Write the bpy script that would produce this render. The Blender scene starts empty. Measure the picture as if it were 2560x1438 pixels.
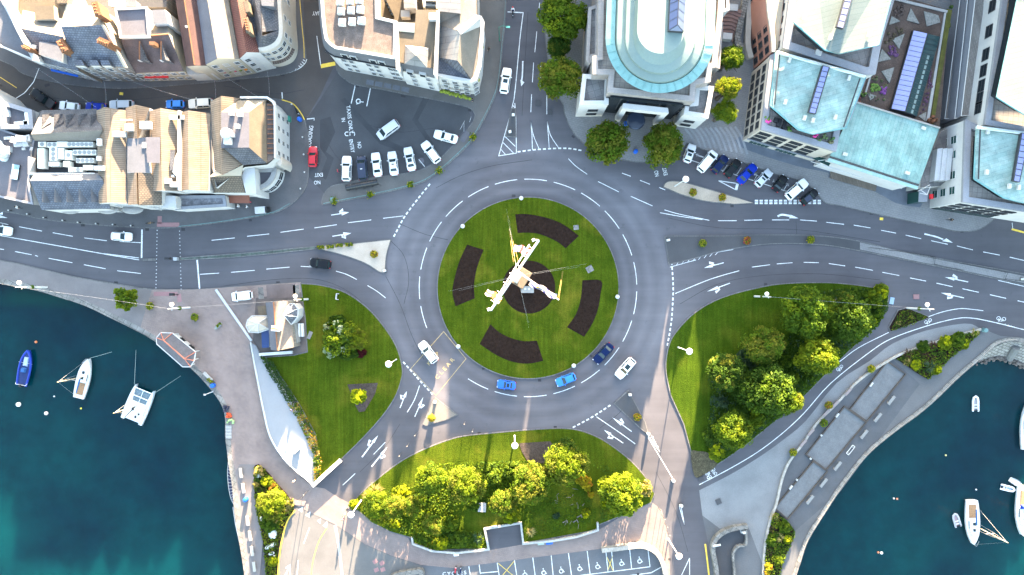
SKY_STRENGTH, SUN_STRENGTH, SUN_COLOR, EXPOSURE = .093, 5.0, (1.0, .75, .50), 4.44
# tone of each surface as measured against the sunlit and shaded parts of the photograph
TONE = {'lawn_grass': 0.68, 'lawn_grass_dark': 0.74, 'copper_sheet': 0.54, 'copper_sheet_long': 0.54, 'copper_pale': .55, 'copper_gutter': .5, 'copper_eave_sheet': .5, 'pale_mint_roof': 0.25, 'pale_copper_sheet': 0.2,
  'quay_concrete': 0.44, 'quay_gravel': 0.56, 'court_gravel': 0.46, 'court_paving': 0.42, 'tan_gravel': 0.85, 'pale_tan_gravel': 0.82, 'brick_paving': 1.15, 'quay_pavement': 1.0, 'kerb_granite': 0.45, 'coping_stone': 0.34,
  'bed_soil': 0.6, 'bark_chips': .4, 'buff_pantiles': 0.29, 'brown_tiles': .5, 'beige_felt_roof': 0.22, 'tan_lead_roof': 0.2, 'white_zinc': 0.23, 'pale_sunlit_slate': 0.2, 'lead_roof': 0.42, 'grey_roof_sheet': 0.48, 'terrace_tiles': .55,
  'white_render': 0.50, 'cream_render': 0.4, 'warm_stone_cladding': 0.52, 'bank_stone': 0.44, 'bank_white_stone': 0.56, 'pink_render': .62, 'grey_parapet_coping': .6, 'pale_parapet_coping': .36, 'grey_granite': .6, 'pale_wall_stone': .55,
  'speckled_flat_roof': .6, 'dark_flat_roof': .7, 'red_pantiles': .6, 'maroon_slate': .55, 'slate_tiles': .8, 'orange_brick': 0.28, 'terracotta': 0.42, 'plaza_concrete': 0.48, 'lane_tarmac': .8, 'island_concrete': .6, 'garden_mulch': .5,
  'pale_kerb_strip': .6, 'pale_capping': .6, 'pale_gravel_panel': .42, 'timber_boards': .7, 'timber_ramp': .6, 'pavement_slabs': 1.05, 'white_paint': 0.48, 'scrubby_earth': .5, 'mossy_setts': .5, 'rubble_stone': .6, 'moss': .5, 'white_enamel': 0.60, 'white_gelcoat': .8, 'boat_deck': .8, 'cream_spar': .6, 'white_membrane': 0.78, 'white_road_paint': .75, 'pale_step_nosing': .6, 'court_paving_': 1, 'bleached_wood': 0.3, 'timber_edging': .45, 'pale_bench_stone': .6, 'white_bench': .62, 'white_coping': .62, 'nest_boards': 0.22, 'white_lamp_dish': .8}
import bpy, bmesh, math, random
from mathutils import Vector, Matrix, noise
from mathutils.geometry import tessellate_polygon
rnd = random.Random(11)
SC = bpy.context.scene
COL = SC.collection
# the drone hovers 140 m above the roundabout; one photo pixel is 1/13 m on the ground
S, H, CX, CY = 13.0, 140.0, 1280.0, 719.0
def W(x, y, z=0.0):
 k = (H - z) / H / S
 return Vector(((x - CX) * k, (CY - y) * k, z))
def G(p, z=0.0):
 return W(p[0], p[1], z)
def smooth(pts, n=5, closed=False):
 """Catmull-Rom through the points"""
 P = [Vector((p[0], p[1])) for p in pts]
 out = []
 N = len(P)
 rng = N if closed else N - 1
 for i in range(rng):
  p1, p2 = P[i], P[(i + 1) % N]
  p0 = P[i - 1] if (i > 0 or closed) else p1 * 2 - p2
  p3 = P[(i + 2) % N] if (i + 2 < N or closed) else p2 * 2 - p1
  for k in range(n):
   t = k / n
   q = 0.5 * ((2 * p1) + (p2 - p0) * t + (2 * p0 - 5 * p1 + 4 * p2 - p3) * t * t + (3 * p1 - p0 - 3 * p2 + p3) * t ** 3)
   out.append((q.x, q.y))
 if not closed:
  out.append((P[-1].x, P[-1].y))
 return out
class MB:
 def __init__(s):
  s.v, s.f, s.m = [], [], []
 def add(s, verts, faces, mi=0):
  o = len(s.v)
  s.v += [tuple(v) for v in verts]
  s.f += [tuple(i + o for i in f) for f in faces]
  s.m += [mi] * len(faces)
  return s
 def poly(s, pts, mi=0):
  if len(pts) <= 4:
   return s.add(pts, [tuple(range(len(pts)))], mi)
  P = []
  for p in pts:
   p = Vector(p) if len(p) == 3 else Vector((p[0], p[1], 0))
   if not P or (p - P[-1]).length > 1e-3:
    P.append(p)
  if (P[0] - P[-1]).length < 1e-3:
   P.pop()
  nz = sum(P[i - 1].x * P[i].y - P[i].x * P[i - 1].y for i in range(len(P)))
  fs = []
  for t in tessellate_polygon([P]):
   a, b, c = (P[i] for i in t)
   up = (b - a).cross(c - a).z
   fs.append(tuple(t) if up * nz >= 0 else tuple(t[::-1]))
  return s.add(P, fs, mi)
 def prism(s, pts, z0, z1, mi=0, top=True, bottom=False, mt=None):
  P = [(p[0], p[1]) for p in pts]
  a = sum(P[i - 1][0] * P[i][1] - P[i][0] * P[i - 1][1] for i in range(len(P)))
  if a < 0:
   P = P[::-1]
  n = len(P)
  s.add([(x, y, z0) for x, y in P] + [(x, y, z1) for x, y in P],
    [(i, (i + 1) % n, n + (i + 1) % n, n + i) for i in range(n)], mi)
  if top:
   s.poly([(x, y, z1) for x, y in P], mi if mt is None else mt)
  if bottom:
   s.poly([(x, y, z0) for x, y in P[::-1]], mi)
  return s
 def box(s, c, d, rz=0.0, mi=0, top=None):
  """box standing on c (centre of the base); top scales the upper face"""
  tx, ty = top if top else (1, 1)
  ca, sa = math.cos(rz), math.sin(rz)
  vs = []
  for z, kx, ky in ((0, 1, 1), (d[2], tx, ty)):
   for ax, ay in ((-.5, -.5), (.5, -.5), (.5, .5), (-.5, .5)):
    x, y = ax * d[0] * kx, ay * d[1] * ky
    vs.append((c[0] + x * ca - y * sa, c[1] + x * sa + y * ca, c[2] + z))
  return s.add(vs, [(0, 1, 5, 4), (1, 2, 6, 5), (2, 3, 7, 6), (3, 0, 4, 7), (4, 5, 6, 7), (3, 2, 1, 0)], mi)
 def tube(s, p0, p1, r0, r1=None, n=8, mi=0, cap=True):
  r1 = r0 if r1 is None else r1
  p0, p1 = Vector(p0), Vector(p1)
  d = (p1 - p0).normalized()
  u = d.orthogonal().normalized()
  w = d.cross(u)
  vs = []
  for p, r in ((p0, r0), (p1, r1)):
   for i in range(n):
    a = 2 * math.pi * i / n
    vs.append(p + (u * math.cos(a) + w * math.sin(a)) * r)
  fs = [(i, (i + 1) % n, n + (i + 1) % n, n + i) for i in range(n)]
  if cap:
   fs += [tuple(range(n))[::-1], tuple(range(n, 2 * n))]
  return s.add(vs, fs, mi)
 def wire(s, pts, r, n=5, mi=0):
  for a, b in zip(pts, pts[1:]):
   s.tube(a, b, r, r, n, mi)
  return s
 def lathe(s, c, prof, n=16, mi=0, sx=1, sy=1, rz=0):
  """prof = [(radius, z)...] from the bottom up"""
  vs = []
  ca, sa = math.cos(rz), math.sin(rz)
  for r, z in prof:
   for i in range(n):
    a = 2 * math.pi * i / n
    x, y = r * math.cos(a) * sx, r * math.sin(a) * sy
    vs.append((c[0] + x * ca - y * sa, c[1] + x * sa + y * ca, c[2] + z))
  fs = []
  for k in range(len(prof) - 1):
   fs += [(k * n + i, k * n + (i + 1) % n, (k + 1) * n + (i + 1) % n, (k + 1) * n + i) for i in range(n)]
  fs.append(tuple((len(prof) - 1) * n + i for i in range(n)))
  fs.append(tuple(n - 1 - i for i in range(n)))
  return s.add(vs, fs, mi)
 def ball(s, c, r, n=12, m=7, mi=0, sz=1.0):
  prof = []
  for k in range(m + 1):
   a = -math.pi / 2 + math.pi * k / m
   prof.append((max(r * math.cos(a), r * .02), r * math.sin(a) * sz))
  return s.lathe(c, prof, n, mi)
 def strip(s, pts, w, z=0.012, mi=0):
  """flat painted line along world points"""
  P = [Vector((p[0], p[1])) for p in pts]
  L, R = [], []
  for i, p in enumerate(P):
   d = (P[min(i + 1, len(P) - 1)] - P[max(i - 1, 0)]).normalized()
   nn = Vector((-d.y, d.x)) * w / 2
   L.append(p + nn); R.append(p - nn)
  n = len(P)
  return s.add([(q.x, q.y, z) for q in R] + [(q.x, q.y, z) for q in L],
      [(i, i + 1, n + i + 1, n + i) for i in range(n - 1)], mi)
 def ridge_wall(s, pts, w, z0, z1, mi=0, closed=False):
  """upright wall or kerb of width w along world points"""
  P = []
  for p in pts:
   v = Vector((p[0], p[1]))
   if not P or (v - P[-1]).length > .02:
    P.append(v)
  if closed and (P[0] - P[-1]).length < .02:
   P.pop()
  n = len(P)
  L, R = [], []
  for i, p in enumerate(P):
   a = P[i - 1] if (i > 0 or closed) else p
   c = P[(i + 1) % n] if (i < n - 1 or closed) else p
   d0 = (p - a).normalized() if (p - a).length else (c - p).normalized()
   d1 = (c - p).normalized() if (c - p).length else d0
   m = Vector((-d0.y - d1.y, d0.x + d1.x))
   m = m / max(m.length_squared / 2, .5) * w / 2
   L.append(p + m); R.append(p - m)
  vs = [(q.x, q.y, z) for z in (z0, z1) for S_ in (L, R) for q in S_]
  fs = []
  for i in range(n if closed else n - 1):
   j = (i + 1) % n
   fs += [(2 * n + j, 2 * n + i, 3 * n + i, 3 * n + j), (i, 2 * n + i, 2 * n + j, j), (n + j, 3 * n + j, 3 * n + i, n + i)]
  if not closed:
   fs += [(0, n, 3 * n, 2 * n), (n - 1, 3 * n - 1, 4 * n - 1, 2 * n - 1)]
  return s.add(vs, fs, mi)
 def build(s, name, mats, parent=None, loc=(0, 0, 0), rz=0.0, sharp=None):
  me = bpy.data.meshes.new(name)
  me.from_pydata(s.v, [], s.f)
  for m in (mats if isinstance(mats, (list, tuple)) else [mats]):
   me.materials.append(m)
  if len(me.materials) > 1:
   me.polygons.foreach_set('material_index', s.m)
  if sharp is not None:
   me.polygons.foreach_set('use_smooth', [True] * len(me.polygons))
   me.set_sharp_from_angle(angle=math.radians(sharp))
  me.update()
  return link(bpy.data.objects.new(name, me), parent, loc, rz)
def link(o, parent=None, loc=(0, 0, 0), rz=0.0):
 COL.objects.link(o)
 o.location = loc
 o.rotation_euler = (0, 0, rz)
 if parent is not None:
  o.parent = parent
 return o
def tag(o, label, cat, group=None):
 o['label'] = label
 o['category'] = cat
 if group:
  o['group'] = group
 return o
def thing(name, label, cat, loc=(0, 0, 0), rz=0.0, group=None):
 return tag(link(bpy.data.objects.new(name, None), None, loc, rz), label, cat, group)
def struct(name, mb, mats, kind='structure', **kw):
 o = mb.build(name, mats, **kw)
 o['kind'] = kind
 return o
KIDS = {}
def dup(o, loc, rz=0.0, label=None, scale=None, parent=None):
 """a copy of a thing with copies of its parts and sub-parts"""
 def rec(src, par):
  c = src.copy()
  COL.objects.link(c)
  c.parent = par
  for ch in src.children:
   rec(ch, c)
  return c
 c = rec(o, parent)
 c.location = loc
 c.rotation_euler = (0, 0, rz)
 if label:
  c['label'] = label
 if scale is not None:
  c.scale = scale if isinstance(scale, (tuple, list)) else (scale,) * 3
 return c
ORD = 'first second third fourth fifth sixth seventh eighth ninth tenth eleventh twelfth'.split()
# ------------------------------------------------------------------ materials
def nodes(name):
 m = bpy.data.materials.new(name)
 m.use_nodes = True
 nt = m.node_tree
 return m, nt, nt.nodes['Principled BSDF']
def N(nt, t, **kw):
 n = nt.nodes.new(t)
 for k, v in kw.items():
  if k.startswith('i_'):
   n.inputs[k[2:].replace('_', ' ')].default_value = v
  else:
   setattr(n, k, v)
 return n
def coords(nt, rot=0.0, scale=(1, 1, 1), kind='Object'):
 tc = N(nt, 'ShaderNodeTexCoord')
 mp = N(nt, 'ShaderNodeMapping')
 mp.inputs['Rotation'].default_value = (0, 0, rot)
 mp.inputs['Scale'].default_value = scale
 nt.links.new(tc.outputs[kind], mp.inputs['Vector'])
 return mp.outputs['Vector']
def rgba(c, k=1.0):
 return (c[0] * k, c[1] * k, c[2] * k, 1)
def mixc(nt, fac, a, b, blend='MIX'):
 m = N(nt, 'ShaderNodeMix', data_type='RGBA', blend_type=blend)
 for sock, v in ((m.inputs['Factor'], fac), (m.inputs['A'], a), (m.inputs['B'], b)):
  if hasattr(v, 'is_output'):
   nt.links.new(v, sock)
  else:
   sock.default_value = v
 return m.outputs['Result']
def ramp(nt, fac, stops):
 r = N(nt, 'ShaderNodeValToRGB')
 while len(r.color_ramp.elements) < len(stops):
  r.color_ramp.elements.new(.5)
 for e, (p, c) in zip(r.color_ramp.elements, stops):
  e.position = p
  e.color = c if len(c) == 4 else (*c, 1)
 nt.links.new(fac, r.inputs['Fac'])
 return r.outputs['Color']
def noise_fac(nt, vec, scale, detail=4, rough=.6, lo=.3, hi=.7):
 n = N(nt, 'ShaderNodeTexNoise', i_Scale=scale, i_Detail=detail, i_Roughness=rough)
 nt.links.new(vec, n.inputs['Vector'])
 mr = N(nt, 'ShaderNodeMapRange')
 mr.inputs['From Min'].default_value = lo
 mr.inputs['From Max'].default_value = hi
 nt.links.new(n.outputs['Fac'], mr.inputs['Value'])
 return mr.outputs['Result']
def M(name, col, rough=.85, var=.18, scale=.35, fine=6.0, fvar=.12, metal=0.0, bump=0.0, spec=.3, tint=None, emit=None):
 """plain weathered surface: broad blotches and a fine grain"""
 k = TONE.get(name, 1.0)
 m, nt, b = nodes(name)
 v = coords(nt)
 c = mixc(nt, noise_fac(nt, v, scale), rgba(col, (1 - var) * k), rgba(tint or col, (1 + var) * k))
 f = noise_fac(nt, v, fine, 3, .7)
 c = mixc(nt, 1.0, c, mixc(nt, f, rgba((1, 1, 1), 1 - fvar), rgba((1, 1, 1), 1 + fvar)), 'MULTIPLY')
 nt.links.new(c, b.inputs['Base Color'])
 b.inputs['Roughness'].default_value = rough
 b.inputs['Metallic'].default_value = metal
 b.inputs['Specular IOR Level'].default_value = spec
 if bump:
  bp = N(nt, 'ShaderNodeBump', i_Strength=bump, i_Distance=.1)
  nt.links.new(f, bp.inputs['Height'])
  nt.links.new(bp.outputs['Normal'], b.inputs['Normal'])
 return m
def MT(name, c1, c2, mortar, bw, bh, rot=0.0, ms=.03, rough=.8, var=.25, offset=.5, blotch=.25, bscale=.25, bump=0.0, spec=.3, kind='Object'):
 """courses of tiles, slabs, planks or metal sheets seen from above"""
 k = TONE.get(name, 1.0)
 c1, c2, mortar = (tuple(x * k for x in c) for c in (c1, c2, mortar))
 m, nt, b = nodes(name)
 v = coords(nt, rot, kind=kind)
 t = N(nt, 'ShaderNodeTexBrick', offset=offset)
 for k, x in (('Scale', 1.0), ('Mortar Size', ms), ('Brick Width', bw), ('Row Height', bh), ('Bias', 0.0), ('Mortar Smooth', .3)):
  t.inputs[k].default_value = x
 t.inputs['Color1'].default_value = rgba(c1)
 t.inputs['Color2'].default_value = rgba(c2)
 t.inputs['Mortar'].default_value = rgba(mortar)
 nt.links.new(v, t.inputs['Vector'])
 f = noise_fac(nt, v, bscale, 5, .65)
 c = mixc(nt, 1.0, t.outputs['Color'], mixc(nt, f, rgba((1, 1, 1), 1 - blotch), rgba((1, 1, 1), 1 + blotch)), 'MULTIPLY')
 g = noise_fac(nt, v, 5.0, 3, .7)
 c = mixc(nt, 1.0, c, mixc(nt, g, rgba((1, 1, 1), .88), rgba((1, 1, 1), 1.12)), 'MULTIPLY')
 nt.links.new(c, b.inputs['Base Color'])
 b.inputs['Roughness'].default_value = rough
 b.inputs['Specular IOR Level'].default_value = spec
 if bump:
  bp = N(nt, 'ShaderNodeBump', i_Strength=bump, i_Distance=.08)
  nt.links.new(t.outputs['Fac'], bp.inputs['Height'])
  bp.invert = True
  nt.links.new(bp.outputs['Normal'], b.inputs['Normal'])
 return m
def GLOSS(name, col, rough=.3, metal=0.0, spec=.5, coat=0.0):
 m, nt, b = nodes(name)
 b.inputs['Base Color'].default_value = rgba(col)
 b.inputs['Roughness'].default_value = rough
 b.inputs['Metallic'].default_value = metal
 b.inputs['Specular IOR Level'].default_value = spec
 b.inputs['Coat Weight'].default_value = coat
 b.inputs['Coat Roughness'].default_value = .08
 return m
def asphalt_mat():
 m, nt, b = nodes('asphalt')
 v = coords(nt)
 c = mixc(nt, noise_fac(nt, v, .05, 5, .6, .35, .65), rgba((.063, .060, .067)), rgba((.092, .088, .096)))
 # wheel-polished rings round the roundabout
 sub = N(nt, 'ShaderNodeVectorMath', operation='SUBTRACT')
 cc = W(1320, 720)
 sub.inputs[1].default_value = (cc.x, cc.y, 0)
 nt.links.new(v, sub.inputs[0])
 ln = N(nt, 'ShaderNodeVectorMath', operation='LENGTH')
 nt.links.new(sub.outputs[0], ln.inputs[0])
 mr = N(nt, 'ShaderNodeMapRange')
 mr.inputs['From Max'].default_value = 40.0
 nt.links.new(ln.outputs['Value'], mr.inputs['Value'])
 g = lambda x: (x, x, x, 1)
 ring = ramp(nt, mr.outputs['Result'], [(0, g(.85)), (.45, g(.84)), (.475, g(1.14)), (.50, g(.92)), (.525, g(1.12)), (.55, g(.98)),
    (.585, g(1.28)), (.62, g(1.02)), (.66, g(1.34)), (.72, g(1.0)), (.85, g(.8)), (1, g(.78))])
 wob = noise_fac(nt, v, .12, 3)
 ring = mixc(nt, wob, ring, mixc(nt, .55, ring, g(.92)))
 c = mixc(nt, 1.0, c, ring, 'MULTIPLY')
 # long-drawn smears along the lanes, small stains and grain
 v2 = coords(nt, .06, (.03, .5, 1))
 c = mixc(nt, 1.0, c, mixc(nt, noise_fac(nt, v2, 1.0, 4), g(.9), g(1.12)), 'MULTIPLY')
 st = N(nt, 'ShaderNodeTexNoise', i_Scale=.55, i_Detail=6.0, i_Roughness=.7)
 nt.links.new(v, st.inputs['Vector'])
 c = mixc(nt, ramp(nt, st.outputs['Fac'], [(.60, g(0)), (.72, g(.55))]), c, rgba((.045, .046, .05)))
 c = mixc(nt, 1.0, c, mixc(nt, noise_fac(nt, v, 9, 2, .7), g(.94), g(1.06)), 'MULTIPLY')
 nt.links.new(c, b.inputs['Base Color'])
 b.inputs['Roughness'].default_value = .82
 b.inputs['Specular IOR Level'].default_value = .3
 return m
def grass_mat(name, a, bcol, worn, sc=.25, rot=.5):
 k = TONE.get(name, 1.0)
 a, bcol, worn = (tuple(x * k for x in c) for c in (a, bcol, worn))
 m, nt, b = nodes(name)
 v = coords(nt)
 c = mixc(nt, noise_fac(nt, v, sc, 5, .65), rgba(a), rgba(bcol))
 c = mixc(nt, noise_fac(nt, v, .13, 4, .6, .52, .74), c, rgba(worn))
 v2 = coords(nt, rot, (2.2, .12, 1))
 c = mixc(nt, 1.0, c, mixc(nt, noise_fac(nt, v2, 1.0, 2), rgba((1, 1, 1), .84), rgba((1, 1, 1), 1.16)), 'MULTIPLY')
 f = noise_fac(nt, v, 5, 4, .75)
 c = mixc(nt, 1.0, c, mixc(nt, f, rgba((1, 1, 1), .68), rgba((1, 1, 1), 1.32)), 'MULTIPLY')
 nt.links.new(c, b.inputs['Base Color'])
 b.inputs['Roughness'].default_value = .9
 b.inputs['Specular IOR Level'].default_value = .02
 bp = N(nt, 'ShaderNodeBump', i_Strength=.7, i_Distance=.12)
 nt.links.new(f, bp.inputs['Height'])
 nt.links.new(bp.outputs['Normal'], b.inputs['Normal'])
 return m
def leaf_mat(name, a, bcol, trans=.35):
 m, nt, b = nodes(name)
 geo = N(nt, 'ShaderNodeNewGeometry')
 info = N(nt, 'ShaderNodeObjectInfo')
 v = coords(nt)
 base = mixc(nt, geo.outputs['Random Per Island'], rgba(a), rgba(bcol))
 cl = mixc(nt, noise_fac(nt, v, .8, 3), rgba((1, 1, 1), .72), rgba((1.15, 1.1, .9), 1.2))
 base = mixc(nt, 1.0, base, cl, 'MULTIPLY')
 base = mixc(nt, 1.0, base, mixc(nt, info.outputs['Random'], rgba((.86, .92, .9)), rgba((1.14, 1.08, 1.0))), 'MULTIPLY')
 nt.links.new(base, b.inputs['Base Color'])
 b.inputs['Roughness'].default_value = .6
 b.inputs['Specular IOR Level'].default_value = .06
 tr = N(nt, 'ShaderNodeBsdfTranslucent')
 nt.links.new(mixc(nt, 1.0, base, rgba((1.25, 1.35, .45)), 'MULTIPLY'), tr.inputs['Color'])
 mx = N(nt, 'ShaderNodeMixShader')
 mx.inputs['Fac'].default_value = trans
 nt.links.new(b.outputs[0], mx.inputs[1])
 nt.links.new(tr.outputs[0], mx.inputs[2])
 nt.links.new(mx.outputs[0], nt.nodes['Material Output'].inputs['Surface'])
 return m
def water_mat():
 m, nt, b = nodes('harbour_water')
 v = coords(nt)
 f = noise_fac(nt, v, .035, 5, .6, .38, .64)
 c = mixc(nt, f, rgba((.0003, .0118, .0190)), rgba((.0003, .0250, .0285)))
 f2 = noise_fac(nt, v, .3, 4, .6)
 c = mixc(nt, 1.0, c, mixc(nt, f2, rgba((1, 1, 1), .86), rgba((1, 1, 1), 1.14)), 'MULTIPLY')
 # pale sandy shallows: off the west quay wall, and south-west with sunlit turquoise painted in
 def shoal_and_sunlit(px, py, rx, ry, col, amt, c):
  q = W(px, py, -3.5)
  mp = N(nt, 'ShaderNodeVectorMath', operation='SUBTRACT')
  mp.inputs[1].default_value = (q.x, q.y, 0)
  nt.links.new(v, mp.inputs[0])
  sc = N(nt, 'ShaderNodeVectorMath', operation='MULTIPLY')
  sc.inputs[1].default_value = (1 / rx, 1 / ry, 0)
  nt.links.new(mp.outputs[0], sc.inputs[0])
  wv = N(nt, 'ShaderNodeTexNoise', i_Scale=.09, i_Detail=3.0)
  nt.links.new(v, wv.inputs['Vector'])
  ad = N(nt, 'ShaderNodeVectorMath', operation='LENGTH')
  nt.links.new(sc.outputs[0], ad.inputs[0])
  mm = N(nt, 'ShaderNodeMath', operation='ADD')
  nt.links.new(ad.outputs['Value'], mm.inputs[0])
  nt.links.new(wv.outputs['Fac'], mm.inputs[1])
  k = ramp(nt, mm.outputs[0], [(.55, (amt,) * 3), (1.0, (0, 0, 0))])
  return mixc(nt, k, c, rgba(col))
 c = shoal_and_sunlit(250, 1500, 40, 17, (.0005, .030, .034), 1.0, c)
 c = shoal_and_sunlit(20, 1330, 22, 20, (.0005, .027, .031), .9, c)
 c = shoal_and_sunlit(420, 1420, 40, 15, (.0005, .025, .030), .8, c)
 c = shoal_and_sunlit(100, 745, 30, 4.5, (.0004, .030, .026), .9, c)
 c = shoal_and_sunlit(330, 850, 14, 8, (.0004, .025, .023), .7, c)
 nt.links.new(c, b.inputs['Base Color'])
 b.inputs['Subsurface Weight'].default_value = 1.0
 b.inputs['Subsurface Radius'].default_value = (2.5, 5.0, 5.0)
 b.inputs['Subsurface Scale'].default_value = 1.0
 b.subsurface_method = 'BURLEY'
 b.inputs['Roughness'].default_value = .12
 b.inputs['IOR'].default_value = 1.33
 b.inputs['Specular IOR Level'].default_value = .3
 w = N(nt, 'ShaderNodeTexNoise', i_Scale=1.6, i_Detail=5.0, i_Roughness=.6)
 nt.links.new(v, w.inputs['Vector'])
 bp = N(nt, 'ShaderNodeBump', i_Strength=.25, i_Distance=.08)
 nt.links.new(w.outputs['Fac'], bp.inputs['Height'])
 nt.links.new(bp.outputs['Normal'], b.inputs['Normal'])
 return m
ASPH = asphalt_mat()
TARMAC = M('tarmac_dark', (.050, .050, .053), var=.2, scale=.12, fine=7)
TARMAC_BROWN = M('tarmac_brown', (.055, .049, .046), var=.22, scale=.1, fine=7)
TARMAC_PALE = M('tarmac_pale', (.15, .148, .145), var=.12, scale=.2, fine=7)
PAVE = MT('pavement_slabs', (.15, .145, .145), (.165, .16, .155), (.125, .12, .12), .6, .4, .25, .03, blotch=.14, bscale=.12)
PAVE_BLUE = M('slate_paving', (.095, .105, .125), var=.15, scale=.4, fine=8)
BRICKP = MT('brick_paving', (.152, .113, .100), (.178, .132, .114), (.10, .088, .085), .5, .25, .6, .03, blotch=.18)
QUAYP = M('quay_concrete', (.19, .192, .197), var=.12, scale=.2, fine=5)
QUAYPALE = M('quay_gravel', (.27, .27, .27), var=.12, scale=.25, fine=7, fvar=.2)
GRAVEL = M('tan_gravel', (.36, .29, .22), var=.12, scale=.4, fine=9, fvar=.3)
COURT = M('court_gravel', (.23, .24, .25), var=.14, scale=.5, fine=9, fvar=.22)
KERB = MT('kerb_granite', (.20, .195, .19), (.26, .25, .24), (.12, .12, .12), 1.0, 5.0, 0, .05)
COPING = MT('coping_stone', (.36, .34, .31), (.48, .46, .42), (.2, .19, .18), 1.4, 1.1, .5, .05, blotch=.35, bscale=.8)
STONE = MT('rubble_stone', (.24, .23, .21), (.38, .36, .32), (.13, .12, .11), .9, .5, .3, .06, blotch=.35, bscale=.9, bump=.5)
WALLST = M('pale_wall_stone', (.50, .46, .40), var=.22, scale=1.2, fine=5, fvar=.25)
REDPAVE = M('red_tactile_paving', (.22, .12, .12), var=.12)
PAINT = M('white_road_paint', (.70, .70, .68), var=.24, scale=.9, fine=6, fvar=.34)
PAINTW = M('worn_road_paint', (.36, .36, .36), var=.4, scale=1.5, fine=6, fvar=.3)
YPAINT = M('yellow_road_paint', (.62, .42, .06), var=.15, scale=1.2)
YWORN = M('worn_yellow_paint', (.36, .26, .12), var=.3, scale=1.4)
GRASS = grass_mat('lawn_grass', (.042, .072, .005), (.080, .112, .008), (.150, .140, .016), rot=.5)
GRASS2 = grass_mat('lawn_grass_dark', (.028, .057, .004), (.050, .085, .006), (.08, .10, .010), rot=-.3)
SOIL = M('bed_soil', (.030, .018, .014), var=.35, scale=2.2, fine=9, fvar=.5, bump=.8, spec=.05)
BARK = M('bark_chips', (.115, .085, .07), var=.3, scale=1.5, fine=6, fvar=.4, bump=.6)
WHITE = M('white_render', (.74, .73, .71), var=.07, scale=.4, fine=3, fvar=.05)
CREAM = M('cream_render', (.72, .64, .50), var=.08, scale=.4, fine=3, fvar=.05)
CREAM2 = M('warm_stone_cladding', (.66, .60, .52), var=.08, scale=.4, fine=3, fvar=.06)
PINK = M('pink_render', (.60, .29, .21), var=.07, scale=.4, fine=3, fvar=.05)
GREYST = MT('grey_granite', (.27, .25, .22), (.38, .34, .29), (.2, .18, .16), .8, .35, 0, .04, blotch=.3)
PARA = M('grey_parapet_coping', (.30, .31, .34), var=.08, scale=.5)
PARAL = M('pale_parapet_coping', (.60, .59, .57), var=.1, scale=.6)
COPPER = MT('copper_sheet', (.31, .46, .42), (.41, .53, .48), (.21, .36, .34), 3.2, .72, -.285, .03, rough=.55, blotch=.32, bscale=.35, spec=.3)
COPPER2 = MT('copper_sheet_long', (.26, .44, .40), (.32, .49, .445), (.17, .33, .31), 2.6, .62, math.radians(106 - 180) , .03, rough=.55, blotch=.28, bscale=.35, spec=.3)
COPPERP = M('copper_pale', (.42, .60, .57), rough=.6, var=.12, scale=.5, fine=3)
COPPERB = M('copper_gutter', (.20, .45, .46), rough=.5, var=.15, scale=1.0)
SLATE = MT('slate_tiles', (.090, .100, .125), (.13, .14, .165), (.06, .065, .08), .5, .34, .03, .05, blotch=.25, bscale=.5)
SLATED = MT('dark_slate_tiles', (.055, .057, .066), (.085, .085, .09), (.04, .04, .045), .45, .3, 0, .05, blotch=.3, bscale=.5)
SLATEBR = M('brown_slate', (.075, .056, .054), var=.25, scale=.5, fine=6, fvar=.25)
LEADGREY = M('lead_roof', (.20, .21, .24), var=.12, scale=.4, fine=3)
LILAC = M('grey_roof_sheet', (.17, .17, .20), var=.1, scale=.4, fine=4)
BEIGET = MT('buff_pantiles', (.50, .38, .27), (.60, .46, .34), (.33, .24, .17), 4.0, .36, 0, .07, blotch=.18, bscale=.5, offset=.0)
BROWNT = MT('brown_tiles', (.20, .155, .11), (.27, .20, .14), (.11, .09, .07), .5, .34, 0, .08, blotch=.25)
REDT = MT('red_pantiles', (.24, .09, .065), (.30, .12, .085), (.13, .05, .04), .3, .3, .2, .08, blotch=.2)
MAROON = M('maroon_slate', (.10, .052, .048), var=.2, scale=.6, fine=6, fvar=.2)
BEIGER = M('beige_felt_roof', (.44, .34, .29), var=.28, scale=.9, fine=6, fvar=.35)
TANR = M('tan_lead_roof', (.42, .34, .24), var=.14, scale=.6, fine=4)
ZINC = MT('white_zinc', (.58, .58, .58), (.64, .64, .63), (.36, .36, .37), 9.0, 1.1, .15, .05, rough=.5)
PALE_SUNLIT = M('pale_sunlit_slate', (.62, .55, .46), var=.14, scale=.6, fine=5, fvar=.15)  # sunlit cream of back and north slopes put into the slate colour
PURPF = M('dark_flat_roof', (.13, .125, .14), var=.15, scale=.3, fine=6)
SNOWF = M('speckled_flat_roof', (.24, .235, .25), var=.35, scale=1.2, fine=4, fvar=.3)
TERR = MT('terrace_tiles', (.36, .33, .29), (.42, .38, .34), (.25, .23, .21), .9, .9, .1, .05, offset=0, blotch=.15)
DECKT = MT('dark_terrace', (.10, .095, .095), (.13, .125, .12), (.07, .07, .07), 1.2, 1.2, -.28, .04, offset=0, blotch=.3)
WOOD = MT('timber_boards', (.20, .185, .17), (.27, .25, .23), (.10, .09, .085), 6.0, .22, -.3 + math.pi / 2, .03, blotch=.25)
WOODB = MT('timber_ramp', (.17, .14, .11), (.22, .18, .14), (.10, .08, .07), 8.0, .2, math.radians(73), .03, blotch=.2)
TIMBER = M('timber_edging', (.12, .10, .085), var=.25, scale=2)
TERRA = M('terracotta', (.50, .22, .11), var=.15, scale=2)
BRICKW = M('orange_brick', (.42, .20, .10), var=.2, scale=2, fine=5, fvar=.25)
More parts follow.
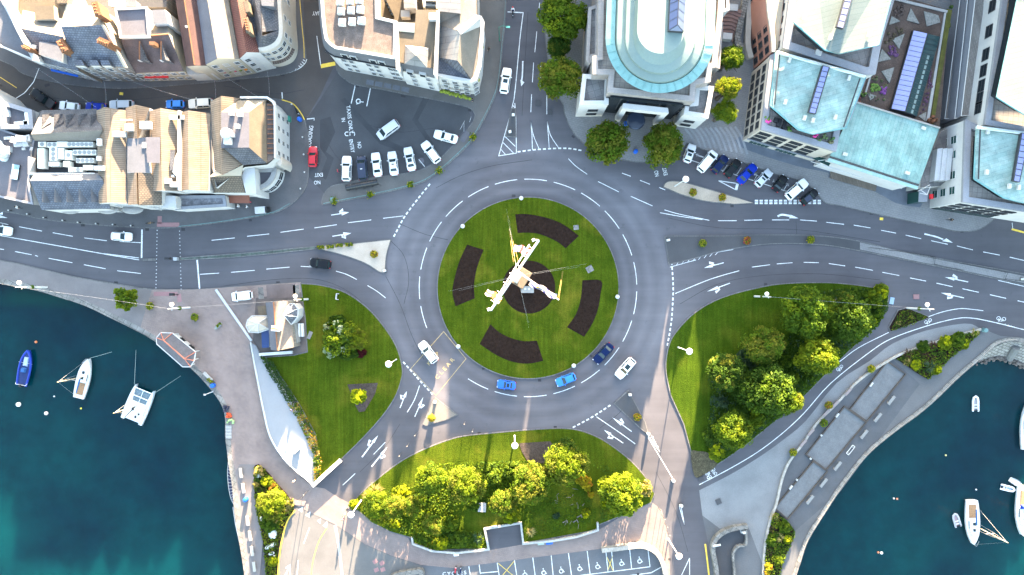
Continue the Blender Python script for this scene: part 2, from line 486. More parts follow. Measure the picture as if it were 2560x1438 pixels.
GLASSD = GLOSS('dark_window_glass', (.012, .016, .02), .06, 0, .12)
GLASSG = GLOSS('greenish_glass', (.015, .045, .042), .06, 0, .2)
GLASSL = GLOSS('sky_tinted_glass', (.19, .20, .37), .10, .35, .7)  # lavender of the reflected sky put into the glass colour
FRAMEW = M('white_paint', (.80, .80, .78), var=.04, rough=.5)
FRAMED = M('dark_frame', (.03, .032, .036), var=.1, rough=.5)
BLACKM = M('black_metal', (.018, .018, .02), rough=.45, var=.15)
GREENM = M('green_painted_metal', (.02, .14, .10), rough=.5, var=.1)
TEALM = M('teal_railing', (.10, .18, .18), rough=.5, var=.15)
STEELW = M('white_enamel', (.82, .81, .77), rough=.35, var=.04)
STEELG = M('galvanised_steel', (.36, .37, .38), rough=.45, var=.1, metal=.3)
GREYB = M('light_grey_plastic', (.62, .62, .60), rough=.5, var=.08)
YELLOWM = M('yellow_rope', (.28, .19, .06), rough=.6, var=.1)
REDM = M('red_paint', (.50, .02, .025), rough=.5, var=.08)
BLUEM = M('blue_paint', (.01, .09, .42), rough=.5, var=.08)
TRUNK = M('tree_bark', (.09, .07, .055), var=.3, scale=3)
WATER = water_mat()
SEABED = M('seabed', (.03, .05, .05))
def no_colour(c):
 return M('coat_%d' % len(bpy.data.materials), c, var=.08)
# ------------------------------------------------------------------ ground, quays, water
QL = [(-300, 655), (0, 707), (95, 726), (142, 740), (213, 763), (284, 797), (331, 820), (390, 853), (478, 919), (532, 977), (557, 1015),
  (565, 1048), (565, 1089), (570, 1131), (574, 1164), (582, 1214), (590, 1297), (603, 1372), (613, 1438), (622, 1520), (640, 1700)]
QR = [(1935, 1700), (1972, 1500), (2000, 1405), (2021, 1347), (2062, 1281), (2104, 1218), (2166, 1139), (2233, 1081), (2316, 1019), (2399, 940),
  (2449, 898), (2486, 865), (2511, 855), (2540, 852), (2560, 857), (2620, 880), (2700, 905)]
QL, QR = smooth(QL, 3), smooth(QR, 3)
FAR = 30000
gp = [(-FAR, -FAR), (FAR, -FAR), (FAR, 905)] + QR[::-1] + [(1900, FAR), (700, FAR)] + QL[::-1] + [(-FAR, 600)]
mb = MB()
mb.poly([G(p) for p in gp][::-1])
struct('ground', mb, ASPH)
mb = MB()
wr = FAR / S
mb.poly([(-wr, -wr, -3.5), (wr, -wr, -3.5), (wr, wr, -3.5), (-wr, wr, -3.5)])
struct('water', mb, WATER)
def inset_line(pts, d):
 """world polyline shifted sideways by d metres (left of travel positive)"""
 P = [G(p).to_2d() for p in pts]
 out = []
 for i, p in enumerate(P):
  t = (P[min(i + 1, len(P) - 1)] - P[max(i - 1, 0)]).normalized()
  out.append(p + Vector((-t.y, t.x)) * d)
 return out
def quay(name, line, side, label, cw):
 mb = MB()
 P = [G(p) for p in line]
 q = inset_line(line, -.35 * side)
 n = len(P)
 vs = [(p.x, p.y, -.02) for p in P] + [(p.x, p.y, -7) for p in q]
 mb.add(vs, [(i, i + 1, n + i + 1, n + i) for i in range(n - 1)])
 o = mb.build(name, STONE)
 tag(o, label, 'quay wall')
 c = MB()
 c.ridge_wall(inset_line(line, cw / 2 * side - .12 * side), cw, -.3, .14)
 c.build('coping', COPING, o)
 return o
quay('quay_wall', QL, 1, 'curved stone quay wall with weathered coping round the western basin of moored boats', .95)
quay('quay_wall', QR, 1, 'curving quay wall with a pale coping below the gravel courts', .75)
# stone revetment in the corner of the eastern basin
mb = MB()
top = smooth([(2478, 872), (2511, 858), (2540, 855), (2575, 862), (2640, 885)], 4)
bot = smooth([(2440, 905), (2486, 893), (2520, 897), (2560, 912), (2640, 940)], 4)
P0 = [G(p, -.3) for p in top]; P1 = [W(p[0], p[1], -3.2) for p in bot]; P2 = [W(p[0] - 3, p[1] + 12, -5) for p in bot]
n = len(P0)
mb.add(P0 + P1 + P2, [(i, i + 1, n + i + 1, n + i) for i in range(n - 1)] + [(n + i, n + i + 1, 2 * n + i + 1, 2 * n + i) for i in range(n - 1)])
o = tag(mb.build('stone_revetment', STONE), 'sloping rubble revetment at the corner of the eastern basin', 'revetment')
m2 = MB()
for k in range(150):
 t = rnd.random()
 i = min(int(t * (n - 1)), n - 2)
 p = P1[i].lerp(P1[i + 1], rnd.random()) + Vector((rnd.uniform(-.2, .2), rnd.uniform(-.7, .5), rnd.uniform(-.2, .2)))
 m2.ball(p, rnd.uniform(.15, .4), 6, 4, 0, .7)
r = m2.build('boulders', M('foreshore_rock', (.10, .085, .075), var=.5, scale=1.5), o)
r['kind'] = 'stuff'
mb = MB()
a, b_ = W(2540, 868, -.8), W(2522, 897, -3.3)
d = (b_ - a);
mb.tube(a, b_, .75, .75, 10)
mb.build('outfall', M('wet_concrete', (.12, .12, .115)), o)
def slab(name, pts, mat, z=.12, kerb=None, closed_kerb=False, kw=.18, km=None):
 mb = MB()
 P = [G(p) for p in pts]
 mb.prism([(p.x, p.y) for p in P], -.1, z)
 o = struct(name, mb, mat)
 if kerb or closed_kerb:
  k = MB()
  kp = [G(p) for p in (pts if closed_kerb else kerb)]
  k.ridge_wall(kp, kw, -.1, z + .006, closed=closed_kerb)
  ko = struct('kerb', k, km or KERB)
 return o
def sheet(name, pts, mat, z=.005):
 mb = MB()
 P = [G(p, z) for p in pts]
 a = sum(P[i - 1].x * P[i].y - P[i].x * P[i - 1].y for i in range(len(P)))
 mb.poly(P if a > 0 else P[::-1])
 return struct(name, mb, mat)
# street of the old town in dark, slightly brown tarmac; taxi square in mixed tarmac
sheet('road', [(-400, 40), (-400, 330), (100, 330), (700, 330), (770, 290), (800, 240), (842, 150), (800, -500), (735, -500), (764, 130), (700, 180), (300, 215), (60, 180), (0, 145)], TARMAC_BROWN, .004)
sheet('road', [(842, 182), (891, 212), (1025, 238), (1169, 269), (1180, 300), (1140, 350), (1095, 400), (1045, 427), (943, 443), (853, 460), (811, 484), (770, 440), (765, 300), (800, 250)], TARMAC, .008)
for pts in ([(850, 250), (862, 245), (955, 345), (1060, 390), (1052, 398), (950, 360)], [(1060, 240), (1075, 243), (1045, 300), (1085, 360), (1075, 364), (1030, 300)],
   [(800, 300), (826, 292), (838, 330), (815, 380), (835, 395), (815, 450), (800, 440), (818, 395), (800, 370)]):
 sheet('road', pts, M('tarmac_patch', (.038, .039, .042), var=.15), .010)
PA = smooth([(-300, 50), (0, 150), (60, 185), (150, 208), (260, 220), (350, 220), (480, 210), (600, 198), (696, 188), (742, 173), (763, 150), (763, 120), (755, 50), (745, -60), (735, -400)], 4)
PMID = M('pavement_tarmac', (.078, .076, .078), var=.15, scale=.25, fine=7)
slab('pavement', PA + [(-300, -400)], PMID, .12, PA)
PB = smooth([(-300, 505), (0, 528), (111, 549), (250, 563), (380, 570), (450, 568), (540, 558), (625, 545), (688, 532), (730, 510), (758, 480), (769, 453), (772, 413), (770, 340), (761, 300), (753, 283), (733, 260), (705, 250), (660, 246)], 4)
slab('pavement', PB + [(300, 290), (-300, 330)], PMID, .12, PB)
slab('pavement', smooth([(-300, 200), (-60, 205), (0, 222), (60, 262), (100, 290), (70, 330)], 3) + [(-300, 330)], PMID, .118)
PCL = smooth([(800, -500), (815, 0), (838, 150), (846, 182), (865, 200), (889, 212), (960, 225), (1025, 238), (1100, 252), (1169, 268), (1185, 282), (1187, 292), (1177, 313), (1142, 354), (1095, 401), (1047, 427), (976, 439), (943, 443), (900, 450), (853, 460), (828, 467), (811, 484), (804, 506)], 4)
PCR = smooth([(806, 512), (846, 505), (939, 487), (1019, 468), (1064, 452), (1109, 421), (1170, 364), (1189, 338), (1232, 254), (1248, 200), (1258, 100), (1266, 0), (1290, -500)], 4)
PC = PCL + PCR
PCM = M('pavement_tarmac_warm', (.088, .083, .078), var=.15, scale=.25, fine=7)
slab('pavement', PC, PCM, .12, PC)
PD = smooth([(1350, -500), (1360, 0), (1366, 120), (1381, 200), (1396, 240), (1408, 262), (1412, 286), (1427, 321), (1450, 350), (1490, 380), (1550, 398), (1602, 406), (1651, 402), (1690, 392), (1717, 358)], 4) + \
  smooth([(1717, 358), (1787, 385), (1858, 406), (1932, 434), (1990, 449), (2030, 470), (2047, 490), (2065, 508), (2100, 514), (2160, 529), (2262, 551), (2335, 566), (2388, 578), (2430, 578), (2459, 568), (2485, 548), (2500, 535), (2600, 530)], 4)
slab('pavement', PD + [(3000, 500), (3000, -500)], PAVE, .12, PD)
sheet('pavement', smooth([(1838, 350), (1860, 372), (1990, 415), (2070, 432), (2077, 447), (2188, 480), (2240, 508), (2300, 519)], 3) + [(2330, 470), (2080, 380), (1880, 320)], PAVE_BLUE, .125)
# striped fan of steps beside the bank
mb = MB()
for k in range(11):
 q0 = smooth([(1712 + k * 12.5, 322 - k * .5), (1728 + k * 12.5, 342), (1738 + k * 13, 366 + k * 2.0)], 4)
 mb.strip([G(p) for p in q0], .42, .130)
struct('path', mb, M('pale_step_nosing', (.34, .34, .35)))
# splitter and traffic islands
def island(pts, mat, sm=3, z=.13, nm='traffic_island'):
 p = smooth(pts, sm, True) if sm else pts
 o = slab('pavement', p, mat, z, closed_kerb=True)
 return o
island([(1279, 272), (1288, 272), (1290, 343), (1264, 341)], TARMAC, 0)
GI = smooth([(1658, 468), (1664, 457), (1680, 453), (1709, 456), (1756, 469), (1834, 492)], 4) + [(1884, 508)] + smooth([(1834, 511), (1756, 502), (1698, 485)], 4)
island(GI, GRAVEL, 0)
EI = [(1662, 593)] + smooth([(1668, 590), (1780, 590), (1912, 588), (1980, 588), (2063, 591), (2147, 603), (2230, 624), (2342, 646), (2560, 685), (2750, 725)], 3) + \
 smooth([(2750, 752), (2560, 712), (2397, 677), (2286, 655), (2147, 627), (2063, 613), (1980, 609), (1900, 612), (1800, 628), (1740, 645), (1672, 661)], 3)
island(EI, TARMAC, 0)
sheet('pavement', [(2150, 606), (2300, 640), (2560, 690), (2560, 708), (2400, 675), (2290, 653), (2150, 624)], PAVE, .14)
WI = smooth([(793, 615), (870, 610), (976, 599)], 3) + smooth([(977, 601), (966, 640), (963, 683)], 3) + smooth([(948, 680), (913, 658), (855, 637), (793, 622)], 3)
island(WI, M('pale_tan_gravel', (.42, .35, .28), var=.1, scale=.5, fine=9, fvar=.2), 0)
MED = [(450, 650)] + smooth([(450, 645), (600, 634), (792, 616)], 3) + smooth([(792, 622), (600, 642), (450, 650)], 3)[:-1]
island(MED, M('mossy_setts', (.10, .13, .11), var=.4, scale=1.0, fine=4, fvar=.4), 0)
island([(356, 648), (388, 647), (389, 651), (357, 652)], KERB, 0)
island([(1087, 994), (1143, 1037), (1120, 1048), (1082, 1058), (1066, 1064), (1058, 1060), (1062, 1050)], M('island_concrete', (.24, .21, .18), var=.12), 0)
island([(1571, 976), (1613, 1056), (1621, 1086), (1600, 1070), (1535, 1009)], TARMAC, 0)
# quays and paths on the harbour side
qe = [(p[0], p[1]) for p in QL]
PQ = smooth([(-300, 610), (0, 651), (95, 671), (189, 693), (284, 709), (378, 723), (485, 724), (560, 719), (650, 713), (752, 706)], 3)
qin = [((q.x) * S + CX, CY - q.y * S) for q in inset_line([p for p in QL], .5)]
slab('pavement', PQ + [(762, 800), (770, 878), (700, 893), (640, 860), (640, 900), (700, 1150), (760, 1200), (784, 1216), (700, 1290), (660, 1330), (650, 1438), (655, 1700)] + qin[::-1],
  M('quay_pavement', (.130, .116, .113), var=.12, scale=.3, fine=8), .118, PQ)
bq = [(380, 724), (485, 724), (560, 719), (650, 713), (752, 706), (762, 800), (770, 876), (700, 893), (690, 870), (620, 860), (650, 960), (690, 1130), (755, 1195), (783, 1216), (760, 1265), (735, 1262), (690, 1205), (662, 1172), (640, 1162), (600, 1160), (588, 1180), (584, 1150)]
bq2 = [p for p in qin if 338 < p[0] < 590 and 815 < p[1] < 1160]
sheet('path', bq + bq2[::-1] + [(352, 815)], BRICKP, .126)
# lower plaza: brick crossing table and walk round the garden, concrete yard, lane
sheet('path', [(783, 1216), (812, 1222), (850, 1246), (863, 1252), (880, 1262), (904, 1283), (929, 1306), (1020, 1345), (1030, 1362), (1081, 1378), (1222, 1376), (1304, 1362), (1495, 1326), (1555, 1290), (1630, 1256),
    (1655, 1275), (1668, 1330), (1674, 1400), (1676, 1500), (1660, 1438), (1645, 1380), (1610, 1360), (1503, 1372), (1343, 1393), (1260, 1404), (1130, 1420), (1054, 1413), (980, 1390), (913, 1361), (837, 1311), (780, 1284), (735, 1262)], BRICKP, .012)
sheet('pavement', [(837, 1312), (913, 1362), (980, 1391), (1054, 1414), (1060, 1500), (1060, 1700), (850, 1700), (853, 1438)], M('plaza_concrete', (.20, .195, .19), var=.12, scale=.3), .012)
sheet('road', [(742, 1268), (780, 1285), (835, 1313), (851, 1438), (851, 1700), (690, 1700), (694, 1420), (702, 1350), (722, 1300)], M('lane_tarmac', (.125, .122, .12), var=.14, scale=.2), .008)
mb = MB(); mb.strip([G(p) for p in smooth([(838, 1313), (846, 1360), (855, 1438), (860, 1520)], 4)], .55, .02)
struct('kerb', mb, M('pale_kerb_strip', (.40, .39, .38)))
sheet('road', [(1054, 1415), (1260, 1404), (1503, 1372), (1600, 1360), (1650, 1400), (1655, 1700), (1060, 1700)], TARMAC_PALE if False else M('car_park_tarmac', (.085, .088, .095), var=.14, scale=.25), .010)
# east quay
EQP = [(1748, 1226)] + smooth([(1748, 1226), (1823, 1188), (1893, 1146), (1954, 1103), (2015, 1052), (2091, 958), (2175, 902), (2230, 860), (2314, 827), (2411, 809), (2450, 819)], 3)
qr_in = [((q.x) * S + CX, CY - q.y * S) for q in inset_line(QR, .45)]
east = EQP + [(2500, 840), (2560, 845), (2700, 890)] + qr_in[::-1] + [(1790, 1700), (1775, 1380), (1756, 1289)]
sheet('pavement', east, QUAYP, .006)
WALL_E = smooth([(2450, 823), (2380, 842), (2286, 872), (2230, 895), (2147, 949), (2088, 1010), (2039, 1059), (2006, 1108), (1972, 1153), (1954, 1196), (1939, 1260), (1924, 1300), (1911, 1366), (1907, 1438), (1906, 1600)], 4)
sheet('path', EQP[:-1] + WALL_E[:52] + [(1868, 1310), (1800, 1322), (1756, 1289)], QUAYPALE, .012)
sheet('path', [(1938, 1262), (1954, 1197), (1990, 1130), (2100, 1000), (2230, 898), (2300, 960), (2100, 1230), (1985, 1330), (1925, 1300)], M('court_paving', (.15, .157, .17), var=.12, scale=.4, fine=7), .016)
mb = MB(); mb.ridge_wall([G(p) for p in WALL_E], .42, -.1, .45)
tag(mb.build('low_wall', WALLST), 'long low stone wall between the cycle path and the gravel courts', 'wall')
# ------------------------------------------------------------------ lawns
def lawn(pts, mat=GRASS, z=.16, kerb=True, sm=0):
 P = smooth(pts, sm, True) if sm else pts
 return slab('lawn', P, mat, z, closed_kerb=kerb)
RC = (1320, 720)
lawn([(RC[0] + 227 * math.cos(a * math.pi / 48), RC[1] + 227 * math.sin(a * math.pi / 48)) for a in range(96)])
L1 = smooth([(752, 709), (800, 713), (855, 728), (900, 755), (938, 790), (976, 840), (996, 880), (1006, 923), (1003, 950), (988, 992), (956, 1040), (904, 1098), (853, 1148)], 4) + \
 [(800, 1197), (790, 1192), (800, 1172), (790, 1087), (752, 1016), (714, 958), (686, 918), (664, 893), (735, 888), (769, 880), (764, 800)]
lawn(L1)
L2 = smooth([(1676, 987), (1664, 919), (1673, 861), (1694, 825), (1738, 781), (1803, 745), (1893, 720), (1965, 709), (2074, 707), (2164, 716), (2214, 727)], 4) + \
 smooth([(2221, 745), (2211, 785), (2182, 825), (2128, 872), (2088, 911), (2002, 998), (1947, 1045), (1857, 1117), (1790, 1163), (1752, 1187)], 4) + [(1735, 1183), (1727, 1128), (1709, 1060)]
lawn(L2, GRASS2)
L3 = smooth([(896, 1239), (937, 1203), (998, 1156), (1054, 1126), (1109, 1104), (1159, 1090), (1247, 1081), (1303, 1076), (1380, 1071), (1426, 1072), (1459, 1079), (1498, 1095), (1537, 1120), (1581, 1156), (1617, 1198), (1636, 1234)], 4) + \
 [(1628, 1256), (1586, 1275), (1553, 1289), (1496, 1312), (1494, 1324), (1308, 1358), (1302, 1307), (1212, 1318), (1222, 1372), (1081, 1374), (1033, 1357), (1029, 1344), (979, 1330), (929, 1306), (904, 1283), (877, 1264)]
lawn(L3)
island([(2221, 818), (2245, 775), (2268, 770), (2318, 790), (2322, 795), (2225, 830)], SOIL, 0)
# bark and earth beds
def bed(pts, mat, label, z=.2, zz=.1):
 mb = MB()
 mb.prism([(G(p).x, G(p).y) for p in pts], zz, z)
 return tag(mb.build('flower_bed', mat), label, 'flower bed')
def arcbed(r0, r1, a0, a1):
 f = lambda r, a: (RC[0] + r * math.cos(math.radians(a)), RC[1] + r * math.sin(math.radians(a)))
 n = 14
 return [f(r1, a0 + (a1 - a0) * k / n) for k in range(n + 1)] + [f(r0, a1 - (a1 - a0) * k / n - (4 if k == 0 else (-4 if k == n else 0)) * .5) for k in range(n + 1)]
f4 = lambda pts: smooth(pts, 4)
bed(f4([(1288, 536), (1320, 536), (1370, 546), (1410, 563), (1447, 590)]) + f4([(1414, 621), (1390, 603), (1350, 586), (1320, 582), (1294, 583)]), SOIL, 'dark earth bed curving along the taxi-rank side of the roundabout lawn', .21)
bed(f4([(1168, 612), (1150, 650), (1138, 690), (1131, 730), (1139, 766)]) + f4([(1187, 746), (1185, 715), (1190, 680), (1199, 650), (1209, 625)]), SOIL, 'brown earth bed nearest the black estate car on the roundabout lawn', .21)
bed(f4([(1226, 811), (1250, 832), (1280, 846), (1310, 853), (1342, 852)]) + f4([(1358, 902), (1320, 909), (1280, 904), (1240, 887), (1199, 860)]), SOIL, 'dark earth bed on the harbour side of the roundabout lawn', .21)
bed(f4([(1456, 701), (1502, 702), (1501, 735), (1494, 775), (1480, 810), (1460, 842)]) + f4([(1417, 818), (1440, 785), (1452, 745), (1456, 701)])[:-1], SOIL, 'dark earth bed facing the wooded lawn on the roundabout', .21)
bed([(1322 + 66 * math.cos(a * math.pi / 24), 718 + 66 * math.sin(a * math.pi / 24)) for a in range(48)], SOIL, 'round dark earth bed under the signal mast', .21)
bed([(869, 961), (945, 957), (938, 985), (912, 1028), (898, 1030), (890, 1015)], BARK, 'wedge of bark chips round the small lime-yellow tree', .22)
bed([(1297, 1108), (1375, 1103), (1390, 1120), (1358, 1158), (1320, 1155), (1305, 1130)], BARK, 'bark-chip bed beside the lamp on the garden lawn', .22)
bed(smooth([(1727, 1130), (1745, 1128), (1770, 1132), (1793, 1160), (1752, 1190), (1735, 1187)], 3, True), M('scrubby_earth', (.10, .085, .045), var=.45, scale=1.5, fine=6, fvar=.5), 'scrubby low bed at the pointed tip of the wooded lawn', .22)
# ------------------------------------------------------------------ painted markings
MK = MB()    # white
MKW = MB()   # worn
MY = MB()    # yellow
def ln(*pts, w=.11, z=.016, mb=None, sm=0):
 p = smooth(pts, sm) if sm else pts
 (mb or MK).strip([G(q) for q in p], w, z)
def dashes(pts, w, on, off, z=.016, mb=None, sm=4):
 P = [G(p) for p in smooth(pts, sm)] if len(pts) > 2 else [G(p) for p in pts]
 seg = []
 acc = 0.0
 cum = [0]
 for a, b in zip(P, P[1:]):
  cum.append(cum[-1] + (b - a).length)
 def at(d):
  for i in range(len(P) - 1):
   if d <= cum[i + 1] or i == len(P) - 2:
    t = (d - cum[i]) / max(cum[i + 1] - cum[i], 1e-6)
    return P[i].lerp(P[i + 1], t)
 d = 0
 while d + on * .6 < cum[-1]:
  e = min(d + on, cum[-1])
  (mb or MK).strip([at(d), at((d + e) / 2), at(e)], w, z)
  d += on + off
def segs(data, w=.11):
 for a in data:
  ln((a[0], a[1]), (a[2], a[3]), w=w)
segs([(48, 567, 105, 578), (132, 582, 182, 591), (211, 595, 267, 602), (299, 604, 352, 607), (0, 557, 21, 562), (529, 601, 587, 595), (618, 591, 673, 585), (701, 581, 759, 573),
  (786, 570, 842, 562), (870, 557, 928, 550), (958, 546, 1008, 540), (38, 629, 79, 637), (88, 639, 95, 641), (122, 646, 181, 657), (210, 662, 264, 672), (293, 677, 352, 684), (-20, 620, 10, 624),
  (500, 686, 548, 683), (578, 681, 637, 676), (666, 673, 724, 668), (752, 666, 788, 668),
  (1349, 7, 1345, 55), (1342, 79, 1337, 131), (1334, 157, 1331, 206), (1329, 236, 1327, 281), (1379, 95, 1377, 130), (1352, 158, 1351, 216), (1367, 239, 1367, 286),
  (1555, 433, 1577, 441), (1600, 451, 1625, 461), (1648, 469, 1663, 475), (1577, 491, 1631, 515), (1495, 454, 1547, 480),
  (1795, 552, 1842, 552), (1861, 551, 1905, 550), (1930, 550, 1973, 550), (2000, 550, 2042, 553), (2066, 556, 2110, 561), (2134, 563, 2176, 570), (2203, 576, 2240, 583), (2264, 588, 2303, 597),
  (2328, 602, 2369, 611), (2392, 615, 2432, 625), (2458, 630, 2499, 638), (2524, 643, 2575, 655), (1880, 668, 1925, 662), (1942, 660, 1981, 657), (2009, 656, 2047, 657), (2072, 659, 2113, 665),
  (2138, 668, 2182, 676), (2206, 681, 2248, 689), (2275, 695, 2315, 703), (2341, 708, 2381, 717), (2406, 722, 2447, 731), (2475, 737, 2515, 746), (2544, 752, 2580, 760),
  (963, 1106, 934, 1136), (888, 1184, 857, 1213), (774, 1319, 759, 1359), (746, 1401, 742, 1445), (2495, 701, 2560, 716), (1620, 1093, 1681, 1195)], .125)
ln((1421, 397), (1440, 416), (1468, 436), w=.125, sm=4)
ln((840, 678), (866, 686), (892, 699), w=.125, sm=3); ln((919, 714), (942, 728), (964, 745), w=.125, sm=3)
ln((355, 574), (354, 645), w=.28); ln((493, 650), (499, 722), w=.28)
ln((-20, 586), (0, 589), (260, 635), w=.14); ln((258, 634), (347, 645), w=.13); ln((258, 635), (348, 650), w=.13)
for k in range(17):
 for a, b in (((393, 576), (390, 720)), ((449, 578), (453, 723))):
  x, y = a[0] + (b[0] - a[0]) * k / 16, a[1] + (b[1] - a[1]) * k / 16
  ln((x - 1, y), (x + 1, y), w=.15)
# the ring of lane dashes
for k in range(23):
 a0 = -92 + k * 15.65
 a = (a0 + 360) % 360
 if 125 < a < 143:
  continue
 ln(*[(RC[0] + 272 * math.cos(math.radians(a0 + t)), RC[1] + 272 * math.sin(math.radians(a0 + t))) for t in (0, 3, 6, 9, 12)], w=.13)
# give-way lines
for pts in ([(1075, 460), (1045, 497), (1012, 541), (996, 570), (980, 600)], [(1294, 380), (1342, 374), (1415, 371), (1462, 378)],
   [(1679, 655), (1683, 713), (1682, 752), (1679, 799), (1673, 839), (1668, 864)], [(1432, 1069), (1480, 1043), (1529, 1011)], [(1008, 905), (1050, 952), (1086, 991)]):
 dashes(pts, .27, .58, .40)
# north approach
ln((1269, 30), (1309, 32), w=.2); ln((1308, 32), (1300, 96), (1290, 204), (1285, 248), w=.15, sm=3)
ln((1285, 248), (1275, 290), (1247, 389), w=.13); ln((1287, 258), (1290, 300), (1291, 384), w=.13); ln((1246, 390), (1291, 383), w=.15)
for a in ((1262, 341, 1288, 366), (1256, 355, 1284, 383), (1251, 372, 1264, 387), (1281, 262, 1287, 270)):
 ln(a[:2], a[2:], w=.13)
ln((1327, 304), (1330, 340), (1331, 374), w=.12); ln((1327, 304), (1333, 337), (1348, 373), w=.12, sm=3)
ln((1368, 304), (1371, 340), (1373, 370), w=.12); ln((1368, 304), (1376, 338), (1398, 372), w=.12, sm=3)
# east
ln((1661, 525), (1700, 536), (1773, 551), w=.125, sm=4); ln((1650, 532), (1700, 541), (1756, 549), w=.12, sm=3)
ln((1688, 734), (1763, 703), (1805, 689), (1848, 677), w=.125, sm=4)
ln((1675, 657), (1740, 640), (1833, 624), w=.12, sm=3); ln((1675, 668), (1740, 650), w=.10)
for x in range(1690, 1800, 14):
 ln((x, 665 - (x - 1690) * .28), (x + 9, 650 - (x - 1690) * .22), w=.09)
for y in (502, 508.3):
 dashes([(1887, y), (2056, y)], .34, .62, .31)
ln((1725, 400), (1850, 441), (1965, 478), w=.12)
for a in ((1739, 386, 1760, 393), (1812, 412, 1824, 416), (1885, 436, 1897, 440), (1748, 391, 1762, 395), (1782, 405, 1772, 420), (1818, 414, 1806, 430), (1853, 420, 1842, 436), (1893, 437, 1884, 453), (1967, 462, 1958, 478)):
 ln(a[:2], a[2:], w=.10)
ln((1796, 452), (1840, 475), (1844, 459), (1796, 452), w=.15); ln((1840, 475), (1844, 459), w=.5)
# south
ln((1491, 1042), (1551, 1083), (1588, 1110), w=.14, sm=3); ln((1628, 1088), (1645, 1120), w=.12); ln((1620, 1090), (1650, 1130), w=.12)
for k in range(3):
 ln((1624 + k * 7, 1095 + k * 10), (1634 + k * 6, 1092 + k * 12), w=.1)
ln((1697, 1262), (1711, 1312), w=.12); ln((1702, 1262), (1711, 1312), w=.12); ln((1724, 1395), (1704, 1438), w=.12); ln((1724, 1395), (1724, 1445), w=.12)
ln((1049, 964), (1036, 1000), (1018, 1031), w=.14, sm=3)
# taxi square and bays
ln((888, 214), (878, 259), w=.18); ln((926, 221), (917, 266), w=.18); ln((792, 90), (802, 164), w=.14)
ln((705, 231), (706, 247), w=.2); ln((766, 298), (786, 296), (785, 301), w=.2)
ln((724, 182), (749, 171), (763, 158), (767, 148), w=.13, sm=3)
for a in ((741, 172, 739, 176), (747, 165, 752, 169), (751, 160, 757, 165), (755, 155, 761, 160), (758, 150, 764, 154)):
 ln(a[:2], a[2:], w=.12, z=.13)
ln((1047, 399), (1062, 417), w=.12, z=.13)
for a in ((1150, 325, 1162, 302), (1160, 330, 1160, 305), (1174, 306, 1178, 292)):
 ln(a[:2], a[2:], w=.06, mb=MKW, z=.13)
# disabled bays
segs([(1286, 1401, 1292, 1440), (1332, 1394, 1338, 1440), (1378, 1389, 1383, 1440), (1421, 1383, 1429, 1440), (1468, 1378, 1475, 1434), (1515, 1381, 1520, 1429), (1529, 1379, 1534, 1428), (1574, 1372, 1579, 1422), (1620, 1375, 1625, 1417),
  (1172, 1416, 1176, 1440), (1198, 1412, 1201, 1435), (1243, 1407, 1248, 1440), (1200, 1433, 1245, 1429), (1450, 1439, 1625, 1417), (1575, 1439, 1628, 1432), (1628, 1432, 1653, 1418)], .15)
for a in ((1516, 1390, 1533, 1427), (1532, 1390, 1519, 1428), (1245, 1408, 1284, 1440), (1286, 1402, 1255, 1440)):
 ln(a[:2], a[2:], w=.1, mb=MY)
# give-way teeth of the lower lane
for t in (((746, 1275), (757, 1267), (755, 1281)), ((764, 1288), (776, 1279), (774, 1294)), ((793, 1302), (802, 1297), (801, 1309)), ((807, 1314), (818, 1304), (817, 1320))):
 MK.poly([G(p, .02) for p in t])
# cycle path lines
ln((1748, 1212), (1826, 1171), (1893, 1131), (1954, 1085), (2010, 1033), (2077, 958), (2175, 880), (2230, 846), (2314, 816), (2383, 798), (2425, 795), (2481, 805), (2570, 827), w=.14, sm=4)
ln((2098, 905), (2147, 869), (2222, 831), w=.12, sm=4); ln((2321, 792), (2356, 780), (2397, 772), (2425, 773), (2458, 777), w=.12, sm=4)
dashes([(2512, 810), (2575, 830)], .1, .2, .4, mb=MKW)
# yellow
ln((802, 166), (838, 159), w=.75, mb=MY)
ln((745, -60), (755, 60), (760, 110), (761, 146), w=.12, mb=MY, sm=3, z=.15)
ln((705, 250), (733, 260), (752, 282), (762, 300), w=.2, mb=MY, sm=4, z=.15)
ln((739, 1275), (720, 1300), (706, 1347), (697, 1405), (697, 1445), w=.3, mb=MY, sm=4, z=.13); ln((817, 1321), (797, 1354), (783, 1401), (777, 1445), w=.16, mb=MY, sm=4)
ln((299, 234), (308, 235), w=.5, mb=MY); ln((2199, 547), (2208, 548), w=.5, mb=MY); ln((2532, 573), (2530, 557), w=.12); ln((2529, 573), (2570, 584), w=.35, mb=MY); ln((0, 193), (42, 220), w=.12, mb=MY)
ln((1763, 1360), (1768, 1400), (1773, 1445), w=.3, mb=MY, sm=2)
YW = MB()
ln((1109, 829), (1165, 897), (1090, 989), (1027, 922), (1109, 829), w=.12, mb=YW)
SEAM = MB()
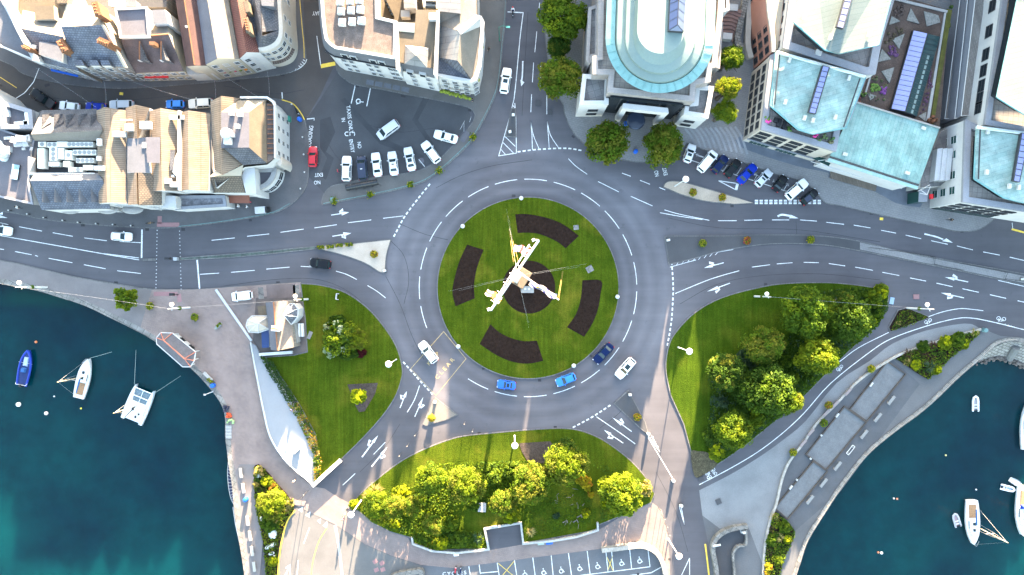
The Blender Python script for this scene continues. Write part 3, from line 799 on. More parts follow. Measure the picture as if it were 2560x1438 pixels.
for q in ([(976, 601), (1010, 640), (1022, 700), (1010, 760)], [(1000, 560), (1060, 585), (1120, 600)], [(964, 690), (1000, 760), (1030, 840), (1060, 900)], [(1990, 552), (1992, 590)], [(1500, 1070), (1540, 1040), (1570, 1010)], [(1090, 470), (1150, 440), (1230, 415), (1330, 400)], [(560, 715), (700, 698), (800, 700), (880, 735), (945, 800)],
   [(120, 690), (300, 716), (420, 726)], [(1700, 760), (1790, 712), (1900, 690), (2050, 685), (2200, 700)], [(1670, 545), (1800, 570), (2000, 575), (2200, 605)], [(1640, 1180), (1690, 1280), (1720, 1380)], [(870, 250), (900, 300), (990, 330), (1090, 320)], [(800, 320), (850, 400), (930, 430)], [(560, 215), (680, 235), (760, 225)], [(100, 240), (220, 255), (330, 250), (480, 235)], [(900, 1180), (960, 1120), (1000, 1060)], [(1320, 30), (1310, 200), (1305, 290)]):
 ln(*q, w=.09, z=.0085, mb=SEAM, sm=5)
struct('tarmac_seams', SEAM, M('bitumen_seam', (.034, .034, .037), var=.3, scale=1.0))
def arrow(p0, p1, side=0, w=.16, head=1.7, hw=.62, mb=None, wid=0):
 """straight arrow from tail to tip; side +1/-1 adds a branch to the right / left of travel, in world metres"""
 mb = mb or MK
 a, b = G(p0).to_2d(), G(p1).to_2d()
 d = (b - a).normalized(); nn = Vector((d.y, -d.x))
 L = (b - a).length
 f = lambda x, y: (*(a + d * x + nn * y), .017)
 mb.poly([f(0, w / 2), f(L - head, w / 2), f(L - head, -w / 2), f(0, -w / 2)][::-1])
 mb.poly([f(L - head, hw / 2), f(L, 0), f(L - head, -hw / 2)][::-1])
 if side:
  s = side
  q = [f(L * .44, 0), f(L * .5, s * .45), f(L * .56, s * .45), f(L * .56, 0)]
  q2 = [f(L * .44, s * .45), f(L * .68, s * .95), f(L * .70, s * .42)]
  mb.poly(q if s < 0 else q[::-1]); mb.poly(q2 if s < 0 else q2[::-1])
arrow((828, 538), (873, 531), -1, head=1.5, hw=.8); arrow((831, 591), (878, 583), 1, head=1.5, hw=.8); arrow((-25, 537), (19, 545), -1)
arrow((1762, 661) [::1] if False else (1809, 657), (1760, 670), 1); arrow((1825, 708), (1768, 729), -1, head=2.2); arrow((2420, 705), (2362, 693), 1, head=1.9); arrow((2410, 745), (2352, 732), -1, head=1.9)
arrow((1579, 1079), (1531, 1044), 1, head=2.2); arrow((1558, 1108), (1510, 1075), -1, head=1.5)
arrow((1000, 1020), (1017, 978), -1, head=1.2); arrow((1037, 1042), (1058, 993), 1, head=1.8); arrow((905, 1143), (945, 1089), -1, head=1.6, w=.24); arrow((929, 1167), (968, 1118), 1, head=1.8, w=.24)
ln((1307, 153), (1306, 185), (1304, 203), w=.24, sm=3); MK.poly([G(p, .017) for p in ((1301, 199), (1303, 216), (1311, 206))])
ln((1944, 541), (1955, 537), (1975, 540), w=.36, sm=4); MK.poly([G(p, .017) for p in ((1973, 546), (1996, 546), (1977, 537))][::1])
ln((2311, 585), (2340, 592), (2358, 599), w=.26, sm=3); MK.poly([G(p, .017) for p in ((2355, 603), (2382, 607), (2366, 596))])
ln((714, 1438), (725, 1412), (725, 1440), w=.3); MK.poly([G(p, .02) for p in ((713, 1420), (727, 1424), (722, 1413))])
struct('road_markings', MK, PAINT)
struct('road_markings', MKW, PAINTW)
struct('yellow_markings', MY, YPAINT)
struct('yellow_markings', YW, YWORN)
def letters(txt, px, py, size, rot, sx=1.0, mat=PAINT, z=.018, space=1.0):
 cu = bpy.data.curves.new('lettering', 'FONT')
 cu.body = txt
 cu.size = size
 cu.align_x = 'CENTER'; cu.align_y = 'CENTER'
 cu.space_character = space
 cu.offset = size * .008
 o = bpy.data.objects.new('tmp', cu)
 COL.objects.link(o)
 bpy.context.view_layer.update()
 me = bpy.data.meshes.new_from_object(o.evaluated_get(bpy.context.evaluated_depsgraph_get()))
 bpy.data.objects.remove(o)
 me.materials.clear(); me.materials.append(mat)
 q = link(bpy.data.objects.new('road_lettering', me), None, W(px, py, z), math.radians(rot))
 q.scale = (sx, 1, 1)
 q['kind'] = 'structure'
 return q
letters('TAXIS ONLY', 874, 299, 1.05, -83, .88, space=1.05)
letters('IN', 858, 300, 1.0, -83, .8)
letters('NO', 898, 363, 1.0, -83, .8)
letters('ENTRY', 879, 365, 1.05, -80, .80)
letters('EXIT', 797, 437, 1.0, 184, .8)
letters('NO', 793, 456, 1.0, 184, .8)
letters('LOADING', 776, 341, 1.1, 83, .85)
letters('EXIT', 1663, 429, 1.05, 103, .7)
letters('NO', 1642, 434, 1.05, 103, .7)
letters('QUAY', 796, 33, 1.1, 182, .75)
letters('END', 1771, 1187, 1.3, 115, .6)
letters('CYCLES', 1136, 1434, 1.0, 4, 1.1, space=1.3)
letters('KEEP', 1083, 897, 1.05, 49, 1.0, YWORN, space=1.5)
letters('CLEAR', 1112, 922, 1.05, 49, 1.1, YWORN, space=1.7)
for t, x, y, r in (('N', 1744, 388, -12), ('N', 1889, 436, -12), ('A', 1934, 453, -12), ('N', 1969, 462, -12)):
 letters(t, x, y, .9, r, .7, PAINTW)
WC = MB()
def wheelchair(px, py, s, rot):
 c = W(px, py).to_2d()
 ca, sa = math.cos(math.radians(rot)), math.sin(math.radians(rot))
 f = lambda x, y: (c.x + s * (x * ca - y * sa), c.y + s * (x * sa + y * ca), 0)
 WC.strip([f(-.1 + .42 * math.cos(t), -.2 + .42 * math.sin(t)) for t in [math.radians(q) for q in range(110, 395, 15)]], .13 * s / .75, .018)
 WC.strip([f(-.12, .55), f(-.08, .1), f(.28, .08), f(.45, -.4), f(.62, -.36)], .13 * s / .75, .0185)
 WC.strip([f(-.1, .3), f(.2, .3)], .1 * s / .75, .019)
 WC.poly([(*f(-.13 + .13 * math.cos(k), .74 + .13 * math.sin(k))[:2], .018) for k in [i * .785 for i in range(8)]])
for x, y in ((1313, 1435), (1360, 1430), (1404, 1426), (1450, 1420), (1495, 1415), (1555, 1407), (1600, 1401)):
 wheelchair(x, y, .85, 5)
wheelchair(898, 255, .95, -102)
def bike(px, py, rot, s=.8):
 c = W(px, py).to_2d()
 ca, sa = math.cos(math.radians(rot)), math.sin(math.radians(rot))
 f = lambda x, y: (c.x + s * (x * ca - y * sa), c.y + s * (x * sa + y * ca), 0)
 for x0 in (-.55, .55):
  WC.strip([f(x0 + .36 * math.cos(k * .523), .36 * math.sin(k * .523)) for k in range(13)], .09, .018)
 WC.strip([f(-.55, 0), f(-.2, .5), f(.4, .5), f(.0, 0), f(-.2, .5)], .08, .019)
 WC.strip([f(.55, 0), f(.35, .65), f(.55, .7)], .08, .0195)
for x, y, r in ((1786, 1179, 115), (2099, 920, 220), (2320, 803, 205), (2503, 797, 172)):
 bike(x, y, r, .95 if x > 2400 else .8)
struct('road_markings', WC, PAINT)
# drain gratings and covers
DG = MB()
for x, y, w, h, r in ((118, 213, 1.0, .5, .3), (207, 563, .7, .5, 0), (368, 574, .7, .5, 0), (458, 574, .7, .5, 0), (290, 707, .7, .5, 0), (695, 707, .7, .5, 0), (1284, 490, .7, .5, 0), (1209, 921, .6, .45, .4), (1349, 951, .6, .45, 0),
      (1477, 890, .6, .45, -.6), (1198, 1083, .6, .45, 0), (1388, 1068, .6, .45, 0), (1830, 515, .6, .5, 0), (1914, 711, .6, .5, 0), (2178, 534, .6, .45, 0), (2405, 579, .6, .45, 0), (707, 188, .7, .4, 0), (594, 203, .8, .4, 0),
      (893, 215, .7, .5, -.2), (1008, 241, .9, .4, -.2), (1174, 276, .6, .45, -.3), (1433, 342, .6, .4, -.7), (764, 297, .5, .5, 0), (626, 551, .6, .4, 0), (835, 513, .6, .45, 0), (1595, 1435, .5, .4, 0), (868, 1274, .5, .4, .6), (1674, 1398, .5, .4, 0)):
 DG.box(W(x, y, 0.0), (w, h, .026 if y != 213 else .03), r)
struct('drain_grating', DG, M('cast_iron', (.03, .03, .032)))
for x, y, w, h, r, m in ((1345, 258, 1.0, 1.2, 0, TARMAC), (1375, 280, .8, 1.2, 0, TARMAC), (1162, 342, 1.0, 2.2, -.55, PURPF), (1440, 569, 1.0, .9, .1, COPING), (1474, 673, 1.3, 1.2, .5, COPING), (700, 1000, .3, .3, 0, TARMAC), (1796, 1254, 1.0, 1.0, .4, TARMAC), (1752, 1197, 1.0, .8, .4, TARMAC), (775, 838, .7, 1.5, -.4, PAVE),
       (2290, 742, 1.1, .9, 0, REDPAVE), (2229, 752, .8, 1.3, -.2, M('blue_cover', (.2, .28, .36))), (415, 735, 4.6, .8, 0, REDPAVE), (449, 745, .8, 1.6, .1, REDPAVE), (421, 562, 4.3, .8, 0, REDPAVE), (400, 550, .8, 1.4, 0, REDPAVE), (703, 728, 5.5, 2.6, .06, M('planter_slab', (.12, .095, .09))),
       (653, 733, 1.0, 2.2, .06, COPING), (741, 727, 1.2, 2.2, .06, COPING)):
 mb = MB(); mb.box((W(x, y).x, W(x, y).y, 0), (w, h, .19 if (1400 < x < 1500 or x == 775) else .145), r)
 struct('paving_cover', mb, m)
mb = MB()
for x, y in ((938, 1404), (955, 1408), (941, 1425), (957, 1424)):
 mb.box(W(x, y), (.9, .75, .022), rnd.uniform(.2, .7))
struct('paving_cover', mb, REDPAVE)
# ------------------------------------------------------------------ buildings: helpers
def skirt(root, outline, mat, z0=-.05, name='wall', closed=True):
 """upright walls under an outline of (px, py, z)"""
 mb = MB()
 P = [W(*p) for p in outline]
 n = len(P)
 for i in range(n if closed else n - 1):
  a, b = P[i], P[(i + 1) % n]
  mb.poly([(a.x, a.y, z0), (b.x, b.y, z0), (b.x, b.y, b.z), (a.x, a.y, a.z)])
 return mb.build(name, mat, root)
def roof(root, faces, mat, name='roof', th=.14, mats=None):
 mb = MB()
 for k, f in enumerate(faces):
  P = [W(*p) for p in f]
  mi = 0 if mats is None else k
  mb.poly(P, mi)
  n = len(P)
  for i in range(n):
   a, b = P[i], P[(i + 1) % n]
   mb.poly([(a.x, a.y, a.z - th), (b.x, b.y, b.z - th), tuple(b), tuple(a)], mi)
 return mb.build(name, mats or mat, root)
def flat(root, pts, z, wall, top, para=None, ph=.5, pw=.45, z0=-.05, wname='wall', rname='roof', drop=.25):
 """flat-roofed block: walls, deck and a parapet butted round it"""
 if wall is not None:
  skirt(root, [(*p, z) for p in pts], wall, z0, wname)
 mb = MB()
 mb.poly([W(p[0], p[1], z) + Vector((0, 0, -drop if para else .01)) for p in pts])
 mb.build(rname, top, root)
 if para:
  P = [W(p[0], p[1], z).to_2d() for p in pts]
  a = sum(P[i - 1].x * P[i].y - P[i].x * P[i - 1].y for i in range(len(P)))
  if a < 0:
   P = P[::-1]
  n = len(P)
  I, O = [], []
  for i in range(n):
   d0, d1 = (P[i] - P[i - 1]).normalized(), (P[(i + 1) % n] - P[i]).normalized()
   n0, n1 = Vector((-d0.y, d0.x)), Vector((-d1.y, d1.x))
   mm = (n0 + n1)
   mm = mm / max(mm.length_squared / 2, .35)
   I.append(P[i] + mm * pw); O.append(P[i] - mm * .06)
  mb = MB()
  zb, zt = z - drop - .03, z + ph - drop
  for i in range(n):
   j = (i + 1) % n
   mb.add([(O[i].x, O[i].y, zb), (O[j].x, O[j].y, zb), (O[j].x, O[j].y, zt), (O[i].x, O[i].y, zt),
     (I[i].x, I[i].y, zb), (I[j].x, I[j].y, zb), (I[j].x, I[j].y, zt), (I[i].x, I[i].y, zt)],
     [(0, 1, 2, 3), (5, 4, 7, 6), (3, 2, 6, 7)])
  mb.build('parapet', para, root)
def house(root, eA, eB, ridge, ze, zr, wall, rA, rB=None, over=0, z0=-.05):
 zA, zB = ze if isinstance(ze, tuple) else (ze, ze)
 zr0, zr1 = zr if isinstance(zr, tuple) else (zr, zr)
 skirt(root, [(*eA[0], zA), (*eA[1], zA), (*ridge[1], zr1 - .1), (*eB[1], zB), (*eB[0], zB), (*ridge[0], zr0 - .1)], wall, z0)
 roof(root, [[(*eA[0], zA), (*eA[1], zA), (*ridge[1], zr1), (*ridge[0], zr0)], [(*ridge[0], zr0), (*ridge[1], zr1), (*eB[1], zB), (*eB[0], zB)]], None, mats=[rA, rB or rA])
WMESH = {}
def winmesh(w, h, fr, gl):
 k = (round(w, 2), round(h, 2), fr.name, gl.name)
 if k not in WMESH:
  f = MB()
  t = .07
  f.box((0, 0, -.11), (w + .1, .16, .08))
  f.box((-(w / 2 - t / 2), -.02, 0), (t, .12, h)); f.box(((w / 2 - t / 2), -.02, 0), (t, .12, h))
  f.box((0, -.02, h - t), (w - 2 * t, .118, t)); f.box((0, -.02, 0), (w - 2 * t, .118, t)); f.box((0, -.015, h / 2 - .03), (w - 2 * t, .11, .06))
  p = MB(); p.box((0, 0, t), (w - 2 * t, .06, h - 2 * t))
  def me(m, nm, mt):
   d = bpy.data.meshes.new(nm); d.from_pydata(m.v, [], m.f); d.materials.append(mt); d.update(); return d
  WMESH[k] = (me(f, 'window', fr), me(p, 'pane', gl))
 return WMESH[k]
def facade(root, a, b, z, rows, ts, w, h, fr=None, gl=None, rowoff=None):
 """windows on the wall under the roof edge a->b (outside lies to the right of travel); rows = sill heights, ts = positions 0..1 or a count"""
 fr, gl = fr or FRAMEW, gl or GLASSD
 A, B = W(*a, z), W(*b, z)
 d = (B - A); d.z = 0
 L = d.length
 ang = math.atan2(d.y, d.x)
 nn = Vector((d.y, -d.x, 0)).normalized()
 if isinstance(ts, int):
  ts = [(i + .5) / ts for i in range(ts)]
 m0, m1 = winmesh(w, h, fr, gl)
 for r in rows:
  for t in ts:
   p = A + d * t + nn * .03
   o = link(bpy.data.objects.new('window', m0), root, (p.x, p.y, r), ang)
   link(bpy.data.objects.new('pane', m1), o)
def chimney(root, px, py, z0, z1, d, rz, pots, mat=None):
 p = W(px, py, z1)
 mb = MB()
 mb.box((p.x, p.y, z0), (d[0], d[1], z1 - z0), rz); mb.box((p.x, p.y, z1 - .25), (d[0] + .16, d[1] + .16, .16), rz)
 c = mb.build('chimney', mat or BRICKW, root)
 for k in range(pots):
  t = (k + .5) / pots - .5
  L = max(d) * .9
  q = (p.x + t * L * (math.cos(rz) if d[0] >= d[1] else -math.sin(rz)), p.y + t * L * (math.sin(rz) if d[0] >= d[1] else math.cos(rz)), z1)
  m = MB(); m.lathe(q, [(.17, 0), (.13, .55), (.16, .6), (.1, .58)], 10)
  m.build('chimney_pot', TERRA, c)
 return c
def pbox(root, name, pts, z0, z1, mat, top=None, mb=None):
 """prism between two heights, outline given as it appears at height z1"""
 m = MB()
 m.prism([(W(*p, z1).x, W(*p, z1).y) for p in pts], z0, z1, 0, mt=1 if top else None)
 return m.build(name, [mat, top] if top else mat, root)
def cbox(root, name, px, py, z0, d, rz, mat, top=None):
 m = MB(); p = W(px, py, z0 + d[2]); m.box((p.x, p.y, z0), d, rz, top=top)
 return m.build(name, mat, root)
# ------------------------------------------------------------------ old-town terrace north of the street
B = thing('corner_house', 'white house with a white party wall and grey roof at the far street corner', 'house')
flat(B, [(-80, -120), (2, -120), (8, 0), (48, 78), (88, 152), (4, 118), (-80, 60)], 8.6, WHITE, LEADGREY, WHITE, .5, .3)
pbox(B, 'party_wall', [(0, -20), (10, -22), (52, 75), (92, 150), (82, 152), (42, 78)], 8.0, 10.2, WHITE)
facade(B, (-20, 104), (88, 152), 8.6, [1.2, 4.0, 6.4], 5, 1.0, 1.5)
B = thing('slate_house', 'low blue-grey slate roofed house with one flat-topped dormer', 'house')
house(B, [(92, 153), (198, 178)], [(60, 12), (158, 32)], [(47, 70), (157, 92)], 7.6, 10.0, GREYST, SLATE, PALE_SUNLIT)
pbox(B, 'dormer', [(98, 103), (158, 113), (154, 154), (97, 136)], 7.7, 9.7, FRAMEW, LEADGREY)
chimney(B, 66, 120, 8, 11.2, (1.4, .8), -.5, 3)
pbox(B, 'skylight', [(78, 110), (90, 113), (90, 122), (82, 122)], 8, 9.1, FRAMEW)
facade(B, (92, 153), (198, 178), 7.6, [1.0, 3.6, 5.8], 5, .9, 1.3)
m = MB(); a, b_ = W(128, 172, 3.0), W(195, 188, 3.0); m.prism([(q.x, q.y) for q in (a, b_, W(195, 193, 3), W(128, 178, 3))], 2.9, 3.1); m.build('awning', BLUEM, B)
B = thing('stone_townhouse', 'tall granite house with a blue-grey slate slope, cream gable and three white dormers', 'house')
house(B, [(186, 165), (310, 167)], [(170, 12), (246, 16)], [(153, 67), (253, 63)], 9.6, 13.2, GREYST, SLATE, PALE_SUNLIT)
for x in (195, 233, 261):
 pbox(B, 'dormer', [(x - 10, 150), (x + 9, 150), (x + 16, 163), (x - 8, 163)], 9.3, 10.9, SLATED, SLATE)
 p = W(x + 4, 163.5, 10.6)
 m = MB(); m.box((p.x, p.y - .05, 9.55), (1.5, .1, 1.0)); m.build('dormer_window', FRAMEW, B)
skirtp = [(252, 62), (258, 62), (316, 168), (309, 168)]
m = MB(); P = [W(*q, z) for q, z in zip(skirtp, (13.35, 13.35, 9.8, 9.8))]; P2 = [q - Vector((0, 0, .5)) for q in P]
m.add(P + P2, [(0, 3, 2, 1), (0, 1, 5, 4), (1, 2, 6, 5), (2, 3, 7, 6), (3, 0, 4, 7)]); m.build('gable_coping', CREAM, B)
chimney(B, 240, 22, 11, 14.4, (1.0, 2.4), .3, 4); chimney(B, 258, 105, 10, 13.9, (2.0, 1.0), -.4, 4); chimney(B, 155, 114, 9, 12.6, (1.2, 2.2), .5, 3)
facade(B, (186, 165), (310, 167), 9.6, [1.0, 4.0, 6.9], 4, 1.0, 1.6)
facade(B, (310, 167), (246, 16), 9.6, [7.2], [.45, .75], 1.0, 1.5)
B = thing('brown_roofed_house', 'low house with a dark brown roof, two red-edged dormers and a red shop fascia', 'house')
house(B, [(331, 183), (459, 178)], [(302, 60), (420, 56)], [(301, 95), (421, 85)], (5.6, 7.6), 9.2, CREAM, SLATEBR, PALE_SUNLIT)
for x in (356, 410):
 q = [(x - 8, 104, 8.9), (x + 1, 150, 7.9), (x + 14, 153, 7.9)]
 m = MB()
 P = [W(*p) for p in ((x - 7, 103, 8.95), (x - 7, 150, 8.0), (x + 15, 153, 8.0), (x + 4, 150, 9.0))]
 m.add(P + [p - Vector((0, 0, 2.2)) for p in P[1:]], [(0, 1, 3), (0, 3, 2), (1, 4, 6, 3), (3, 6, 5, 2)]); m.build('dormer', SLATED, B)
 p = W(x + 4, 153, 7.0); m = MB(); m.box((p.x, p.y, 6.6), (1.7, .12, 1.0)); m.build('dormer_window', FRAMEW, B)
 m = MB(); m.wire([W(x - 7, 103, 9.05), W(x - 7, 150, 8.1)], .14); m.build('ridge_tiles', TERRA, B)
m = MB(); m.wire([W(372, 89.5, 9.25), W(421, 85, 9.25)], .16); m.build('ridge_tiles', TERRA, B)
pbox(B, 'shop_fascia', [(360, 187), (418, 186), (418, 193), (360, 194)], 2.8, 3.4, REDM)
m = MB(); p = W(380, 108, 10.4); m.box((p.x, p.y, 8.5), (1.0, .6, 1.9)); m.build('chimney', BRICKW, B)
facade(B, (331, 183), (459, 178), 5.6, [.9, 3.7], 6, 1.0, 1.2)
B = thing('grey_flat_house', 'grey flat-roofed annexe with a white parapet behind the brown roof', 'house')
flat(B, [(288, 22), (367, 18), (373, 92), (300, 95)], 9.8, WHITE, LILAC, WHITE, .35, .25)
flat(B, [(380, 25), (412, 24), (421, 58), (383, 60)], 9.6, WHITE, LEADGREY)
B = thing('garden_terrace', 'walled back yard with shrubs and sheds behind the terrace', 'yard')
flat(B, [(300, -80), (420, -80), (416, 18), (300, 18)], 6.5, GREYST, TARMAC)
pbox(B, 'shed', [(312, 0), (338, 0), (341, 16), (314, 17)], 6.5, 8.5, LEADGREY); pbox(B, 'yard_wall', [(270, -20), (300, -20), (302, 22), (272, 14)], 6.5, 8.8, WHITE)
B = thing('sunlit_back_house', 'cream back house with tan flat roofs behind the slate houses', 'house')
flat(B, [(44, -60), (140, -60), (170, 10), (155, 64), (60, 62), (40, 30)], 8.4, CREAM, TANR, CREAM, .3, .25)
pbox(B, 'roof_box', [(86, 16), (134, 14), (136, 48), (88, 50)], 8.2, 9.6, CREAM, TANR)
pbox(B, 'back_yard', [(140, -40), (170, -40), (168, 8), (142, 8)], 7, 8.7, GREYST, BROWNT)
B = thing('maroon_roofed_house', 'long house under a dark maroon roof with a red ridge line', 'house')
house(B, [(466, 166), (412, -160)], [(516, 164), (486, -160)], [(486, 164), (436, -160)], (8.0, 8.6), 9.6, CREAM, MAROON)
m = MB(); m.wire([W(486, 162, 9.72), W(436, -160, 9.72)], .12); m.build('ridge_tiles', BRICKW, B)
pbox(B, 'skylight', [(462, 64), (468, 64), (469, 68), (463, 68)], 9, 9.75, FRAMEW)
flat(B, [(462, 168), (520, 162), (532, 184), (470, 187)], 4.2, WHITE, PARAL)
B = thing('pale_gabled_house', 'cream gabled house with one grey and one cream roof slope and flower boxes', 'house')
house(B, [(514, 161), (470, -160)], [(598, 147), (540, -160)], [(543, 146), (492, -160)], (9.0, 9.0), 11.2, CREAM, LILAC, PALE_SUNLIT)
facade(B, (514, 161), (598, 147), 9.0, [1.2, 4.2, 6.6], 3, 1.0, 1.3)
for k in range(5):
 m = MB(); p = W(562 + k * 13, 178 - k * 1.5, 3.2); m.ball(p, .42, 7, 5); m.build('flower_basket', M('basket_flowers_%d' % k, ((.35, .02, .08), (.1, .14, .02), (.4, .05, .1), (.12, .15, .03), (.42, .15, .02))[k], var=.4, scale=3), B)
B = thing('red_tiled_house', 'white fronted house under a red pantile roof beside the curved corner block', 'house')
house(B, [(599, 146), (548, -160)], [(648, 131), (600, -160)], [(616, 130), (566, -160)], (9.0, 9.6), 11.0, WHITE, REDT)
facade(B, (599, 146), (648, 131), 9.0, [1.1, 3.9, 6.5], 2, 1.0, 1.4)
B = thing('rounded_corner_block', 'cream corner block with a rounded end, dark slate roof and a wrapped shop front', 'building')
cor = smooth([(700, -160), (702, 0), (707, 75), (701, 104), (687, 119), (664, 127), (645, 128)], 4)
skirt(B, [(*p, 9.4) for p in cor + [(614, 30), (596, -160)]], CREAM2)
rf = smooth([(688, -160), (693, 0), (697, 75), (691, 98), (679, 110), (662, 117), (646, 119)], 4)
m = MB()
for i in range(len(cor) - 1):
 m.poly([W(*cor[i], 9.42), W(*cor[i + 1], 9.42), W(*rf[i + 1], 9.8), W(*rf[i], 9.8)])
m.build('cornice', CREAM2, B)
roof(B, [[(*p, 9.82) for p in rf[i:i + 2]] + [(655 + 0 * i, 90, 12.2) if i > 7 else (650 if i < 4 else 656, -160 if i < 4 else 80, 12.2)] for i in range(len(rf) - 1)] +
  [[(688, -160, 9.82), (693, 0, 9.82), (656, 80, 12.2), (644, -160, 12.2)], [(655, 90, 12.2), (646, 119, 9.82), (620, 30, 10.6), (604, -160, 10.6), (644, -160, 12.2)]], SLATED)
pbox(B, 'roof_hatch', [(652, -4), (684, -4), (684, 16), (654, 14)], 10.5, 12.4, LEADGREY)
chimney(B, 617, 62, 10, 12.8, (.7, 2.6), .22, 5, TANR); chimney(B, 616, 16, 10, 12.6, (.7, 2.0), .22, 0, TANR)
for i in (3, 5, 8, 11, 14, 17, 20, 22):
 facade(B, cor[i + 1], cor[i], 9.4, [4.4, 7.0], [.5], .95, 1.3)
m = MB()
for i in range(10, len(cor) - 3):
 a, b_ = W(*cor[i + 1], 9.4), W(*cor[i], 9.4)
 d = (b_ - a).normalized(); nn = Vector((d.y, -d.x, 0))
 m.add([(a.x + nn.x * .5, a.y + nn.y * .5, 3.2), (b_.x + nn.x * .5, b_.y + nn.y * .5, 3.2), (b_.x, b_.y, 3.6), (a.x, a.y, 3.6)], [(0, 1, 2, 3)])
m.build('shop_canopy', M('shop_canopy_brown', (.06, .045, .04)), B)
# ------------------------------------------------------------------ island block between the street and the main road
B = thing('plant_deck_block', 'low block with a dusky flat roof, skylight and scattered ducts beside the main road', 'building')
flat(B, [(-120, 300), (0, 322), (86, 352), (72, 456), (82, 511), (0, 493), (-120, 470)], 6.6, WHITE, PURPF, PARA, .3, .3)
pbox(B, 'skylight', [(31, 410), (49, 413), (43, 450), (26, 447)], 6.3, 6.75, FRAMED, GLOSS('skylight_glass', (.16, .25, .33), .15))
for x, y, a, c, h in ((12, 372, 1.6, 1.0, .9), (34, 350, 1.2, 1.1, 1.0), (52, 346, 2.0, 1.1, 1.3), (44, 361, 1.5, .7, .6), (62, 360, 1.0, .8, .8), (70, 345, .6, 1.2, .9), (18, 345, 1.3, .5, .5), (58, 372, .6, .4, .4), (78, 372, .5, .7, .5)):
 cbox(B, 'roof_duct', x, y, 6.35, (a, c, h), rnd.uniform(-.3, .3), FRAMEW)
m = MB(); p = W(10, 385, 7.5); m.ball(p, .95, 12, 7, 0, 1); m.build('roof_tank', STEELG, B)
m = MB()
for x, y in ((5, 376), (9, 388), (-4, 365)):
 p = W(x, y, 6.9); m.lathe((p.x, p.y, 6.35), [(.75, 0), (.8, .9), (.5, 1.2)], 12, sx=.8, sy=1.5)
m.build('water_tank', M('tank_cover', (.55, .6, .58)), B)
B = thing('white_parapet_house', 'white house with thick grey parapets round a sunken roof deck beside the black pickup', 'house')
flat(B, [(-120, 170), (-20, 225), (12, 258), (0, 322), (-120, 300)], 7.6, WHITE, PARAL, WHITE, .5, .5)
flat(B, [(12, 255), (82, 276), (86, 322), (8, 322)], 7.2, WHITE, PURPF, PARA, 1.0, .7, drop=.6)
for x, y, a, c in ((68, 306, 1.4, .8), (52, 309, 2.4, .8), (68, 290, .9, 1.4), (6, 282, 1.8, 1.4), (4, 304, 1.6, 1.2)):
 cbox(B, 'air_conditioner', x, y, 6.6, (a, c, .9), .1, GREYB)
B = thing('sawtooth_dormer_block', 'slate block with rows of sawtooth dormers on both slopes and a sunken plant well', 'building')
skirt(B, [(100, 278, 7.0), (240, 274, 7.0), (255, 510, 7.0), (258, 521, 7.0), (104, 524, 7.0), (78, 440, 7.0), (76, 350, 7.0)], WHITE)
roof(B, [[(104, 276, 7.0), (241, 272, 7.0), (256, 326, 9.8), (77, 336, 9.8)]], SLATED)
roof(B, [[(77, 336, 9.8), (256, 326, 9.8), (245, 352, 8.3), (86, 352, 8.3)]], PALE_SUNLIT)
roof(B, [[(75, 452, 9.6), (257, 450, 9.6), (276, 522, 7.0), (104, 525, 7.0)]], SLATE)
roof(B, [[(75, 452, 9.6), (86, 434, 8.3), (244, 432, 8.3), (257, 450, 9.6)]], LEADGREY)
for k in range(5):
 x = 104 + k * 30.5
 m = MB(); P = [W(x, 321 - k * .6, 9.4), W(x + 1, 287, 9.3), W(x + 24, 284, 7.6), W(x + 24, 306, 8.8)]
 m.add(P + [W(x + 1, 287, 7.4), W(x + 24, 284, 7.0)], [(0, 1, 2, 3), (1, 4, 5, 2)]); m.build('dormer', SLATED, B)
 m = MB(); P = [W(x + 1, 470, 9.3), W(x + 2, 505, 9.0), W(x + 25, 506, 7.4)]
 m.add(P + [W(x + 2, 506, 7.2)], [(0, 1, 2), (1, 3, 2)]); m.build('dormer', LEADGREY, B)
m = MB(); m.poly([W(*p, 6.8) for p in ((86, 352), (245, 352), (244, 434), (72, 434))]); m.build('plant_deck', BLACKM, B)
pbox(B, 'well_parapet', [(70, 432), (236, 432), (236, 436), (70, 436)], 6.8, 8.5, FRAMEW); pbox(B, 'well_parapet', [(70, 392), (74, 392), (74, 432), (70, 432)], 6.8, 8.5, FRAMEW)
ACM = M('plant_casing', (.62, .60, .52), var=.1, scale=1); FANM = M('fan_grille', (.22, .22, .21))
def acu(px, py, a, c, n, rz=0, h=1.3):
 o = cbox(B, 'air_conditioner', px, py, 6.82, (a, c, h), rz, ACM)
 L = max(a, c)
 for k in range(n):
  t = ((k + .5) / n - .5) * L
  p = W(px, py, 6.82 + h)
  m = MB(); m.lathe((p.x + (t if a >= c else 0), p.y + (0 if a >= c else t), 6.82 + h), [(.36, 0), (.36, .06), (.15, .05)], 12)
  m.build('fan', FANM, o)
for r in ((200, 361, 4.6, .9, 6), (211, 381, 4.2, .9, 5), (212, 401, 3.2, .8, 4), (155, 361, 1.9, 1.0, 0), (130, 362, 1.7, .9, 2), (105, 361, 1.4, .9, 1), (102, 396, 1.2, 3.6, 0), (133, 385, 1.4, 2.4, 3), (152, 384, 1.0, 2.0, 0), (171, 388, 1.3, 1.7, 1),
   (134, 410, 1.8, .8, 0), (166, 410, 1.2, 1.0, 0), (177, 424, .9, .9, 0), (195, 424, 1.6, .8, 1), (220, 419, 1.8, .9, 0)):
 acu(*r)
B = thing('buff_tiled_terrace', 'row of buff pantiled gables with white end walls between the street and main road', 'building')
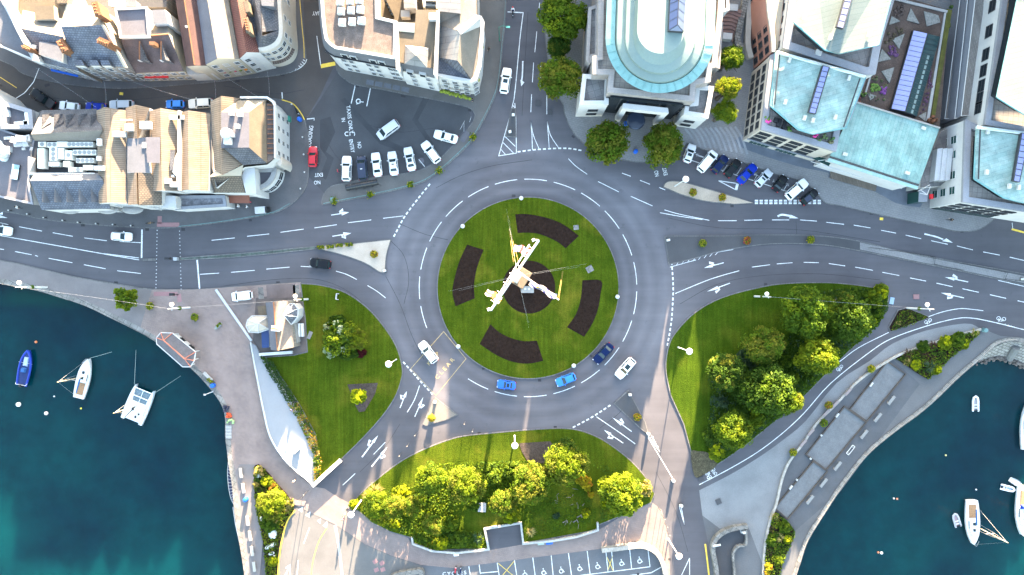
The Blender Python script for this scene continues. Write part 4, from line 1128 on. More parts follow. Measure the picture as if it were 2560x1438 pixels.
def buff(l0, r0, x0, l1, r1, x1, yn, ys, zr=9.7, ze=8.5, m=None):
 house(B, [(l0, yn + 8), (l1, ys + 3)], [(r0, yn + 8), (r1, ys + 3)], [(x0, yn), (x1, ys)], ze, zr, WHITE, m or BEIGET)
buff(241, 314, 262, 247, 316, 268, 268, 506)
buff(314, 374, 339, 318, 345, 343, 262, 346); buff(374, 444, 401, 376, 446, 405, 270, 476); buff(446, 526, 470, 446, 521, 472, 276, 474)
house(B, [(318, 432), (320, 512)], [(345, 432), (348, 514)], [(341, 432), (343, 511)], 8.5, 9.6, WHITE, BEIGET)
roof(B, [[(345, 432, 9.55), (376, 432, 9.1), (404, 476, 8.4), (404, 513, 8.0), (347, 513, 9.5)]], BROWNT)
skirt(B, [(404, 476, 8.3), (404, 513, 7.9), (347, 513, 7.9)], WHITE, closed=False)
flat(B, [(319, 346), (366, 344), (374, 432), (318, 432)], 9.4, WHITE, LEADGREY, None); flat(B, [(364, 343), (401, 343), (400, 408), (368, 407)], 9.9, None, LILAC, None)
for x, y, a, c, h in ((296, 335, 2.2, .9, .9), (322, 318, 1.4, 1.2, .9), (362, 312, 1.9, 1.3, .9), (247, 355, .8, 1.2, .9), (247, 420, 1.8, .8, 1.0), (246, 396, .8, .8, .7), (441, 293, 2.6, .7, .6), (419, 452, 1.2, .9, .7), (436, 461, 1.6, .9, .7), (318, 300, 2.4, .25, .25), (360, 363, .7, 1.0, .6), (432, 440, .5, .4, .5)):
 cbox(B, 'roof_box', x, y, 9.0, (a, c, h), 0, FRAMEW)
pbox(B, 'valley_gutter', [(444, 276), (450, 276), (452, 380), (450, 476), (444, 476), (440, 440), (430, 430), (432, 405), (443, 380)], 8.4, 9.6, PARAL)
pbox(B, 'roof_opening', [(425, 375), (438, 375), (432, 425), (425, 425)], 8.9, 9.7, BROWNT, SLATED)
skirt(B, [(404, 480, 7.6), (529, 476, 7.6)], WHITE, closed=False);
facade(B, (404, 488), (438, 489), 7.0, [4.4], 2, .9, 1.3)
flat(B, [(404, 489), (438, 490), (440, 520), (404, 519)], 6.8, WHITE, WHITE)
flat(B, [(434, 490), (562, 489), (566, 516), (440, 524)], 4.6, WHITE, SNOWF, PARA, .35, .5)
facade(B, (269, 509), (316, 510), 8.0, [1.0, 4.4], 3, 1.0, 1.4); facade(B, (346, 513), (404, 513), 7.9, [1.0, 4.4], 3, 1.0, 1.4)
for x in (174, 268, 330):
 p = W(x, 526, 3.0); m = MB(); m.lathe((p.x, p.y + .2, 2.8), [(1.3, 0), (1.0, .35), (.1, .6)], 14, sx=1.6, sy=.7); m.build('shop_canopy', PARAL, B)
B = thing('corner_tower_house', 'white corner house with a flat-topped hip roof and rounded shop front facing the red car', 'building')
skirt(B, [(526, 254, 8.6), (553, 240, 9.6), (600, 244, 8.6), (668, 243, 8.6), (683, 262, 8.6), (688, 268, 8.6), (689, 395, 8.6), (668, 412, 8.6), (612, 418, 8.6), (540, 470, 8.0), (530, 420, 8.6)], WHITE)
roof(B, [[(526, 254, 8.6), (536, 425, 8.6), (556, 438, 10.8), (553, 240, 10.8)], [(553, 240, 10.8), (600, 246, 9.0), (553, 282, 10.6)], [(556, 438, 10.8), (553, 360, 10.8), (607, 410, 8.7)]], BEIGET)
roof(B, [[(553, 280, 11.4), (623, 280, 11.4), (623, 369, 11.4), (553, 370, 11.4)]], LILAC)
roof(B, [[(553, 280, 11.4), (598, 250, 9.0), (665, 249, 9.0), (623, 280, 11.4)]], PALE_SUNLIT)
roof(B, [[(623, 280, 11.4), (665, 249, 9.0), (667, 408, 9.0), (623, 369, 11.4)]], TANR)
roof(B, [[(560, 371, 11.4), (623, 369, 11.4), (667, 408, 9.0), (608, 413, 9.0)]], SLATED)
roof(B, [[(556, 438, 10.8), (540, 425, 8.6), (525, 442, 8.4)], [(556, 438, 10.8), (525, 442, 8.4), (603, 440, 8.4), (608, 412, 8.8)]], CREAM)
roof(B, [[(525, 442, 8.5), (602, 440, 8.5), (613, 481, 6.6), (538, 481, 6.6)]], BROWNT)
pbox(B, 'edge_parapet', [(600, 241), (668, 241), (685, 252), (688, 262), (684, 265), (680, 256), (666, 246), (600, 246)], 8.5, 9.3, FRAMEW); pbox(B, 'edge_parapet', [(684, 264), (688, 264), (689, 395), (685, 395)], 8.5, 9.3, FRAMEW)
pbox(B, 'gutter_deck', [(666, 256), (685, 262), (685, 396), (667, 408)], 8.5, 8.7, BEIGER)
for k in range(11):
 pbox(B, 'roof_batten', [(668, 262 + k * 12), (684, 262 + k * 12), (684, 263.2 + k * 12), (668, 263.2 + k * 12)], 8.6, 9.0, TERRA)
for x, y in ((598, 285), (592, 315), (577, 282), (578, 337)):
 cbox(B, 'roof_vent', x, y, 11.3, (.8, .7, .9), 0, FRAMEW)
pp = W(562, 332, 13); m = MB(); m.lathe((pp.x, pp.y, 11.4), [(.8, 0), (1.0, .3), (.95, 1.3), (.3, 1.6)], 14); m.build('satellite_dish', FRAMEW, B)
cbox(B, 'roof_vent', 567, 352, 11.4, (1.2, 1.1, 1.1), 0, FRAMEW)
facade(B, (689, 395), (688, 268), 8.6, [1.0, 3.6, 6.2], 4, .9, 1.3)
flat(B, [(604, 441), (613, 418), (637, 420), (640, 486), (615, 483)], 7.4, WHITE, WHITE); facade(B, (637, 480), (637, 424), 7.2, [2.4, 4.9], 2, 1.0, 1.4)
qc = [(638 + 54 * math.cos(a), 420 + 56 * math.sin(a)) for a in [math.radians(k) for k in range(0, 91, 10)]]
flat(B, [(638, 420)] + qc, 5.0, WHITE, PURPF, PARAL, .5, .8)
for k in (1, 3, 5, 7):
 facade(B, qc[k + 1], qc[k], 5.0, [1.2], [.5], 1.5, 2.0)
pbox(B, 'round_bay', [(690 + 15 * math.cos(a), 404 + 17 * math.sin(a)) for a in [math.radians(k) for k in range(-150, 70, 20)]], -.05, 6.4, CREAM2)
pbox(B, 'awning', [(570, 489), (623, 488), (624, 508), (572, 508)], 2.7, 2.85, M('russet_awning', (.19, .075, .05), var=.15))
skirt(B, [(526, 482, 6.5), (613, 482, 6.5)], WHITE, closed=False)
pbox(B, 'shop_sign', [(719, 289), (724, 290), (724, 303), (719, 303)], 2.4, 3.4, GREENM)
# ------------------------------------------------------------------ white block west of the north road
B = thing('white_corner_block', 'large white block with a beige roof of square skylights, mansards and a pyramid rooflight', 'building')
rl = smooth([(800, -160), (803, 0), (811, 85), (820, 107), (838, 121)], 4)
skirt(B, [(*p, 9.0) for p in smooth([(790, -160), (796, 0), (805, 95), (815, 124), (836, 139)], 4) + [(996, 169), (1000, 176), (1088, 196), (1092, 188), (1140, 199), (1180, 203), (1192, 196), (1200, 160), (1209, 60), (1204, 42), (1196, 38), (1190, -160)]], WHITE)
flat(B, rl + [(988, 147), (990, 53), (944, 42), (941, -160)], 13.4, None, BEIGER, WHITE, .4, .4)
mo = smooth([(790, -160), (796, 0), (805, 95), (815, 124), (836, 139)], 4)
roof(B, [[(*rl[i], 13.3), (*mo[i], 9.05), (*mo[i + 1], 9.05), (*rl[i + 1], 13.3)] for i in range(len(rl) - 1)] + [[(838, 121, 13.3), (836, 139, 9.05), (996, 169, 9.05), (988, 147, 13.3)]], LEADGREY, name='mansard')
pbox(B, 'gutter', [(815, 124), (836, 138), (996, 168), (996, 172), (834, 142), (812, 127)], 8.7, 9.06, BLACKM)
for i, x in enumerate((851, 876, 899)):
 for y in (2, 25, 53):
  m = MB(); p = W(x + (y - 25) * .1, y + i * -2, 14.2); m.box((p.x, p.y, 13.15), (1.25, 1.2, .75), -.08); m.box((p.x, p.y, 13.9), (.95, .9, .35), -.08, 0, (.55, .55)); m.build('skylight', FRAMEW, B)
for x, y in ((862, 137), (884, 142), (933, 151), (955, 155)):
 m = MB(); p = W(x, y, 10.0); m.box((p.x, p.y, 9.3), (1.25, .5, 1.6), -.18); o = m.build('dormer_window', FRAMEW, B)
 m = MB(); m.box((p.x, p.y - .1, 9.35), (.95, .42, 1.25), -.18); m.build('pane', GLASSD, o)
facade(B, (838, 139.5), (996, 169.5), 9.0, [1.0, 3.7, 6.4], [.1, .22, .5, .62, .85, .93], 1.0, 1.5, FRAMEW)
pbox(B, 'parapet_wall', [(988, 53), (994, 53), (998, 176), (990, 172)], 9, 14.0, WHITE); pbox(B, 'parapet_wall', [(1092, 26), (1098, 26), (1090, 188), (1084, 186)], 9, 14.0, WHITE)
m = MB(); m.poly([W(*p, 13.0) for p in ((994, 55), (1038, 56), (1040, 24), (1092, 26), (1085, 172), (996, 158))]); m.build('roof', TANR, B)
roof(B, [[(996, 155, 13.1), (997, 175, 9.05), (1088, 195, 9.05), (1086, 172, 13.1)]], LEADGREY, name='mansard')
m = MB(); P = [W(1011, 160, 13.2), W(1068, 170, 13.2), W(1072, 120, 13.2), (W(1013, 113, 13.2)), W(1040, 138, 15.2)]
m.add(P, [(0, 1, 4), (1, 2, 4), (2, 3, 4), (3, 0, 4)]); m.build('pyramid_rooflight', ZINC, B)
pbox(B, 'dark_rooflight', [(998, 55), (1037, 58), (1036, 82), (996, 78)], 12.9, 13.2, GLOSS('dusty_glass', (.12, .15, .15), .3))
for x, y in ((1025, 180), (1057, 186)):
 m = MB(); p = W(x, y, 10.0); m.box((p.x, p.y, 9.2), (1.25, .5, 1.4), -.2); o = m.build('dormer_window', FRAMEW, B)
 m = MB(); m.box((p.x, p.y - .1, 9.35), (.95, .42, 1.15), -.2); m.build('pane', GLASSD, o)
cbox(B, 'roof_box', 1081, 40, 13.0, (1.2, 1.1, 1.2), 0, FRAMEW)
facade(B, (1000, 177), (1088, 197), 9.0, [1.2, 3.8, 6.6], [.32, .78], 1.0, 1.4)
# hipped east end
roof(B, [[(1094, 143, 10.8), (1093, 60, 10.8), (1151, 80, 14.6), (1144, 152, 14.6)]], ZINC)
roof(B, [[(1144, 152, 14.6), (1151, 80, 14.6), (1205, 50, 10.75), (1197, 160, 10.75), (1180, 201, 10.75)]], PALE_SUNLIT)
roof(B, [[(1094, 143, 10.8), (1144, 152, 14.6), (1177, 200, 10.8), (1093, 183, 10.8)]], SLATE)
roof(B, [[(1096, -160, 13.0), (1096, 28, 13.0), (1152, 34, 14.0), (1152, -160, 14.0)]], ZINC)
roof(B, [[(1152, -160, 14.0), (1152, 34, 14.0), (1148, 78, 13.6), (1196, 42, 10.9), (1190, -160, 10.9)]], PALE_SUNLIT)
roof(B, [[(1093, 62, 11.2), (1098, 28, 12.4), (1150, 34, 13.2), (1150, 78, 14.2)]], PALE_SUNLIT)
pbox(B, 'valley_parapet', [(1144, 74), (1190, 36), (1200, 46), (1152, 86)], 10, 14.6, WHITE)
pbox(B, 'cornice', [(1192, 36), (1204, 40), (1211, 54), (1203, 165), (1192, 200), (1178, 206), (1092, 190), (1092, 183), (1175, 198), (1184, 192), (1194, 160), (1202, 60), (1198, 50), (1190, 46)], 10.3, 11.0, WHITE)
skirt(B, [(1092, 189, 10.4), (1140, 199, 10.4), (1180, 204, 10.4), (1192, 197, 10.4), (1200, 160, 10.4), (1209, 60, 10.4)], WHITE, 8.9, closed=False)
facade(B, (1094, 191), (1178, 205), 10.4, [1.6, 4.4, 7.4], [.17, .49, .80], 1.05, 1.5); facade(B, (1181, 205), (1193, 197), 10.4, [1.6, 4.4, 7.4], [.5], 1.05, 1.5)
facade(B, (1200, 160), (1208, 60), 9.4, [1.6, 4.4], 6, 1.0, 1.5)
for k in range(8):
 cbox(B, 'roof_vent', 1168 + k * 2.4, 184 - k * 17, 11.1, (.45, .3, .4), 0, FRAMED)
m = MB()
for k in range(26):
 p = W(1103 + k * 2.85, 228 + k * .72, 2.6); m.ball((p.x + rnd.uniform(-.1, .1), p.y + rnd.uniform(-.2, .2), 2.6), rnd.uniform(.25, .42), 6, 4)
m.build('window_planting', M('balcony_flowers', (.12, .15, .015), var=.5, scale=3, fine=9, fvar=.5), B)['kind'] = 'stuff'
for y in (118, 147, 174, 200):
 m = MB(); p = W(1205 - (y - 118) * .12, y, 5.4); m.ball(p, .4, 7, 5); m.build('flower_basket', M('basket_yellow_%d' % y, (.2, .2, .02), var=.4, scale=4), B)
for k in range(5):
 p = W(925 + k * 22, 206 + k * 4.4, 3.0); m = MB(); m.box((p.x, p.y, 2.8), (1.4, .9, .16), -.2); m.build('shop_canopy', LEADGREY, B)
flat(B, [(944, 42), (990, 52), (1040, 55), (1040, 20), (1096, 24), (1096, -160), (942, -160)], 7.5, None, TANR, None, rname='courtyard_roof')
skirt(B, [(944, 42, 11.2), (942, -160, 11.2)], CREAM, 7.4, closed=False)
for k in range(5):
 pbox(B, 'court_window', [(960 + k * 4, 0 + k * 8), (966 + k * 4, 0 + k * 8), (967 + k * 4, 5 + k * 8), (961 + k * 4, 5 + k * 8)], 7.5, 8.8, GLASSD)
pbox(B, 'court_wing', [(1006, -60), (1036, -60), (1040, 20), (1010, 20)], 7.5, 10.2, WHITE, ZINC); pbox(B, 'court_wing', [(1048, -60), (1092, -60), (1094, 22), (1058, 18)], 7.5, 9.4, CREAM, CREAM2)
for y in (2, 15):
 pbox(B, 'court_window', [(1064, y), (1090, y + 1), (1090, y + 6), (1064, y + 4)], 9.3, 9.75, GLASSD)
cbox(B, 'roof_box', 1013, 34, 7.6, (1.6, 1.2, 1.6), 0, CREAM2)
# ------------------------------------------------------------------ bank with the oval copper roof
B = thing('oval_roofed_bank', 'pale stone bank with a stepped oval copper roof, glass skylight and columned portico', 'building')
BST = MT('bank_stone', (.46, .42, .40), (.50, .46, .43), (.36, .33, .31), 1.6, .8, .08, .02, blotch=.1)
BSTW = M('bank_white_stone', (.68, .66, .63), var=.06, scale=.4)
COPMINT = M('pale_mint_roof', (.50, .68, .63), rough=.6, var=.06, scale=.25, fine=3, fvar=.05)
main = [(1500, -160), (1496, 15), (1494, 140), (1481, 143), (1482, 187), (1522, 188), (1518, 232), (1734, 255), (1737, 213), (1774, 206), (1777, 172), (1789, 169), (1804, 44), (1818, -160)]
flat(B, main, 12.0, BST, TERR, BST, .75, .9)
lp = [(1457, 187), (1522, 190), (1520, 262), (1449, 263)]
flat(B, lp, 9.0, BSTW, DECKT, BSTW, .6, .7); facade(B, (1449, 263), (1520, 262), 9.0, [1.6, 4.4], [.55], 1.9, 1.3, FRAMED)
rp = [(1740, 214), (1783, 218), (1769, 296), (1709, 287), (1714, 258), (1736, 256)]
flat(B, rp, 9.0, BSTW, DECKT, BSTW, .6, .7); facade(B, (1709, 287), (1769, 296), 9.0, [1.6, 4.4], [.45], 1.9, 1.3, FRAMED)
flat(B, [(1472, 20), (1496, 12), (1494, 140), (1481, 143), (1474, 160), (1466, 152)], 9.6, BST, DECKT, BST, .5, .5)
flat(B, [(1789, 169), (1794, 60), (1806, 58), (1798, 172)], 9.6, BST, DECKT, BST, .5, .3)
flat(B, [(1802, -40), (1818, -40), (1822, 26), (1806, 30)], 11.0, BSTW, DECKT, BSTW, .5, .4)
# recessed glass front and portico
m = MB(); a, b_ = W(1528, 236, 12), W(1712, 256, 12)
m.prism([(a.x, a.y), (b_.x, b_.y), (b_.x + .05, b_.y - .25), (a.x - .05, a.y - .25)], 0, 11); m.build('glass_front', GLASSD, B)
facade(B, (1519, 234), (1734, 256), 12.0, [3.0, 5.6, 8.2], [.05, .11, .89, .95], 1.4, 1.4, FRAMED)
pw = lambda px, py: W(px, py, 10.0)
m = MB()
q = [pw(1558, 258), pw(1670, 270), pw(1672, 283), pw(1556, 271)]
m.prism([(p.x, p.y) for p in q], 8.2, 10.0)
for s in ((1556.5, 258.5, 1569, 272), (1658, 269, 1671.5, 282)):
 c0 = [pw(s[0], s[1]), pw(s[2], s[1] + 1.2), pw(s[2], s[3] + 1), pw(s[0], s[3] - .5)]
 m.prism([(p.x, p.y) for p in c0], -.05, 8.2)
for k in (0, 1):
 t = W(1598 + k * 30, 300 + k * 4, 2.8)
m.build('portico', BSTW, B)
m = MB(); p = W(1590, 301, 3.2); m.lathe((p.x, p.y, 2.9), [(1.75, 0), (1.75, .3), (1.5, .42), (.2, .5)], 22); m.lathe((p.x, p.y, 0), [(.12, 0), (.12, 2.9)], 6)
m.build('entrance_canopy', GLOSS('dark_canopy', (.025, .035, .055), .2), B)
m = MB(); p = W(1566, 308, 1.2); m.box((p.x, p.y, .1), (.7, .7, 1.1)); m.build('litter_bin', BLUEM, B)
def stadium(R, z, cx=1650.0, cy=97.0, up=270, n=24):
 out = []
 for i in range(n + 1):
  a = math.radians(180 * i / n)
  out.append((cx + R * math.cos(a), cy + R * math.sin(a)))
 out += [(cx - R + .035 * up, cy - up), (cx + R + .035 * up, cy - up)]
 return [W(x, y, z) for x, y in out]
def ring(R0, z0, R1, z1, mat, name, c0=(1650, 97), c1=(1650, 97)):
 a, b_ = stadium(R0, z0, *c0), stadium(R1, z1, *c1)
 n = len(a)
 m = MB(); m.add(a + b_, [(i, (i + 1) % n, n + (i + 1) % n, n + i) for i in range(n)])
 return m.build(name, mat, B)
for R0, z0, R1, z1, mt, nm in ((132, 11.8, 132, 14.0, BSTW, 'drum_wall'), (136, 14.0, 136, 14.3, COPPERB, 'copper_eave'), (136, 14.3, 113, 15.0, M('copper_eave_sheet', (.24, .47, .47), rough=.55, var=.12, scale=.7), 'copper_eave'), (113, 15.0, 112, 14.7, COPPERB, 'gutter'),
        (112, 14.7, 108, 15.9, COPMINT, 'roof_step'), (108, 15.9, 90, 16.3, COPMINT, 'roof_step'), (90, 16.3, 86, 16.9, COPMINT, 'roof_step'), (86, 16.9, 66, 17.2, COPMINT, 'roof_step')):
 ring(R0, z0, R1, z1, mt, nm)
ring(66, 17.2, 59, 18.5, COPMINT, 'roof_step', (1650, 97), (1652, 75))
m = MB(); m.poly(stadium(59, 18.5, 1652, 75)); m.build('oval_roof', COPMINT, B)
for k in range(19):
 a = math.radians(8 + k * 9.2); m = MB()
 m.wire([W(1650 + 134 * math.cos(a), 97 + 134 * math.sin(a), 14.40), W(1650 + 115 * math.cos(a), 97 + 115 * math.sin(a), 15.0)], .035); m.build('roof_seam', COPPERB, B)
sk = [(1680, -120), (1722, -118), (1709, 80), (1671, 77)]
o = pbox(B, 'skylight', sk, 18.4, 19.2, FRAMED)
m = MB()
rid = [W(1701, -120, 20.1), W(1694, 62, 20.1)]
L = [W(1680 + (1671 - 1680) * t, -120 + 197 * t, 19.2) for t in [i / 9 for i in range(10)]]; Rr = [W(1722 + (1709 - 1722) * t, -118 + 198 * t, 19.2) for t in [i / 9 for i in range(10)]]
for i in range(9):
 for E in (L, Rr):
  r0, r1 = rid[0].lerp(rid[1], i / 9), rid[0].lerp(rid[1], (i + 1) / 9)
  qd = [E[i], E[i + 1], r1, r0]; c = sum(qd, Vector()) / 4
  m.add([c + (p - c) * .9 + Vector((0, 0, .05)) for p in qd], [(0, 1, 2, 3)])
 if i == 8:
  qd = [L[9], Rr[9], rid[1]]; c = sum(qd, Vector()) / 3; m.add([c + (p - c) * .86 + Vector((0, 0, .05)) for p in qd], [(0, 1, 2)])
m.build('glazing', GLOSS('blue_roof_glass', (.035, .05, .11), .1, 0, .5), o)
m = MB()
m.add([L[0], L[9], rid[1], rid[0], Rr[0], Rr[9]], [(0, 1, 2, 3), (3, 2, 5, 4), (1, 5, 2)]); m.build('skylight_frame', FRAMED, o)
# amphitheatre of reddish steps beside the bank
B = thing('curved_brick_steps', 'curved flight of reddish brick steps with two white bench slabs beside the bank', 'steps')
for k in range(9):
 pts = smooth([(1798 - k, 28 + k * 9), (1822, 30 + k * 8.5), (1846 - k * 1.5, 40 + k * 8)], 4)
 m = MB(); m.ridge_wall([W(*p) for p in pts], .62, .1, 1.9 - k * .19); m.build('step', M('brick_step_%d' % k, (.20, .12, .10), var=.15, scale=1), B)
for x, y in ((1833, 18), (1819, 90)):
 cbox(B, 'bench_slab', x, y, .1, (1.8, 1.2, 2.0 if y < 50 else 1.5), -.1, FRAMEW)
mb = MB(); mb.ridge_wall([W(*p) for p in smooth([(1868, -60), (1858, 10), (1846, 60), (1838, 110), (1850, 125)], 4)], 1.1, -.1, 1.6)
tag(mb.build('rubble_wall', STONE), 'dark rubble stone wall between the brick steps and the pink building', 'wall')
# ------------------------------------------------------------------ copper-roofed offices and flats to the east
CW = 1.0
B = thing('pink_building', 'pink rendered office with paired dark windows and a curved cream cornice', 'building')
pk = smooth([(1915, -160), (1919, 0), (1926, 60), (1931, 100), (1932, 129)], 4)
skirt(B, [(*p, 10.4) for p in pk + [(1946, 122), (1975, -160)]], PINK)
m = MB(); m.ridge_wall([W(p[0] + 3, p[1], 10.8).to_2d() for p in pk], .7, 10.2, 10.8); m.build('cornice', CREAM2, B)
m = MB(); m.poly([W(*p, 10.3) for p in pk + [(1946, 122), (1975, -160)]]); m.build('roof', CREAM, B)
facade(B, (1917, -60), (1932, 127), 10.4, [.9, 3.9, 7.0], 7, 1.15, 1.7, FRAMED, GLASSD)
m = MB(); m.ridge_wall([W(x, y).to_2d() for x, y in smooth([(1868, -100), (1868, 0), (1866, 60), (1864, 115), (1872, 150)], 3)], 1.0, 0, 1.5); m.build('plinth', CREAM2, B)
B = thing('upper_copper_office', 'office with a pale copper roof pointed over a dark terrace, beside the pink building', 'building')
o3 = [(1985, -160), (1972, 0), (1956, 120), (2161, 188), (2186, 186), (2200, 112), (2232, 0), (2270, -160)]
flat(B, o3, 12.6, WHITE, DECKT, PARA, .6, 1.3)
facade(B, (1976, -40), (1957, 118), 12.6, [9.4], 5, 1.2, 1.6, FRAMED)
def copper(B, left, right, ridge, eave, z, mat, glass=True, inset=.88):
 roof(B, [left, right], mat, th=.28)
 ol = [(p[0], p[1]) for p in eave]
 c = sum((W(*p, z) for p in ol), Vector()) / len(ol)
 m = MB()
 P = [c + (W(*p, z) - c) * inset for p in ol]
 n = len(P)
 for i in range(n):
  a, b_ = P[i], P[(i + 1) % n]
  m.poly([(a.x, a.y, z - 3.2), (b_.x, b_.y, z - 3.2), (b_.x, b_.y, z - .1), (a.x, a.y, z - .1)])
 m.build('penthouse_glazing', GLASSD, B)
 k = MB(); k.wire([W(*p, z - .06) for p in ol], .16, 6); k.build('copper_gutter', COPPERB, B)
copper(B, [(2030, -160, 17.0), (1985, 56, 17.0), (2063, 125, 17.0), (2098, 134, 17.4), (2128, 0, 18.6), (2168, -160, 18.6)],
  [(2128, 0, 18.6), (2098, 134, 17.4), (2196, 112, 17.0), (2226, 0, 17.0), (2270, -160, 17.0), (2168, -160, 18.6)], None,
  [(2030, -160), (1985, 56), (2063, 125), (2098, 134), (2196, 112), (2226, 0), (2270, -160)], 17.0, M('pale_copper', (.44, .58, .54), rough=.55, var=.1, scale=.5) if False else MT('pale_copper_sheet', (.48, .60, .56), (.54, .66, .62), (.34, .48, .45), 40, .85, -.245, .04, rough=.55, blotch=.08, offset=0))
def strip_light(B, a, b, c, d, z, n):
 o = pbox(B, 'strip_skylight', [a, b, c, d], z - .6, z, FRAMED)
 m = MB()
 A, Bb, C, D = (W(*p, z + .02) for p in (a, b, c, d))
 for i in range(n):
  t0, t1 = (i + .08) / n, (i + .92) / n
  q = [A.lerp(D, t0), Bb.lerp(C, t0), Bb.lerp(C, t1), A.lerp(D, t1)]; cc = sum(q, Vector()) / 4
  m.add([q[0].lerp(q[1], .14), q[0].lerp(q[1], .86), q[3].lerp(q[2], .86), q[3].lerp(q[2], .14)], [(0, 1, 2, 3)])
 m.build('glazing', GLASSL, o)
strip_light(B, (2127, -60), (2148, -60), (2109, 72), (2091, 67), 19.0, 8)
for x, y in ((2013, 40), (2078, 92), (2175, 84)):
 cbox(B, 'roof_vent', x, y, 17.4, (.5, .9, .5), -.3, FRAMEW)
m = MB(); p = W(2046, 132, 13.0); m.box((p.x, p.y, 12.4), (1.0, .9, .9), -.3); m.build('parasol', FRAMEW, B)
B = thing('terrace_copper_office', 'white office whose blue-green copper roof has a long strip skylight and a planted corner terrace', 'building')
o2 = [(1925, 140), (1902, 324), (2088, 379), (2098, 326), (2124, 300), (2163, 196), (1946, 130)]
flat(B, o2, 10.2, CREAM2, TERR, PARA, .6, 1.0)
facade(B, (1924, 150), (1903, 318), 10.2, [1.0, 4.0, 7.1], 7, 1.3, 1.7, FRAMED)
facade(B, (1905, 325), (2084, 378), 10.2, [3.2, 5.4, 7.6], [.09, .31, .53, .75], 2.2, 1.4, FRAMED, GLASSD)
A, Bb = W(1904, 325, 10.2), W(2086, 379, 10.2)
d = (Bb - A).normalized(); nn = Vector((d.y, -d.x, 0)); L = (Bb - A).length
for t0, t1 in ((.06, .34), (.44, .74)):
 m = MB()
 for k in range(5):
  u0, u1 = t0 + (t1 - t0) * (k + .06) / 5, t0 + (t1 - t0) * (k + .94) / 5
  p, q = A + d * L * u0 + nn * .05, A + d * L * u1 + nn * .05
  m.poly([(p.x, p.y, .5), (q.x, q.y, .5), (q.x, q.y, 2.6), (p.x, p.y, 2.6)])
 m.build('shop_window', GLASSG, B)
m = MB(); m.prism([((A - d * .2 + nn * .04).x, (A - d * .2 + nn * .04).y), ((Bb + nn * .04).x, (Bb + nn * .04).y), ((Bb + nn * .28).x, (Bb + nn * .28).y), ((A - d * .2 + nn * .28).x, (A - d * .2 + nn * .28).y)], 2.75, 3.0); m.build('string_course', PARA, B)
copper(B, [(1939, 132, 12.4), (1926, 265, 12.2), (1995, 324, 12.2), (2031, 335, 12.4), (2066, 165, 13.3)], [(2066, 165, 13.3), (2031, 335, 12.4), (2114, 320, 12.2), (2163, 193, 12.3)], None,
  [(1939, 132), (1926, 265), (1995, 324), (2031, 335), (2114, 320), (2163, 193)], 12.2, COPPER)
strip_light(B, (2056, 164), (2075, 168), (2040, 285), (2021, 281), 13.7, 9)
m = MB(); m.wire([W(1949, 136, 12.9), W(1936, 262, 12.7)], .13); m.build('gutter_line', FRAMED, B)
m = MB(); m.wire([W(2150, 196, 12.8), W(2109, 317, 12.7)], .13); m.build('gutter_line', FRAMED, B)
m = MB(); m.wire([W(1941, 130, 13.1), W(2163, 192, 13.1)], .28); m.build('ridge_capping', M('pale_capping', (.62, .70, .68)), B)
for x, y in ((1975, 149), (2124, 194), (1965, 254), (2013, 294), (2034, 300), (2090, 292)):
 cbox(B, 'roof_vent', x, y, 12.7, (.5, .85, .5), -.3, FRAMEW)
for x, y, a, c in ((1949, 306, .6, 1.4), (1962, 312, .5, 1.4), (1942, 300, .8, .8)):
 cbox(B, 'terrace_furniture', x, y, 9.95, (a, c, .6), -.3, BLACKM)
for x, y, c in ((1921, 306, (.45, .05, .22)), (2040, 337, (.45, .04, .2)), (1918, 297, (.06, .12, .02)), (2064, 341, (.07, .1, .04)), (2048, 348, (.05, .08, .03)), (2078, 356, (.08, .08, .04)), (2081, 346, (.05, .1, .03)), (1975, 322, (.05, .1, .02))):
 p = W(x, y, 10.6); m = MB()
 for k in range(7):
  m.ball((p.x + rnd.uniform(-.35, .35), p.y + rnd.uniform(-.35, .35), 10.2 + rnd.uniform(0, .5)), rnd.uniform(.16, .32), 6, 4)
 m.build('pot_plant', M('terrace_plant_%d' % x, c, var=.4, scale=3), B)
B = thing('low_copper_hall', 'low hall under a plain sea-green copper roof above the timber ramp', 'building')
h4 = [(2141, 256), (2349, 321), (2293, 473), (2069, 402)]
skirt(B, [(*p, 7.8) for p in [(2139, 268), (2340, 330), (2286, 462), (2076, 398)]], WHITE)
roof(B, [[(2141, 256, 8.3), (2349, 321, 8.3), (2297, 462, 8.0), (2074, 391, 8.0)]], COPPER2)
roof(B, [[(2074, 393, 7.9), (2297, 464, 7.9), (2293, 474, 7.7), (2068, 402, 7.7)]], COPPERP)
m = MB(); m.wire([W(2074, 392, 8.02), W(2296, 463, 8.02)], .2); m.build('gutter', FRAMED, B)
m = MB(); m.wire([W(2140, 255, 8.5), W(2350, 320, 8.5)], .16); m.build('edge_rail', PARAL, B)
for x, y in ((2114, 385), (2310, 320), (2270, 432)):
 cbox(B, 'roof_vent', x, y, 8.1, (.8, .5, .45), -.3, FRAMEW)
for k in range(5):
 p = W(2090 + k * 39, 424 + k * 11.4, 3.0); q = p + Vector((2.1, -.62, 0))
 m = MB(); m.box((p.x, p.y + .6, 2.6), (2.0, 1.0, .14), -.29); m.build('entrance_canopy', FRAMEW, B)
m = MB()
for a, b_ in (((2045, 402), (2075, 398)), ((2295, 478), (2325, 462)), ((2300, 483), (2318, 487)), ((2318, 487), (2326, 466)), ((2300, 474), (2318, 487)), ((2027, 404), (2098, 424)), ((2060, 415), (2160, 446))):
 m.wire([W(*a, 6.0), W(*b_, 6.0)], .07)
m.build('steel_bracing', FRAMEW, B)
m = MB(); m.poly([W(*p, 5.5) for p in ((2030, 396), (2048, 392), (2080, 402), (2072, 416))]); m.build('glass_link', GLASSG, B)
